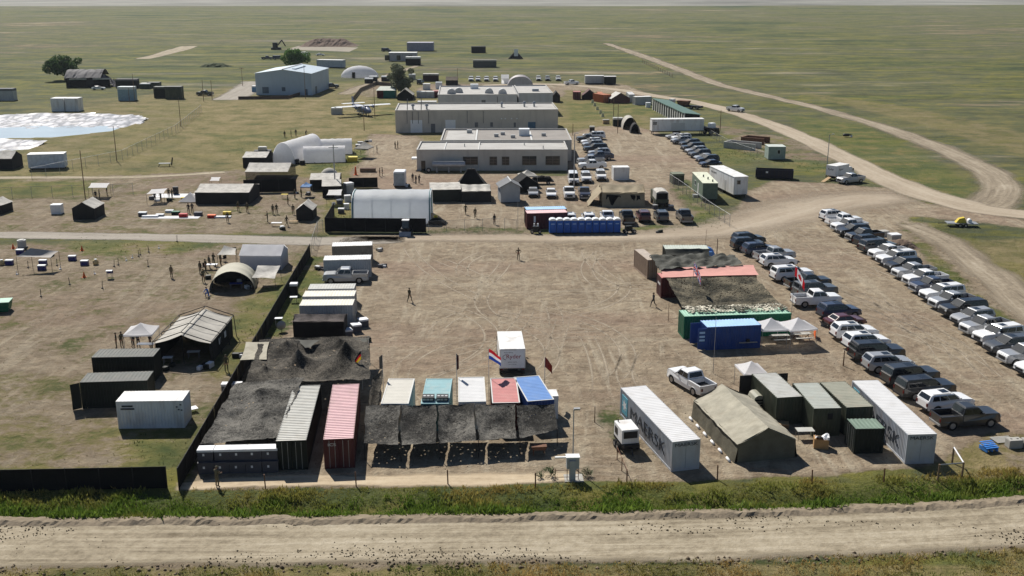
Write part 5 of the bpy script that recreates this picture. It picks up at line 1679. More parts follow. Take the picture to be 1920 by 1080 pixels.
# --- light pole, cabinet on a stand, fence posts along the ditch
pole('tall white lamp post at the right end of the netted awning', 1074, 876, 768, 0.06, GREYPAINT, 'lamp_post', lamp=0.25)
pole('short dark post behind the lamp post', 1115, 792, 763, 0.05, WOOD, 'post')
p = g(1072, 898)
t = thing('electrical_cabinet', 'grey electrical cabinet on a steel stand at the ditch edge', 'cabinet', (p.x, p.y, 0), 0.05)
obj('cabinet_body', MB().box(-0.45, 0.55, -0.3, 0.3, 1.0, 1.95), GREYPAINT, t)
obj('cabinet_top', MB().box(-0.5, 0.6, -0.36, 0.36, 1.952, 2.02), WHITE, t)
obj('meter_box', MB().box(-0.25, 0.25, -0.46, -0.302, 0.1, 1.75), GREYPAINT, t)
obj('side_arm', MB().box(-1.35, -0.5, -0.1, 0.1, 1.85, 1.95), WHITE, t)
for sx in (-1.35, -0.4, 0.5):
    obj('leg', MB().bar((sx, -0.25, 0), (sx, -0.25, 1.05), 0.03, 5), RUST, t)
obj('rail', MB().bar((-1.35, -0.25, 0.9), (0.5, -0.25, 0.9), 0.025, 5), RUST, t); obj('rail', MB().bar((-1.35, -0.25, 0.3), (0.5, -0.25, 0.3), 0.025, 5), RUST, t)
obj('slab', MB().box(-0.6, 0.9, -0.6, 0.7, 0.0, 0.08), CONC, t)
fp = [(498, 917), (668, 912), (840, 908), (1004, 914), (1175, 909), (1345, 899), (1522, 908), (1657, 905)]
pts = [g(a, b) for a, b in fp]
t = thing('wire_fence', 'wire fence on rusty posts along the camp side of the ditch', 'fence', (pts[0].x, pts[0].y, 0))
for i, q in enumerate(pts):
    d = q - pts[0]
    obj('post', MB().bar((d.x, d.y, -0.1), (d.x + random.uniform(-0.04, 0.04), d.y, 1.25), 0.055, 6), RUST, t)
    if i < len(pts) - 1:
        e = pts[i + 1] - pts[0]
        for z_ in (0.6, 1.1): obj('wire', MB().bar((d.x, d.y, z_), (e.x, e.y, z_), 0.003, 4), RUST, t)
pts = [g(1175, 905), g(1157, 862)]
fence('short sagging wire fence beside the generator trailer', pts, 1.1, 'wire_fence', None, RUST, 2.2)
a, b, c_ = g(1758, 902), g(1803, 898), g(1785, 868)
t = thing('gate_frame', 'open timber gate frame at the right corner of the wire fence', 'gate', (a.x, a.y, 0))
for q in (a, b, c_): obj('post', MB().bar((q.x - a.x, q.y - a.y, -0.1), (q.x - a.x, q.y - a.y, 1.45), 0.08, 6), WOOD, t)
obj('top_beam', MB().bar((0, 0, 1.4), (b.x - a.x, b.y - a.y, 1.4), 0.05, 6), STEEL, t)
obj('top_beam', MB().bar((b.x - a.x, b.y - a.y, 1.4), (c_.x - a.x, c_.y - a.y, 1.4), 0.06, 6), ICE, t)
obj('mesh', MB().face([(0, 0, 0.1), (b.x - a.x, b.y - a.y, 0.1), (b.x - a.x, b.y - a.y, 1.35), (0, 0, 1.35)]), MESHW, t)

# ================================================================== RIGHT-HAND CLUSTER
SQ = mat('logo_light_blue', (0.12, 0.36, 0.46), 0.5)
for (label, A, B, H) in (('weathered grey-white 40-foot container nearest the generator trailer', V2(12.82, 77.55), V2(15.2, 78.15), 2.62), ('weathered grey-white 40-foot container beside the dark grey pickup', V2(32.2, 79.0), V2(34.6, 79.15), 2.62)):
    t, x, y = container(label, A, B, 12.19, mat('aged_grey_container', (0.42, 0.44, 0.47), 0.55, 0.08, 0.8, stain=(0.28, 0.2, 0.14), stain_amt=0.35), mat('aged_white_roof', (0.66, 0.66, 0.66), 0.5, 0.06, 0.6, stain=(0.5, 0.48, 0.45), stain_amt=0.4), doors='F', wd=2.44, rods=False, H=H)
    lettering(t, 'MAERSK', 1.55, LETTER, (-x - 0.012, -0.6, 1.25), FACE_L, 1.45)
    lettering(t, 'MAERSK', 0.42, LETTER, (0, -y - 0.015, 2.28), FACE_F, 1.3)
    obj('logo_square', MB().box(-x - 0.008, -x + 0.03, y - 1.9, y - 0.5, 0.5, 2.2), SQ, t)
    st = MB(); pts_ = []
    for i in range(14):
        r_ = 0.62 if i % 2 == 0 else 0.27
        a_ = 2 * math.pi * i / 14 + math.pi / 2
        pts_.append((-x - 0.014, y - 1.2 - r_ * math.cos(a_), 1.35 + r_ * math.sin(a_)))
    st.face(pts_)
    obj('logo_star', st, LETTERW, t)

# generator on a trailer
p = g(1178, 846)
t = thing('generator_trailer', 'white generator on a black road trailer, left of the lettered container', 'generator', (p.x - 0.1, p.y + 0.6, 0), R(12))
obj('housing', MB().box(-0.75, 0.75, -1.0, 1.2, 0.85, 2.1), WHITE, t, bevel=0.03)
obj('end_grille', MB().box(-0.6, 0.6, -1.03, -0.98, 1.35, 1.95), BLACK, t)
obj('side_vent', MB().box(-0.78, -0.74, 0.2, 0.9, 1.2, 1.8), BLACK, t)
obj('chassis', MB().box(-0.7, 0.7, -1.3, 1.4, 0.55, 0.83), BLACK, t)
obj('drawbar', MB().bar((0, -1.3, 0.6), (-0.2, -2.4, 0.4), 0.06, 6), BLACK, t); obj('exhaust', MB().bar((-0.5, 0.9, 2.1), (-0.5, 0.9, 2.35), 0.05, 6), BLACK, t)
for sx in (-0.85, 0.85):
    for yy in (-0.35, 0.45):
        o = MB(); o.bar((sx - 0.1, yy, 0.36), (sx + 0.1, yy, 0.36), 0.36, 12); wo = obj('wheel', o, TYRE, t)
        obj('rim', MB().bar((sx - 0.11, yy, 0.36), (sx + 0.11, yy, 0.36), 0.18, 8), RIM, wo)

vehicle('pickup', 'white', 17.4, 95.9, R(115), 'white pickup parked alone in the yard behind the long beige tent', None)
t, Lx, Ly, tr = gable_tent('long beige canvas gable tent between the lettered container and the olive containers', V2(18.5, 79.2), V2(23.45, 80.2), 9.8, 1.75, 3.0, BEIGEF, mat('shade_darkened_canvas', (0.125, 0.115, 0.085), 0.85, 0.2, 1.2, bump=0.3), 'y', 'canvas_tent', 0.15, sag=0.14, flare=0.25, wr_amp=0.22)  # walls are the same beige canvas, darkened in colour for shade
for k, f in enumerate((-0.95, -0.6, -0.25, 0.1, 0.45, 0.8)):
    obj('sandbag', MB().bar(tr(f * Lx, Ly + 0.55, 0.09), tr(f * Lx + 0.75, Ly + 0.5, 0.09), 0.11, 7), ICE, t, smooth=True)

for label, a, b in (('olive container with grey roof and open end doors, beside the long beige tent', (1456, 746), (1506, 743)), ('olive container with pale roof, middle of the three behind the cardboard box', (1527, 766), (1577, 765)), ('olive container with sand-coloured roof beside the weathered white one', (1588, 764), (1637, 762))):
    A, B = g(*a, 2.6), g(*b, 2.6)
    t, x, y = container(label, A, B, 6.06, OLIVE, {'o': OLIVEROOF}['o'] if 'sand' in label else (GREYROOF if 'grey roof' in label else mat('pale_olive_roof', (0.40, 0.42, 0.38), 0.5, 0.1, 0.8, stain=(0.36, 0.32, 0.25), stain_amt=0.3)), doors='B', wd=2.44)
    if 'open end' in label:
        for sx in (-1, 1):
            obj('open_door', MB().box(*sorted((sx * x, sx * (x + 1.15))), y - 0.06, y - 0.01, 0.15, 2.48), BLACK, t)
    if 'middle' in label:
        obj('vent_hatch', MB().box(0.05, 0.5, -y - 0.02, -y + 0.03, 1.55, 2.1), BLACK, t)
t, x, y = container('small dark green container in front of the sand-roofed olive one', g(1600, 851), g(1655, 850), 2.2, DKGREEN, mat('mid_green_roof', (0.16, 0.22, 0.17), 0.55, 0.12, 0.8), H=2.25, doors='L')
canopy('white pop-up canopy behind the olive container with open doors', g(1396, 702, 2.1), g(1440, 700, 2.1), 2.9, 2.1, 2.9, WHITEF)
p = g(1420, 770)
t = thing('air_conditioner', 'pale rounded air conditioning unit beside the olive container', 'air conditioner', (p.x, p.y + 0.6, 0), R(8))
rgs = [[(xx, 0.9 * s_, 0.3), (xx, 0.9 * s_, 0.3)] for xx, s_ in ((0, 1),)]
hb = MB()
prof_ = [(-0.55, 0.3), (0.55, 0.3), (0.55, 1.05), (0.42, 1.4), (0.15, 1.55), (-0.15, 1.55), (-0.42, 1.4), (-0.55, 1.05)]
hb.loft([[(a_, -0.8, b_) for a_, b_ in prof_], [(a_, 0.8, b_) for a_, b_ in prof_]])
obj('housing', hb, OLIVEROOF, t, bevel=0.02)
for i in range(3): obj('grille', MB().box(-0.45, 0.45, -0.82, -0.795, 0.45 + 0.28 * i, 0.62 + 0.28 * i), BLACK, t)
for sx in (-0.4, 0.4):
    for sy in (-0.6, 0.6): obj('foot', MB().box(sx - 0.06, sx + 0.06, sy - 0.06, sy + 0.06, 0, 0.3), BLACK, t)
# open cardboard box with packaging
p = g(1541, 842)
t = thing('cardboard_box', 'open cardboard box with white packaging in front of the olive containers', 'box', (p.x, p.y + 0.4, 0), R(-12))
cb = MB()
for bx in ((-0.6, 0.6, -0.45, -0.42), (-0.6, 0.6, 0.42, 0.45), (-0.6, -0.57, -0.42, 0.42), (0.57, 0.6, -0.42, 0.42)): cb.box(*bx, 0, 0.85)
cb.box(-0.57, 0.57, -0.42, 0.42, 0.02, 0.05)
obj('carton', cb, CARDB, t)
obj('packaging', MB().grid(lambda u, v: (-0.5 + u, -0.38 + 0.76 * v, 0.95 + 0.3 * math.sin(5 * u) * math.cos(4 * v)), 6, 5), ICE, t)
obj('flap', MB().box(-0.62, -0.4, -0.42, 0.42, 0.86, 0.88), CARDB, t); obj('flap', MB().box(0.45, 0.62, -0.42, 0.42, 0.86, 1.1), ICE, t)
table('grey folding table between the olive containers', g(1508, 822), 1.5, 0.9, 0.05, GREYROOF, 0.85)
crate('pale wooden crate in the shade of the grey-roofed olive container', g(1465, 800), 1.2, 0.8, 0.4, R(-10), WOOD, PALEWOOD, 'wooden_crate', 'crate')
# pallet, blocks
p = g(1853, 845)
t = thing('blue_pallet', 'bright blue plastic pallet tipped up in the straw grass', 'pallet', (p.x, p.y, 0), 0.25)
for i in range(5): obj('slat', MB().box(-0.6, 0.6, -0.5 + 0.21 * i, -0.36 + 0.21 * i, 0.42 + 0.06 * i, 0.47 + 0.06 * i), mat('pallet_blue', (0.05, 0.22, 0.62), 0.5), t)
for sx in (-0.5, 0, 0.5): obj('runner', MB().box(sx - 0.06, sx + 0.06, -0.5, 0.5, 0.1, 0.41), mat('pallet_blue', (0.05, 0.22, 0.62)), t)
p = g(1900, 838)
for i, (dx, lb) in enumerate(((0, 'nearest the blue pallet'), (1.3, 'cut by the right edge of the picture'))):
    t = thing('concrete_block', 'concrete block with lifting holes, ' + lb, 'block', (p.x + dx, p.y, 0), R(6), 'concrete blocks at the right edge')
    obj('block', MB().box(-0.6, 0.6, -0.4, 0.4, 0, 0.75), CONC, t, bevel=0.04)
    for sx in (-0.28, 0.28): obj('lifting_hole', MB().disc((sx, 0, 0.755), 0.1, 10), BLACK, t)
p = g(1880, 826)
t = thing('timber_pallet', 'weathered timber pallet lying behind the blue pallet', 'pallet', (p.x, p.y, 0), R(10))
for i in range(6): obj('slat', MB().box(-0.9, 0.9, -0.6 + 0.21 * i, -0.46 + 0.21 * i, 0.1, 0.13), CONC, t)
for sx in (-0.7, 0, 0.7): obj('bearer', MB().box(sx - 0.05, sx + 0.05, -0.6, 0.6, 0, 0.098), WOOD, t)

# ================================================================== UNION FLAG / CANADIAN COMPOUND
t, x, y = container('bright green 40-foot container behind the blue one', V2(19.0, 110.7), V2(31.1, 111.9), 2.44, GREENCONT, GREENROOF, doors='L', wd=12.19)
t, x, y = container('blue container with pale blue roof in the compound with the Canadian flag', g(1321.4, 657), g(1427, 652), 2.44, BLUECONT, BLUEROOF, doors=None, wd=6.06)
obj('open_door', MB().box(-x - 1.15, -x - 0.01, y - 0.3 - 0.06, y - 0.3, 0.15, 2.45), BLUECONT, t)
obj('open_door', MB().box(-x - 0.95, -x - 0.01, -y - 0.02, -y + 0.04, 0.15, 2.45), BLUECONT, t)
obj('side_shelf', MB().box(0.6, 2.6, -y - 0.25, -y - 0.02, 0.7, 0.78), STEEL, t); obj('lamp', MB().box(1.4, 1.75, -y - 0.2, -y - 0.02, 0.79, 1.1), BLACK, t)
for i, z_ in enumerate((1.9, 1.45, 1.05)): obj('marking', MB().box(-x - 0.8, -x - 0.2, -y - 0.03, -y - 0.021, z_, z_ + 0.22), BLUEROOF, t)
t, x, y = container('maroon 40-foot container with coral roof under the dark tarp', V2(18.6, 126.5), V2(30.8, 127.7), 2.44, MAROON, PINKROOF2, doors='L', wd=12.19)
for i in range(3): obj('marking', MB().box(-x - 0.02, -x - 0.012, -0.7 + 0.45 * i, -0.4 + 0.45 * i, 1.5, 1.8), LETTERW, t)
t, x, y = container('dark green container with pale roof at the back of the tarped compound', g(1247, 467, 2.6), g(1330, 467, 2.6), 2.44, DKGREEN, mat('pale_green_roof', (0.46, 0.50, 0.44), 0.5), doors=None)
t, x, y = container('tan container at the back left corner of the tarped compound', g(1213, 523), g(1232, 522), 6.06, mat('tan_paint', (0.33, 0.25, 0.19), 0.6), mat('tan_roof_paint', (0.5, 0.43, 0.36), 0.5), doors='F')
net('brown camouflage net slung between the maroon and green containers', [V2(19.3, 113.9) + Vector((0, 0, 2.68)), V2(30.6, 114.9) + Vector((0, 0, 2.68)), V2(30.4, 127.3) + Vector((0, 0, 2.62)), V2(19.2, 126.6) + Vector((0, 0, 2.62))], NETGRN, 0.75, hole=0.06, res=0.15, amp=0.4, jit=0.025, poles=False, seed=12)
net('pale sunlit camouflage net lying over the green container roof', [V2(19.6, 111.5) + Vector((0, 0, 2.78)), V2(31.2, 112.6) + Vector((0, 0, 2.78)), V2(30.9, 115.3) + Vector((0, 0, 2.72)), V2(19.4, 114.3) + Vector((0, 0, 2.72))], NETWHT, -0.05, hole=0.30, res=0.17, amp=0.15, jit=0.09, poles=False, seed=13)
awning('faded coral canopy sheet stretched along the maroon container roof', [V2(18.7, 126.4) + Vector((0, 0, 2.72)), V2(31.0, 127.6) + Vector((0, 0, 2.72)), V2(31.2, 131.6) + Vector((0, 0, 2.95)), V2(18.9, 130.2) + Vector((0, 0, 2.95))], mat('coral_sheet', (0.58, 0.29, 0.25), 0.7, 0.1, 1), sag=0.12, amp=0.12, poles=False)
# the dark tarpaulin
t = awning('dark green tarpaulin draped over the back of the maroon container', [V2(18.7, 128.8) + Vector((0, 0, 3.1)), V2(29.6, 131.2) + Vector((0, 0, 3.1)), V2(29.9, 137.3) + Vector((0, 0, 2.9)), V2(18.4, 137.2) + Vector((0, 0, 2.75))], TARP, sag=0.35, n=34, amp=1.3, poles=False)
awning('dark green tarpaulin flap over the front of the pale-roofed container', [g(1247, 480, 2.0), g(1330, 478, 2.0), g(1332, 466, 2.68), g(1246, 467, 2.68)], TARP, sag=0.1, amp=0.3, poles=False)
p = g(1330, 489)
t = thing('blue_tent', 'small blue dome tent behind the dark tarpaulin', 'tent', (p.x, p.y + 1.5, 0), 0.0)
dmm = MB(); dmm.loft([[(1.1 * math.cos(e_) * math.cos(a_), 0.9 * math.cos(e_) * math.sin(a_), 1.7 * math.sin(e_)) for a_ in [2 * math.pi * i / 14 for i in range(14)]] for e_ in (0, 0.4, 0.8, 1.15, 1.5)])
obj('dome', dmm, mat('tent_blue', (0.12, 0.28, 0.62), 0.6), t, smooth=True)
obj('entrance', MB().box(-0.4, 0.4, -1.12, -0.9, 0.0, 1.2), mat('tent_blue', (0.12, 0.28, 0.62)), t)
canopy('white pop-up canopy next to the blue container', g(1429, 619, 2.1), g(1477, 618, 2.1), 3.0, 2.1, 3.0, WHITEF, rot=0.02)
canopy('white pop-up canopy at the outer end, beside the parked cars', g(1483, 620, 2.1), g(1534, 616, 2.1), 3.1, 2.1, 3.0, WHITEF)
for i, (a, b, lb) in enumerate(((1462, 640, 'near the blue container'), (1503, 637, 'under the outer canopy'))):
    q = g(a, b)
    t = thing('picnic_table', 'grey picnic table ' + lb, 'table', (q.x, q.y, 0), R(7))
    for k in range(4): obj('plank', MB().box(-0.95, 0.95, -0.36 + 0.185 * k, -0.2 + 0.185 * k, 0.72, 0.76), CONC, t)
    for sy in (-0.75, 0.75): obj('bench', MB().box(-0.95, 0.95, sy - 0.13, sy + 0.13, 0.42, 0.46), CONC, t)
    for sx in (-0.7, 0.7):
        lg = MB(); lg.bar((sx, -0.75, 0), (sx, 0.25, 0.72), 0.04, 5); lg.bar((sx, 0.75, 0), (sx, -0.25, 0.72), 0.04, 5); obj('leg_frame', lg, WOOD, t)
p = g(1527, 633)
t = thing('safety_barrier', 'orange mesh barrier beside the outer white canopy', 'barrier', (p.x, p.y, 0), R(80))
obj('mesh', MB().box(-0.8, 0.8, -0.02, 0.02, 0.2, 1.0), ORANGE, t)
for sx in (-0.8, 0.8): obj('post', MB().bar((sx, 0, 0), (sx, 0, 1.05), 0.03, 5), ORANGE, t)
for i, (a, b, c_) in enumerate(((1337, 700, 596), (1581, 686, 658), (1253, 602, 570), (1344, 478, 448), (1322, 480, 432))):
    pole(['thin tall mast in front of the two white canopies', 'short brown post at the row of cars by the olive containers', 'thin leaning stake left of the green container', 'brown post behind the tarped compound', 'thin antenna mast behind the tarped compound'][i], a, b, c_, 0.03 if i in (0, 2, 4) else 0.07, RUST if i != 0 else STEEL, 'mast' if i in (0, 4) else 'post')

# ================================================================== PARKING ROWS
ORD = ['first', 'second', 'third', 'fourth', 'fifth', 'sixth', 'seventh', 'eighth', 'ninth', 'tenth', 'eleventh', 'twelfth', 'thirteenth', 'fourteenth', 'fifteenth', 'sixteenth', 'seventeenth', 'eighteenth', 'nineteenth', 'twentieth', 'twenty-first', 'twenty-second', 'twenty-third', 'twenty-fourth']
KW = {'pickup': 'pickup', 'suv': 'SUV', 'large_suv': 'long SUV', 'sedan': 'sedan', 'van': 'van'}
outer = [('suv', 'white', 0), ('pickup', 'white', 0), ('pickup', 'white', 1), ('suv', 'dark grey', 1), ('pickup', 'black', 1), ('suv', 'black', 0), ('large_suv', 'dark grey', 0), ('pickup', 'white', 1), ('large_suv', 'white', 1), ('suv', 'black', 1), ('pickup', 'silver', 1), ('pickup', 'white', 1), ('pickup', 'navy blue', 1), ('large_suv', 'white', 1), ('pickup', 'silver', 1), ('large_suv', 'black', 1), ('suv', 'silver', 1), ('pickup', 'silver', 1), ('large_suv', 'white', 1), ('suv', 'grey', 1), ('pickup', 'silver', 1), ('suv', 'white', 1)]
yk = np.interp(np.arange(1, 23), [1, 3, 14, 22], [171.5, 163.8, 125.5, 99.6])
for i, (k, c_, left) in enumerate(outer):
    L = 5.9 if k == 'pickup' else (5.65 if k == 'large_suv' else 5.2)
    x_ = 50.9 + 0.35 * (i > 12) * -1 + L / 2 + random.uniform(-0.2, 0.2)
    vehicle(k, c_, x_, float(yk[i]) + 0.3, R(194 if left else 14) + random.uniform(-0.07, 0.07), '%s %s, %s from the far end of the outer parking row' % (c_, KW[k], ORD[i]), 'vehicles in the outer parking row')
inner = [('suv', 'dark grey', 35.6, 155.0), ('suv', 'black', 35.2, 151.8), ('suv', 'navy blue', 36.0, 148.6), ('pickup', 'silver', 37.2, 145.4), ('suv', 'white', 36.8, 141.9), ('large_suv', 'white', 37.0, 135.0), ('pickup', 'black', 38.2, 131.0), ('large_suv', 'grey', 37.9, 127.4), ('pickup', 'white', 37.4, 123.5), ('suv', 'navy blue', 38.4, 118.6), ('sedan', 'maroon', 38.4, 115.3), ('suv', 'white', 37.8, 111.0), ('suv', 'white', 38.4, 107.6), ('large_suv', 'black', 38.1, 104.2), ('suv', 'silver', 38.0, 100.9), ('large_suv', 'dark grey', 39.0, 97.3), ('large_suv', 'black', 39.6, 93.9), ('suv', 'white', 40.0, 90.6), ('pickup', 'dark grey', 40.4, 87.0)]
for i, (k, c_, x_, y_) in enumerate(inner):
    vehicle(k, c_, x_ + random.uniform(-0.3, 0.3), y_, R(11) + random.uniform(-0.07, 0.07), '%s %s, %s from the far end of the inner parking row' % (c_, KW[k], ORD[i]), 'vehicles in the inner parking row')
lc = [('large_suv', 'white', 1114, 262), ('pickup', 'black', 1103, 267), ('suv', 'white', 1109, 273), ('suv', 'silver', 1112, 278), ('large_suv', 'black', 1117, 286), ('suv', 'silver', 1124, 294), ('pickup', 'navy blue', 1126, 301), ('pickup', 'silver', 1108, 309), ('pickup', 'white', 1111, 318)]
for i, (k, c_, px, py) in enumerate(lc):
    p = g(px, py)
    vehicle(k, c_, p.x, p.y + 0.9, R(189), '%s %s, %s from the far end of the line beside the front building' % (c_, KW[k], ORD[i]), 'vehicles beside the front grey building')
rc = [('sedan', 'silver', 1266, 261), ('suv', 'white', 1278, 265), ('suv', 'silver', 1278, 270), ('suv', 'dark grey', 1294, 276), ('large_suv', 'black', 1300, 284), ('suv', 'silver', 1306, 290), ('suv', 'grey', 1313, 296), ('sedan', 'silver', 1322, 301), ('suv', 'dark grey', 1328, 307), ('sedan', 'navy blue', 1333, 313)]
for i, (k, c_, px, py) in enumerate(rc):
    p = g(px, py)
    vehicle(k, c_, p.x, p.y + 0.9, R(196), '%s %s, %s from the far end of the red dirt lot line' % (c_, KW[k], ORD[i]), 'vehicles in the red dirt lot')
for i, (k, c_, px, py) in enumerate((('suv', 'white', 1069, 424), ('suv', 'white', 1105, 424), ('pickup', 'white', 1141, 423), ('pickup', 'dark grey', 1178, 422), ('suv', 'maroon', 1209, 419), ('suv', 'grey', 1243, 419), ('pickup', 'grey', 1287, 420))):
    p = g(px, py)
    vehicle(k, c_, p.x, p.y + 2.4, R(92), '%s %s parked nose-in, %s from the left behind the blue toilets' % (c_, KW[k], ORD[i]), 'vehicles parked behind the toilets')
for i, (k, c_, px, py) in enumerate((('sedan', 'silver', 1000, 371), ('sedan', 'white', 1034, 373), ('pickup', 'white', 1068, 374), ('pickup', 'navy blue', 1097, 375))):
    p = g(px, py)
    vehicle(k, c_, p.x, p.y + 2.2, R(-90), '%s %s facing the yard, %s from the left beside the sand-coloured tent' % (c_, KW[k], ORD[i]), 'vehicles beside the sand-coloured tent')
for i, (k, c_, px, py) in enumerate((('van', 'white', 1076, 347), ('suv', 'white', 1100, 344), ('suv', 'white', 1128, 340))):
    p = g(px, py)
    vehicle(k, c_, p.x, p.y + 2.2, R(-90), '%s %s in the back line behind the sand-coloured tent, %s from the left' % (c_, KW[k], ORD[i]), 'vehicles behind the sand-coloured tent')
for i, (k, c_, px, py) in enumerate((('suv', 'white', 883, 153), ('suv', 'white', 896, 153), ('suv', 'white', 912, 153), ('suv', 'white', 929, 153), ('suv', 'white', 1010, 152), ('suv', 'silver', 1027, 152), ('suv', 'white', 1047, 152), ('pickup', 'white', 1072, 160))):
    p = g(px, py)
    vehicle(k, c_, p.x, p.y + 2.2, R(-90) if i < 7 else R(20), '%s %s in the far lot behind the buildings, %s from the left' % (c_, KW[k], ORD[i]), 'vehicles in the far lot', detail=False)
p = g(1380, 210)
vehicle('pickup', 'white', p.x, p.y + 1, R(-50), 'white pickup driving along the pale gravel main road', None, detail=False)
p = g(1598, 345)
vehicle('pickup', 'silver', p.x, p.y + 1.2, R(205), 'silver pickup beside the white truck with a ramp at the road junction', None)
p = g(745, 88 + 17)
for i, (k, c_, px, py, rz) in enumerate((('pickup', 'dark grey', 500, 112, 15), ('van', 'black', 521, 112, 5), ('sedan', 'white', 600, 105, 10), ('sedan', 'white', 183, 169, 8), ('pickup', 'olive', 383, 180, 170), ('pickup', 'dark grey', 620, 166, 20), ('sedan', 'dark grey', 850, 176, 80), ('suv', 'dark grey', 788, 158, 80), ('van', 'black', 724, 97, -20))):
    p = g(px, py)
    vehicle(k, c_, p.x, p.y + 1, R(rz), ['dark pickup left of the green bush in the distance', 'black van beside the green bush in the distance', 'small white car right of the green bush in the distance', 'white car in front of the collapsed dark building', 'olive pickup beside the far dark trailers', 'dark pickup at the right side of the pale blue steel building', 'small dark car in the lane behind the grey buildings', 'dark SUV beside the dark tree', 'black van on the far prairie beyond the white dome'][i], None, detail=False)

# ================================================================== MIDDLE: lane-side compounds
# big white arch shelter in its screened yard
t, Lx, Ly, tr = barrel('large white fabric arch shelter inside the black screened yard', V2(-25.9, 168.6), V2(-13.6, 169.0), 8.6, 4.7, mat('pale_shelter_fabric', (0.88, 0.91, 0.95), 0.6, 0.03, 0.8, transl=0.65), WHITEF, 'x', 'arch_shelter', (), ribs=4, ribm=STEEL, power=0.62, fold=0.02)
for se in (-1, 1):
    for k in range(2):
        e = MB(); a = se * (Lx + 0.12 + 0.1 * k)
        ps = [(a, 1.0 * Ly * math.copysign(abs(math.cos(math.pi * i / 14)) ** 0.62, math.cos(math.pi * i / 14)), 4.75 * abs(math.sin(math.pi * i / 14)) ** 0.62) for i in range(15)]
        for p0, p1 in zip(ps[:-1], ps[1:]): e.bar(p0, p1, 0.1, 6)
        obj('end_hoop', e, mat('teal_trim', (0.05, 0.16, 0.17), 0.6) if k == 0 else PLASTW, t)
fence('black screen fence in front of the large white arch shelter', [V2(-30.1, 175), V2(-29.6, 163.0), V2(-13.6, 162.5)], 2.3, spacing=3.0)
p = g(762, 438)
t = thing('telehandler', 'black-cabbed loader parked against the black screen fence', 'loader', (p.x, p.y - 0.6, 0), R(-90))
obj('body', MB().box(-1.2, 1.1, -0.7, 0.7, 0.55, 1.15), BLACK, t); cbn = obj('cab', MB().loft([[(-0.5, -0.55, 1.16), (0.7, -0.55, 1.16), (0.7, 0.55, 1.16), (-0.5, 0.55, 1.16)], [(-0.4, -0.5, 2.3), (0.5, -0.5, 2.3), (0.5, 0.5, 2.3), (-0.4, 0.5, 2.3)]]), WINDARK, t)
obj('cab_roof', MB().box(-0.5, 0.62, -0.56, 0.56, 2.3, 2.4), WHITE, cbn); obj('bucket', MB().loft([[(1.3, -0.9, 0.15), (1.9, -0.9, 0.1), (1.9, 0.9, 0.1), (1.3, 0.9, 0.15)], [(1.3, -0.9, 0.75), (1.45, -0.9, 0.75), (1.45, 0.9, 0.75), (1.3, 0.9, 0.75)]]), STEEL, t)
for sx in (-0.8, 0.75):
    for sy in (-0.8, 0.8): wheel(t, sx, sy, 0.42, 0.3)
p = g(820, 420)
t = thing('equipment_pile', 'dark tarped equipment with a yellow drum at the right end of the white arch shelter', 'equipment', (p.x, p.y, 0), R(-10))
obj('tarp', MB().grid(lambda u, v: (-1.6 + 3.2 * u, -1.0 + 2 * v, 0.05 + 1.0 * (math.sin(math.pi * u) * math.sin(math.pi * v)) ** 0.5 + wr(u * 9, v * 7, 1, 0.25)), 12, 8), BLACKF, t)
obj('drum', MB().bar((-0.6, 1.3, 0), (-0.6, 1.3, 1.2), 0.35, 10), YELLOW, t)
for i, (px, py, sx, sy, sz, m1, m2) in enumerate(((640, 400, 1.0, 0.7, 0.9, CASE, ICE), (650, 392, 0.9, 0.7, 1.0, GREYPAINT, ICE), (652, 378, 1.1, 0.8, 1.2, GREYPAINT, ICE), (637, 382, 0.9, 0.8, 0.8, CASE, ICE), (654, 362, 1.6, 1.2, 2.0, GREYPAINT, ICE), (633, 372, 0.8, 0.8, 0.7, CASE, GREYROOF))):
    crate(['dark box nearest the grass corner left of the white arch shelter', 'pale box touching the left hoop of the white arch shelter', 'tall pale box left of the white arch shelter', 'dark box behind the grass corner by the arch shelter', 'big pale cabinet behind the left end of the white arch shelter', 'low dark box under the small white canopy'][i], g(px, py), sx, sy, sz, R(10 * i), m1, m2, 'equipment_box', 'box', 'boxes left of the arch shelter')

# dark flat-roofed tents right of it
gable_tent('dark green tent with pale roof strip right of the white arch shelter', g(807, 379), g(864, 378), 7.0, 2.3, 2.75, DKROOF, DKGREEN, 'x', sag=0.1)
gable_tent('dark tent with sagging grey roof, between the pale-striped tent and the grey shed', g(866, 380), g(921, 379), 7.0, 2.1, 2.6, DKROOF, DKFAB, 'x', sag=0.35)
t = thing('peaked_net_tent', 'black peaked net tent against the front grey building', 'tent', tuple(g(884, 352)), 0)
pk = MB(); pk.loft([[(3.3, -2.2, 0.05), (3.3, 2.2, 0.05), (-3.3, 2.2, 0.05), (-3.3, -2.2, 0.05)][::-1], [(1.5, -1.1, 2.4), (1.5, 1.1, 2.4), (-1.5, 1.1, 2.4), (-1.5, -1.1, 2.4)][::-1], [(0.7, -0.3, 3.7), (0.7, 0.3, 3.7), (-0.7, 0.3, 3.7), (-0.7, -0.3, 3.7)][::-1]])
obj('net_cover', pk, BLACKF, t); obj('pole', MB().bar((0, 0, 0), (0, 0, 3.9), 0.05, 6), BLACK, t)
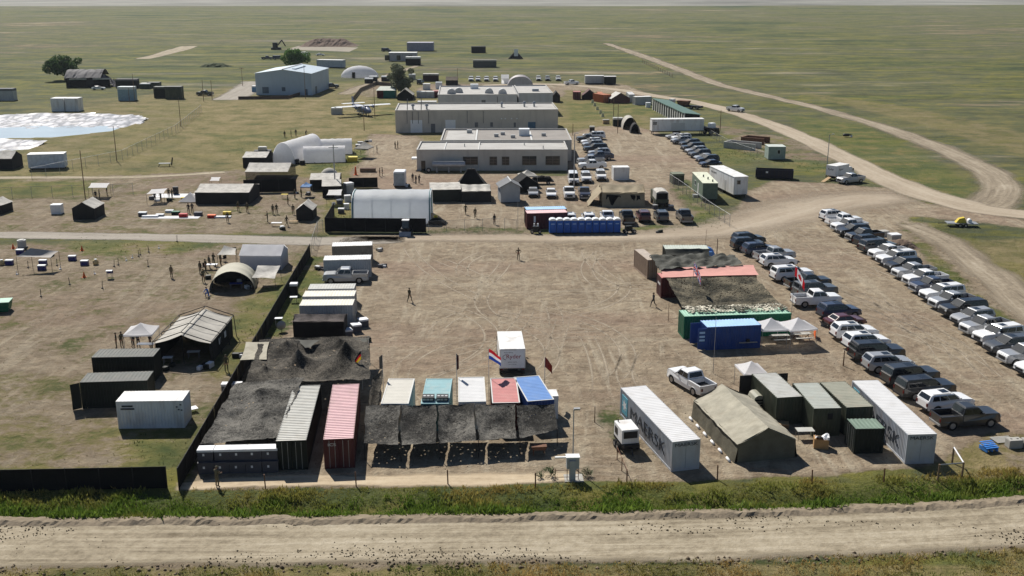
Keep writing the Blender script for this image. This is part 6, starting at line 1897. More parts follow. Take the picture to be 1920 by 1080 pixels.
# grey shed
c, rz, w_ = span(g(939, 381), g(975, 380), 4.2)
t = thing('garden_shed', 'grey gable-roofed shed beside the yard gate', 'shed', c, rz)
x, y = w_ / 2, 2.1
e_, r_ = 3.0, 3.9
obj('wall', MB().loft([[(-x, -y, 0.15), (x, -y, 0.15), (x, y, 0.15), (-x, y, 0.15)], [(-x, -y, e_), (x, -y, e_), (x, y, e_), (-x, y, e_)]]).add([(-x, -y, e_), (x, -y, e_), (0, -y, r_), (-x, y, e_), (x, y, e_), (0, y, r_)], [(0, 1, 2), (4, 3, 5)]), SHEDGREY, t)
for s_ in (-1, 1):
    obj('roof_slope', MB().add([(s_ * (x + 0.35), -y - 0.3, e_ - 0.15), (s_ * (x + 0.35), y + 0.3, e_ - 0.15), (0, y + 0.3, r_ + 0.08), (0, -y - 0.3, r_ + 0.08), (s_ * (x + 0.35), -y - 0.3, e_ - 0.25), (s_ * (x + 0.35), y + 0.3, e_ - 0.25), (0, y + 0.3, r_ - 0.02), (0, -y - 0.3, r_ - 0.02)], [(0, 1, 2, 3), (7, 6, 5, 4), (0, 3, 7, 4), (1, 5, 6, 2), (0, 4, 5, 1)]), SHEDROOF, t)
obj('ridge_cap', MB().bar((0.1, -y - 0.3, r_ + 0.1), (0.1, y + 0.3, r_ + 0.1), 0.12, 6), TRIMW, t)
obj('skid', MB().box(-x + 0.1, x - 0.1, -y + 0.1, y - 0.1, 0, 0.149), BLACK, t)
gable_tent('black gable tent with white ridge edge behind the grey shed', g(966, 362), g(1010, 360), 4.2, 1.6, 3.2, BLACKF, BLACKF, 'y', sag=0.05)
canopy('grey peaked canopy in front of the front grey building windows', g(976, 331, 2.2), g(1008, 330, 2.2), 3.4, 2.2, 3.2, GREYF)
p = g(1016, 345)
t = thing('scrap_trailer', 'black open trailer loaded with dark gear below the building windows', 'trailer', (p.x, p.y, 0), 0.05)
obj('bed', MB().box(-2.3, 2.3, -0.9, 0.9, 0.55, 0.75), BLACK, t); obj('load', MB().grid(lambda u, v: (-2.1 + 4.2 * u, -0.85 + 1.7 * v, 0.75 + 0.9 * (math.sin(math.pi * u) * math.sin(math.pi * v)) ** 0.4 + wr(u * 12, v * 8, 1, 0.6)), 14, 6), BLACKF, t)
for sx in (-1.2, 1.2):
    for sy in (-0.95, 0.95): wheel(t, sx, sy, 0.38)
# sand-coloured modular tent
t, Lx, Ly, tr = gable_tent('sand-coloured tent with flared sides and dark open front in the vehicle yard', g(1128, 386), g(1208, 386), 6.5, 2.5, 3.3, SANDF, SANDF, 'x', 'command_tent', 0.3, sag=0.35, flare=0.9, wr_amp=0.25)
f1, f2 = MB(), MB()
f1.add([(-Lx + 0.5, -Ly - 0.75, 0.03), (-0.3, -Ly - 0.75, 0.03), (-0.5, -Ly - 0.25, 1.9), (-Lx + 0.8, -Ly - 0.2, 2.1)], [(0, 1, 2, 3)]); f2.add([(0.3, -Ly - 0.75, 0.03), (Lx - 0.5, -Ly - 0.75, 0.03), (Lx - 0.9, -Ly - 0.22, 1.9), (0.5, -Ly - 0.2, 2.05)], [(0, 1, 2, 3)])
obj('doorway', f1, BLACKF, t); obj('doorway', f2, BLACKF, t)
obj('side_fly', MB().grid(lambda u, v: (-Lx - 2.4 * u, -Ly + 2 * Ly * v, 2.6 * (1 - u) + 0.05 + wr(u * 4, v * 4, 1, 0.4)), 8, 8), SANDF, t, smooth=True)
obj('tent_pole', MB().bar((-Lx - 0.4, -Ly - 0.9, 1.2), (-Lx - 2.6, -Ly - 0.6, 0.0), 0.05, 6), BLACK, t)
crate('white cargo box trailer behind the sand-coloured tent', g(1163, 336), 3.2, 2.3, 2.6, R(5), WHITE, WHITE, 'cargo_trailer', 'trailer')
# military truck
p = g(1241, 392)
t = thing('military_truck', 'dark green military truck with canvas body and open tailgate', 'truck', (p.x, p.y + 3.4, 0), R(92))
obj('cargo_bed', MB().box(-2.8, 1.0, -1.15, 1.15, 0.95, 1.55), OLIVE, t)
obj('canvas_cover', MB().loft([[(-2.6, -1.12, 1.56), (-2.6, 1.12, 1.56), (-2.6, 1.05, 2.75), (-2.6, 0.5, 3.0), (-2.6, -0.5, 3.0), (-2.6, -1.05, 2.75)][::-1], [(1.0, -1.12, 1.56), (1.0, 1.12, 1.56), (1.0, 1.05, 2.75), (1.0, 0.5, 3.0), (1.0, -0.5, 3.0), (1.0, -1.05, 2.75)][::-1]], caps=True), DKROOF, t)
obj('rear_opening', MB().box(-2.64, -2.605, -0.95, 0.95, 1.5, 2.65), BLACKF, t)
obj('cab', MB().box(1.1, 3.2, -1.1, 1.1, 0.9, 2.4), OLIVE, t, bevel=0.05); obj('windshield', MB().box(3.19, 3.23, -0.95, 0.95, 1.6, 2.25), WINDARK, t)
obj('chassis', MB().box(-2.8, 3.3, -0.5, 0.5, 0.6, 0.94), BLACK, t)
for sx in (-2.0, -0.8, 2.4):
    for sy in (-0.98, 0.98): wheel(t, sx, sy, 0.55, 0.34)
for i, (px, py) in enumerate(((1228, 392), (1258, 393))):
    crate(['dark box on the left behind the military truck', 'dark box on the right behind the military truck'][i], g(px, py), 0.8, 0.6, 0.8, 0.3, CASE, STEEL, 'equipment_box', 'box')
# site office trailers
def trailer(label, A, B, dep, H, z0, wall, roof, name='office_trailer', win=(), door=None, wd=None, words=(), axle=True, lip=0.06):
    c, rz, w_ = span(A, B, dep)
    w_ = wd or w_
    t = thing(name, label, 'trailer', c, rz)
    x, y = w_ / 2, dep / 2
    obj('body', MB().box(-x, x, -y, y, z0, H), wall, t)
    obj('roof', MB().box(-x - lip, x + lip, -y - lip, y + lip, H + 0.001, H + 0.09), roof, t)
    obj('skirt_beam', MB().box(-x + 0.2, x - 0.2, -y + 0.2, y - 0.2, z0 - 0.25, z0 - 0.001), BLACK, t)
    for f, a, b, z_0, z_1 in win: window(t, f, a, b, z_0, z_1, {'F': -y, 'L': -x, 'R': x}[f])
    if door:
        f, a, b = door
        obj('door', rect(MB(), f, a, b, z0 + 0.05, z0 + 2.05, {'F': -y, 'L': -x, 'R': x}[f], 0.03), TRIMW, t)
    for q in (-0.12, 0.12) if axle else ():
        lx = dep > w_
        for s_ in (-1, 1):
            o = MB()
            if lx: o.bar((s_ * (x - 0.35), q * 4.2, 0.38), (s_ * (x - 0.1), q * 4.2, 0.38), 0.38, 12)
            else: o.bar((q * 4.2, s_ * (y - 0.35), 0.38), (q * 4.2, s_ * (y - 0.1), 0.38), 0.38, 12)
            wo = obj('wheel', o, TYRE, t); 
    for sx in (-1, 1):
        for sy in (-1, 1):
            obj('jack', MB().box(sx * (x - 0.4) - 0.08, sx * (x - 0.4) + 0.08, sy * (y - 0.4) - 0.08, sy * (y - 0.4) + 0.08, 0, z0 - 0.25), BLACK, t)
    for bd, sz, m_, z_, y_, sx_ in words:
        lettering(t, bd, sz, m_, (-x - 0.008, y_, z_), FACE_L, sx_)
    return t, x, y


t, x, y = trailer('pale green site office trailer by the yard gate', g(1317, 379), g(1344, 379), 11.5, 3.4, 0.55, mat('pale_green_siding', (0.13, 0.17, 0.13), 0.6), mat('cream_green_roof', (0.62, 0.64, 0.5), 0.6), door=('L', -1.5, -0.6), wd=2.7, win=(('L', 1.6, 2.6, 1.7, 2.5),))
for i in range(3): obj('roof_vent', MB().bar((0.6 - 0.4 * i, -4.5 + 2.5 * i, 3.48), (0.6 - 0.4 * i, -4.5 + 2.5 * i, 3.9), 0.12, 8), BLACK, t)
obj('steps', MB().box(-x - 0.9, -x - 0.02, -1.6, -0.5, 0, 0.5), STEEL, t)
t, x, y = trailer('long white office trailer beside the pale green one', g(1374, 372), g(1401, 371), 12.5, 3.9, 0.7, WHITE, WHITE, win=(('F', -0.75, -0.1, 2.6, 3.3),), door=('L', -2.4, -1.5), wd=2.7, words=(('WILLIAMS', 0.55, LETTER, 3.1, 4.0, 1.2),))
obj('hitch', MB().bar((0, -y, 0.6), (0, -y - 1.2, 0.5), 0.06, 6), BLACK, t)
crate('small pale trailer with dark canopy left of the pale green office', g(1269, 343), 2.3, 2.4, 2.0, R(5), OLIVE, mat('dusty_green_roof', (0.16, 0.18, 0.13), 0.7), 'cargo_trailer', 'trailer')
# roll-off bin
c, rz, w_ = span(g(1416, 335), g(1487, 338), 2.4)
t = thing('roll_off_bin', 'black steel roll-off waste bin beside the gravel road', 'skip', c, rz)
x, y = w_ / 2, 1.2
for bx in ((-x, x, -y, -y + 0.08), (-x, x, y - 0.08, y), (-x, -x + 0.08, -y + 0.08, y - 0.08), (x - 0.08, x, -y + 0.08, y - 0.08)): obj('side', MB().box(*bx, 0.25, 1.9), mat('navy_black_steel', (0.012, 0.014, 0.03), 0.5), t)
obj('floor', MB().box(-x + 0.08, x - 0.08, -y + 0.08, y - 0.08, 0.25, 0.33), RUST, t)
for i in range(9): obj('rib', MB().box(-x + 0.4 + i * (2 * x - 0.8) / 8 - 0.05, -x + 0.4 + i * (2 * x - 0.8) / 8 + 0.05, -y - 0.08, -y - 0.003, 0.3, 1.85), BLACK, t)
obj('label_plate', MB().box(-x + 2.0, -x + 2.45, -y - 0.1, -y - 0.085, 1.25, 1.6), ICE, t)
for sx in (-1, 1): obj('roller', MB().bar((sx * (x - 0.4), -y, 0.13), (sx * (x - 0.4), y, 0.13), 0.13, 8), BLACK, t)
t, x, y = box_truck('white rental box truck with a loading ramp at the road junction', g(1547, 337), g(1566, 340), 4.6, 3.0, [('Ryder', 0.55, LETTER, 2.25, 0.0)], side_words=[('Ryder', 0.6, LETTER, 2.2, -0.5)])
obj('ramp', MB().add([(-0.4, -y - 0.05, 0.8), (0.4, -y - 0.05, 0.8), (0.4, -y - 2.6, 0.05), (-0.4, -y - 2.6, 0.05)], [(0, 1, 2, 3)]), PALEWOOD, t)
t, x, y = trailer('small pale green steel shed beyond the roll-off bin', g(1440, 300), g(1472, 300), 3.6, 2.9, 0.15, mat('pale_sage_siding', (0.28, 0.34, 0.30), 0.6), mat('pale_sage_roof', (0.52, 0.56, 0.52), 0.5), 'steel_shed', win=(('F', 0.1, 0.7, 1.4, 2.2),), axle=False)
for i, (px, py, w_) in enumerate(((1392, 278, 8.0), (1416, 268, 6.0))):
    p = g(px, py)
    t = thing('material_bay', ['dark walled material bay left of the pale green shed', 'rust-coloured material bay behind the dark one'][i], 'bay', (p.x, p.y, 0), R(-35))
    for bx in ((-w_ / 2, w_ / 2, -2, -1.7), (-w_ / 2, -w_ / 2 + 0.3, -1.7, 2), (-w_ / 2 + 0.3, w_ / 2, 1.7, 2)): obj('wall', MB().box(*bx, 0, 1.5), (GREYROOF, RUST)[i], t)
    obj('heap', MB().grid(lambda u, v: (-w_ / 2 + 0.5 + (w_ - 1) * u, -1.5 + 3 * v, 1.2 * math.sin(math.pi * u) * math.sin(math.pi * v)), 8, 6), DIRTM, t)
fence('chain-link fence along the red dirt lot', [g(1333, 258), g(1372, 280), g(1432, 300)], 1.8, 'chain_link_fence', MESHW, STEEL, 3.0, pr=0.03)

# maroon containers and toilets
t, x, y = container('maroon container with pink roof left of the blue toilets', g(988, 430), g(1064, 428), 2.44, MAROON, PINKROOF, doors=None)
obj('marking', MB().box(-x + 1.1, -x + 1.4, -y - 0.006, -y + 0.02, 1.1, 2.1), LETTERW, t)
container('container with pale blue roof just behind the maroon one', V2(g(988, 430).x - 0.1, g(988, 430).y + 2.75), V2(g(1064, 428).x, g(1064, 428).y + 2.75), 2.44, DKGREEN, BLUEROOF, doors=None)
pa, pb = g(1029.5, 438), g(1163.5, 437)
for i in range(10):
    q = pa.lerp(pb, (i + 0.5) / 10)
    t = thing('portable_toilet', 'blue portable toilet with white roof, %s from the left of the row' % ORD[i], 'toilet', (q.x, q.y + 0.58, 0), R(3), 'blue portable toilets by the lane')
    hx, hy = 0.53, 0.56
    obj('cabin', MB().box(-hx, hx, -hy, hy, 0.12, 2.05), POTTY, t, bevel=0.03)
    obj('door', MB().box(-hx + 0.1, hx - 0.1, -hy - 0.03, -hy - 0.002, 0.2, 1.95), mat('blue_plastic_door', (0.018, 0.10, 0.42), 0.4), t)
    obj('door_sign', MB().box(-0.28, 0.28, -hy - 0.04, -hy - 0.031, 1.45, 1.6), mat('sign_pale_blue', (0.3, 0.45, 0.7), 0.5), t)
    obj('base', MB().box(-hx - 0.03, hx + 0.03, -hy - 0.03, hy + 0.03, 0, 0.118), PLASTB, t)
    rf = MB(); n_ = 8
    rf.loft([[(math.cos(math.pi * k / n_) * (hx + 0.04), yy, 2.06 + 0.32 * math.sin(math.pi * k / n_)) for k in range(n_ + 1)] for yy in (-hy - 0.04, hy + 0.04)])
    obj('roof', rf, PLASTW, t)
p = g(1005, 438)
t = thing('generator', 'small black generator cart in front of the maroon container', 'generator', (p.x, p.y, 0), 0)
obj('engine', MB().box(-0.5, 0.5, -0.4, 0.4, 0.35, 1.2), BLACK, t, bevel=0.04)
for sx in (-0.28, 0.28): obj('lamp', MB().bar((sx, 0, 1.2), (sx, 0, 1.65), 0.12, 8), PLASTW, t)
for sx in (-0.6, 0.6): wheel(t, sx, 0, 0.3)
p = g(1180, 437)
t = thing('tool_cart', 'black tool cart at the right end of the toilet row', 'cart', (p.x, p.y, 0), 0.3)
obj('frame', MB().box(-0.9, 0.9, -0.4, 0.4, 0.4, 0.55), BLACK, t); obj('load', MB().box(-0.7, 0.4, -0.35, 0.35, 0.551, 1.2), DKGREEN, t, bevel=0.05)
for sx in (-0.7, 0.7): wheel(t, sx, 0.4, 0.3); wheel(t, sx, -0.4, 0.3)
# fences with gate
fence('chain-link fence right of the white arch shelter', [V2(-13.2, 162.4), g(938, 431)], 1.9, 'chain_link_fence', MESHW, STEEL, 2.8, pr=0.03)
fence('chain-link fence stub left of the maroon container', [g(946, 432), g(968, 434)], 1.9, 'chain_link_fence', MESHW, STEEL, 2.8, pr=0.03)
fence('chain-link fence along the grass beside the pale green office trailer', [g(1255, 345), g(1280, 362), g(1330, 400), g(1368, 425)], 2.0, 'chain_link_fence', MESHW, STEEL, 2.8, pr=0.035)
fence('chain-link fence across the far left field', [g(-200, 378), g(60, 370), g(250, 364)], 2.0, 'chain_link_fence', MESHW, STEEL, 3.5, pr=0.04)
fence('chain-link fence round the lined pond', [g(60, 335), g(230, 300), g(330, 250), g(378, 210)], 2.2, 'chain_link_fence', MESHW, STEEL, 3.5, pr=0.04)
fence('chain-link fence along the far main road', [g(1205, 118), g(1260, 145)], 1.6, 'chain_link_fence', MESHW, WOOD, 6, pr=0.12)
fence('chain-link fence joining the black fence to the white arch shelter yard', [V2(-29.2, 149.0), g(596, 440), g(606, 436)], 2.1, 'chain_link_fence', MESHW, STEEL, 3, pr=0.035)
pole('silver lamp post in front of the vehicle yard', 1076, 352, 250, 0.12, GREYPAINT, 'lamp_post', lamp=0.5)
pole('thin post with white top left of the maroon container', 971, 432, 379, 0.04, STEEL, 'post')

# ================================================================== LEFT FIELD
barrel('beige arch shelter open at the front near the black fence', V2(-38.6, 129.0), V2(-33.0, 129.8), 4.6, 2.65, mat('beige_shelter_fabric', (0.46, 0.44, 0.36), 0.8, 0.1, 0.8, bump=0.3), DKFAB, 'y', 'arch_shelter', ('F',), ribs=2, ribm=BLACK)
awning('grey-brown awning on the right side of the beige arch shelter', [V2(-33.3, 129.9) + Vector((0, 0, 1.7)), V2(-30.6, 131) + Vector((0, 0, 1.3)), V2(-30.6, 134.6) + Vector((0, 0, 2.0)), V2(-33.5, 134.2) + Vector((0, 0, 2.2))], DKROOF, sag=0.25, amp=0.2)
gable_tent('white gable tent beside the beige arch shelter', V2(-37.4, 140.2), V2(-31.7, 140.0), 4.0, 2.1, 3.1, WHITEF, mat('white_tent_wall', (0.6, 0.6, 0.64), 0.75, 0.06), 'x', sag=0.05)
awning('small brown shade tarp left of the white gable tent', [g(407, 478, 1.6), g(442, 478, 1.9), g(443, 466, 2.2), g(420, 460, 2.6)], DKROOF, sag=0.1)
table('camp table with white gear in front of the soldiers by the beige arch shelter', g(397, 505), 1.6, 0.8, 0.05, PLASTW)
for i, (px, py) in enumerate(((383, 506), (409, 507), (420, 490))):
    q = g(px, py)
    t = thing('camp_chair', ['left', 'right', 'rear'][i] + ' dark camp chair at the table by the beige arch shelter', 'chair', (q.x, q.y, 0), i * 2.0)
    obj('seat', MB().box(-0.28, 0.28, -0.25, 0.25, 0.4, 0.45), BLACKF, t); obj('backrest', MB().box(-0.28, 0.28, 0.25, 0.29, 0.46, 0.95), BLACKF, t)
    for sx in (-0.25, 0.25):
        for sy in (-0.22, 0.22): obj('leg', MB().bar((sx, sy, 0), (sx, sy, 0.4), 0.015, 4), BLACK, t)
table('blue-covered table inside the beige arch shelter', V2(-35.6, 130.8), 1.6, 0.7, 0.1, mat('blue_cloth', (0.03, 0.06, 0.35), 0.8))
# sagging shade cloth with its poles
awning('pale grey shade cloth on poles above the blue coolers', [g(30, 481, 2.2), g(95, 483, 2.0), g(110, 471, 2.3), g(57, 465, 3.0)], mat('grey_shade_cloth', (0.36, 0.34, 0.32), 0.85, 0.12, 1), sag=0.35, amp=0.1, n=16)
p = g(42, 466)
t = thing('grey_tank', 'grey water tank behind the pale shade cloth', 'tank', (p.x, p.y, 0), 0)
obj('barrel', MB().bar((0, 0, 0.25), (0, 0, 1.3), 0.62, 14), GREYPAINT, t); obj('lid', MB().bar((0, 0, 1.3), (0, 0, 1.4), 0.4, 12), GREYROOF, t); obj('stand', MB().box(-0.6, 0.6, -0.6, 0.6, 0, 0.249), BLACK, t)
for i, (px, py) in enumerate(((18, 496), (81, 496), (136, 488), (159, 497), (79, 506), (38, 476))):
    crate('navy blue cooler with white lid, ' + ['at the left edge', 'in front of the pale shade cloth', 'behind the row, near an orange marker', 'beside the sand-coloured barrel', 'on the shadow of the shade cloth', 'under the pale shade cloth'][i], g(px, py), 1.0, 0.6, 0.7, 0.05, NAVY, PLASTW, 'cooler_box', 'cooler', 'navy coolers in the left field')
t = table('small white table with navy cloth sides in the left field', g(206, 522), 0.8, 0.6, 0.1, PLASTW, 1.1)
obj('cloth_side', MB().box(-0.42, 0.42, 0.29, 0.31, 0.6, 1.04), NAVY, t)
for i, (px, py) in enumerate(((4, 497), (180, 496))):
    q = g(px, py); t = thing('sand_barrel', ['tan drum at the left edge beside the blue cooler', 'tan round bag between the blue coolers'][i], 'drum', (q.x, q.y, 0), 0)
    obj('drum', MB().loft([[(r_ * math.cos(a), r_ * math.sin(a), z_) for a in [2 * math.pi * k / 10 for k in range(10)]] for z_, r_ in ((0, 0.3), (0.2, 0.42), (0.55, 0.4), (0.75, 0.2))]), mat('tan_sack', (0.5, 0.38, 0.2), 0.8), t, smooth=True)
    obj('lid', MB().bar((0, 0, 0.74), (0, 0, 0.8), 0.2, 8), PLASTW, t)
for i, (px, py) in enumerate(((158, 520), (154, 470), (25, 466))):
    q = g(px, py); t = thing('traffic_cone', 'orange marker cone ' + ['nearest the white table in the left field', 'by the grass strip in the left field', 'at the far left beyond the tan drum'][i], 'cone', (q.x, q.y, 0), 0)
    obj('cone', MB().bar((0, 0, 0.04), (0, 0, 0.75), 0.22, 10, r2=0.04), ORANGE, t); obj('base', MB().box(-0.25, 0.25, -0.25, 0.25, 0, 0.04), ORANGE, t)
stakes = [(32, 515), (53, 502), (107, 498), (113, 505), (131, 534), (77, 556), (178, 514), (214, 500), (222, 497), (237, 489), (260, 481), (279, 473), (298, 466), (332, 453), (192, 541), (248, 484), (263, 478), (278, 500)]
for i, (px, py) in enumerate(stakes):
    q = g(px, py); h_ = 1.0 if i % 3 else 0.5
    o = obj('ground_stake', MB().bar((0, 0, 0), (random.uniform(-0.1, 0.1), 0, h_), 0.045, 6).box(-0.12, 0.12, -0.1, 0.1, 0.0, 0.12), BLACK if i % 3 else ICE, None, (q.x, q.y, 0))
    tag(o, ('dark' if i % 3 else 'pale') + ' marker stake in the left field, %s from the left' % ORD[sorted(range(len(stakes)), key=lambda k: stakes[k][0]).index(i)], 'stake', 'marker stakes in the left field')
# upper-left tents and displays
gable_tent('long black tent with grey roof in the upper left field', g(367, 383), g(468, 383), 8.0, 2.2, 3.0, DKROOF, DKFAB, 'x', sag=0.12)
gable_tent('small dark grey tent with black walls by the left field', g(137, 412), g(178, 412), 4.6, 2.0, 3.0, DKROOF, DKFAB, 'y', sag=0.08)
gable_tent('small grey ridge tent left of the white arch shelter', g(556, 414), g(586, 414), 4.2, 1.9, 2.9, DKROOF, DKFAB, 'y', sag=0.08)
gable_tent('dark tent cut by the left edge, with a person beside it', g(-32, 401), g(2, 402), 3.6, 1.6, 2.4, DKROOF, DKFAB, 'y')
crate('white cube container with black hatch beside the small dark tent', g(108, 400), 1.7, 1.4, 1.6, 0.05, PLASTW, PLASTW, 'water_cube', 'tank')
awning('flat white canopy over standing soldiers in the upper left', [g(165, 352, 2.0), g(200, 352, 2.0), g(206, 343, 2.2), g(171, 343, 2.2)], WHITEF, 'flat_canopy', 'canopy', sag=0.05, amp=0.02)
awning('white canopy over the display table group', [g(274, 364, 1.9), g(307, 362, 1.9), g(314, 353, 2.1), g(284, 355, 2.1)], WHITEF, 'flat_canopy', 'canopy', sag=0.05, amp=0.02)
awning('small flat white canopy behind the long black tent', [g(393, 339, 1.9), g(411, 339, 1.9), g(414, 332, 2.0), g(396, 332, 2.0)], WHITEF, 'flat_canopy', 'canopy', sag=0.03, amp=0.02)
awning('white canopy at the left end of the white arch shelter', [g(612, 366, 2.0), g(640, 366, 2.0), g(642, 355, 2.2), g(616, 356, 2.2)], WHITEF, 'flat_canopy', 'canopy', sag=0.05, amp=0.02)
canopy('low white pyramid tent on the ground left of the long black tent', g(334, 381), g(372, 381), 3.2, 0.25, 1.7, WHITEF, valance=0, name='pyramid_tent', cat='tent')
disp = [(268, 405, CASE, PLASTW, 0.7, 'white-lidded case at the left end'), (282, 407, ICE, ICE, 0.3, 'flat white mat left of centre'), (300, 405, STEEL, ICE, 0.35, 'grey case left of centre'), (330, 402, DKGREEN, GREENCONT, 0.55, 'green crate in the middle'), (344, 407, REDP, REDP, 0.6, 'red box in the middle'), (372, 404, CASE, CASE, 0.6, 'dark case right of centre'), (397, 408, REDP, ORANGE, 0.5, 'red box at the right'), (418, 408, PLASTW, PLASTW, 0.25, 'white mat at the right end'), (426, 402, YELLOW, YELLOW, 0.5, 'yellow case at the right end'), (318, 398, ICE, PLASTW, 0.4, 'white case behind the middle')]
for px, py, a, b, h_, lb in disp:
    crate(lb + ' of the equipment display in the upper left field', g(px, py), 1.3 if 'mat' not in lb else 2.6, 0.8, h_, 0.02, a, b, 'display_case', 'case', 'equipment laid out on display')
p = g(312, 409)
struct('ground_sheet', MB().box(p.x - 4.2, p.x + 5.4, p.y - 0.4, p.y + 1.6, 0.025, 0.03), mat('pale_ground_sheet', (0.55, 0.56, 0.58), 0.7, 0.15, 1))
p = g(310, 370)
struct('mat_sheet', MB().box(p.x - 3.0, p.x + 5.0, p.y - 0.4, p.y + 3.4, 0.025, 0.03), mat('white_ground_sheet', (0.62, 0.62, 0.62), 0.7, 0.15, 1))
for i, (px, py) in enumerate(((285, 374), (295, 377), (318, 377), (330, 364), (345, 377))):
    crate(['dark box under the white display canopy', 'white box under the white display canopy', 'green box right of the display canopy', 'tall dark box behind the display canopy', 'yellow-lidded box beside the low pyramid tent'][i], g(px, py), 0.9, 0.7, [0.6, 0.4, 0.6, 1.4, 0.7][i], 0.1, [CASE, ICE, DKGREEN, BLACK, CASE][i], [CASE, ICE, OLIVE, BLACK, YELLOW][i], 'display_case', 'case', 'boxes round the display canopy')
p = g(311, 312)
t = thing('picnic_bench', 'dark bench frame standing alone on the grass slope', 'bench', (p.x, p.y, 0), 0.1)
obj('seat', MB().box(-1.4, 1.0, -0.4, 0.4, 0.6, 0.72), GREYPAINT, t); obj('backrest', MB().bar((1.2, 0, 0.2), (1.5, 0.2, 1.9), 0.15, 6), BLACK, t)
for sx in (-1.5, 0.9): obj('leg', MB().bar((sx, -0.4, 0), (sx * 0.8, 0.3, 0.6), 0.08, 5), BLACK, t)
table('stretcher table among the soldiers at the small grey tent', g(519, 424), 1.7, 0.7, 0.02, ICE, 0.6)
table('low pale table beside the small grey ridge tent', g(550, 418), 1.5, 0.5, 0.05, PALEWOOD, 0.35)
table('yellow-topped table by the black screen in front of the kitchen tent', g(534, 372), 1.2, 0.7, 0.0, YELLOW, 0.8)
canopy('small blue canopy in front of the dark screen fence', g(563, 350, 2.0), g(581, 350, 2.0), 2.2, 2.0, 2.7, mat('canopy_blue', (0.16, 0.3, 0.55), 0.7))

gear = [(430, 470, 'right of the brown shade tarp'), (456, 528, 'under the grey-brown awning'), (470, 541, 'at the right foot of the beige arch shelter'), (388, 522, 'left of the beige arch shelter'), (312, 690, 'in the mouth of the frame tent, left'), (386, 690, 'in the mouth of the frame tent, right'), (440, 668, 'on the grass by the frame tent corner'), (97, 480, 'under the pale shade cloth edge'), (485, 352, 'at the left foot of the kitchen tent'), (556, 362, 'by the small blue canopy'), (578, 366, 'right of the small blue canopy'), (530, 430, 'near the stretcher table'), (620, 384, 'beside the white canopy at the arch shelter'), (690, 266, 'right of the hip-roofed canopy'), (765, 350, 'right of the portable cabin'), (1238, 436, 'on the grass below the parked pickups'), (600, 506, 'inside the black fence by the silver pickup'), (716, 500, 'at the right end of the grey box trailer'), (712, 470, 'at the right end of the tan container'), (688, 640, 'right of the white-topped bins')]
for i, (px, py, lb) in enumerate(gear):
    q = g(px, py); rg = random.Random(200 + i)
    t = thing('gear_pile', 'small pile of bags and cases ' + lb, 'gear', (q.x, q.y, 0), rg.uniform(0, 3))
    for k in range(rg.randint(3, 5)):
        X, Y, s_ = rg.uniform(-0.7, 0.7), rg.uniform(-0.5, 0.5), rg.uniform(0.2, 0.42)
        if k % 2: obj('bag', MB().bar((X - s_, Y, s_ * 0.6), (X + s_, Y + 0.2, s_ * 0.6), s_ * 0.6, 8), rg.choice((BLACKF, OLIVE, BEIGEF, CASE)), t, smooth=True)
        else: obj('case', MB().box(X - s_, X + s_, Y - s_ * 0.7, Y + s_ * 0.7, 0, s_ * 1.3), rg.choice((CASE, ICE, DKGREEN, STEEL)), t, bevel=0.03)

# kitchen tents, dark screens
gable_tent('long open kitchen tent with grey roof behind the black screen', g(461, 339), g(540, 339), 8.0, 1.9, 3.0, DKROOF, pane_mat('open_side_shade', (0.02, 0.02, 0.02), 0.5), 'x', 'kitchen_tent', sag=0.15)  # half-clear dark walls put in for the shaded open interior
gable_tent('grey-roofed dark tent behind the long kitchen tent', g(456, 315), g(500, 315), 7.0, 2.3, 3.0, DKROOF, DKFAB, 'x')
fence('black screen in front of the long kitchen tent', [g(458, 362), g(556, 360)], 2.5, spacing=3.0)
fence('black screen with grey end panel right of the small dark tents', [g(655, 353), g(708, 352)], 2.0, spacing=3.0)
gable_tent('dark tent with pale double roof near the white dome', g(582, 357), g(637, 356), 7, 2.1, 2.7, DKROOF, BLACKF, 'x')
gable_tent('dark boxy tent with grey roof patch left of the white arch shelter yard', g(605, 371), g(640, 370), 6.5, 2.2, 2.8, DKROOF, BLACKF, 'x')
p = g(618, 335)
t = thing('dome_tent', 'small pale dome tent behind the dark tents', 'tent', (p.x, p.y, 0), 0)
dmm = MB(); dmm.loft([[(2.0 * math.cos(e_) * math.cos(a_), 1.7 * math.cos(e_) * math.sin(a_), 2.2 * math.sin(e_)) for a_ in [2 * math.pi * i / 16 for i in range(16)]] for e_ in (0, 0.35, 0.7, 1.05, 1.4, 1.55)])
obj('dome', dmm, GREYF, t, smooth=True); obj('doorway', MB().box(-0.5, 0.4, -1.72, -1.3, 0, 1.2), DKFAB, t)
# inflatable white tents
A, B = g(511, 306), g(553, 308)
barrel('big white inflatable hall with round end, left of the two tunnels', A, B, 15, 4.6, WHITEF, mat('white_end_panel', (0.8, 0.82, 0.86), 0.7, 0.05, transl=0.4), 'y', 'inflatable_tent', (), ribs=3, cat='tent', fold=0.02)
barrel('white inflatable tunnel tent nearer the camera', g(569, 306), g(648, 304), 5.0, 3.3, WHITEF, WHITEF, 'x', 'inflatable_tent', (), ribs=6, cat='tent', fold=0.03)
barrel('white inflatable tunnel tent behind the nearer one', g(585, 291), g(661, 289), 5.0, 3.3, WHITEF, WHITEF, 'x', 'inflatable_tent', (), ribs=6, cat='tent', fold=0.03)
canopy('grey hip-roofed canopy at the end of the inflatable tents', g(664, 278, 2.3), g(690, 279, 2.3), 3.6, 2.3, 3.7, GREYF)
for i, (px, py) in enumerate(((672, 279), (683, 280), (676, 274))):
    crate(['left', 'right', 'rear'][i] + ' dark stack of gear under the hip-roofed canopy', g(px, py), 1.2, 0.9, 1.1, 0.2 * i, CASE, [ICE, CASE, STEEL][i], 'gear_stack', 'gear', 'gear under the hip-roofed canopy')
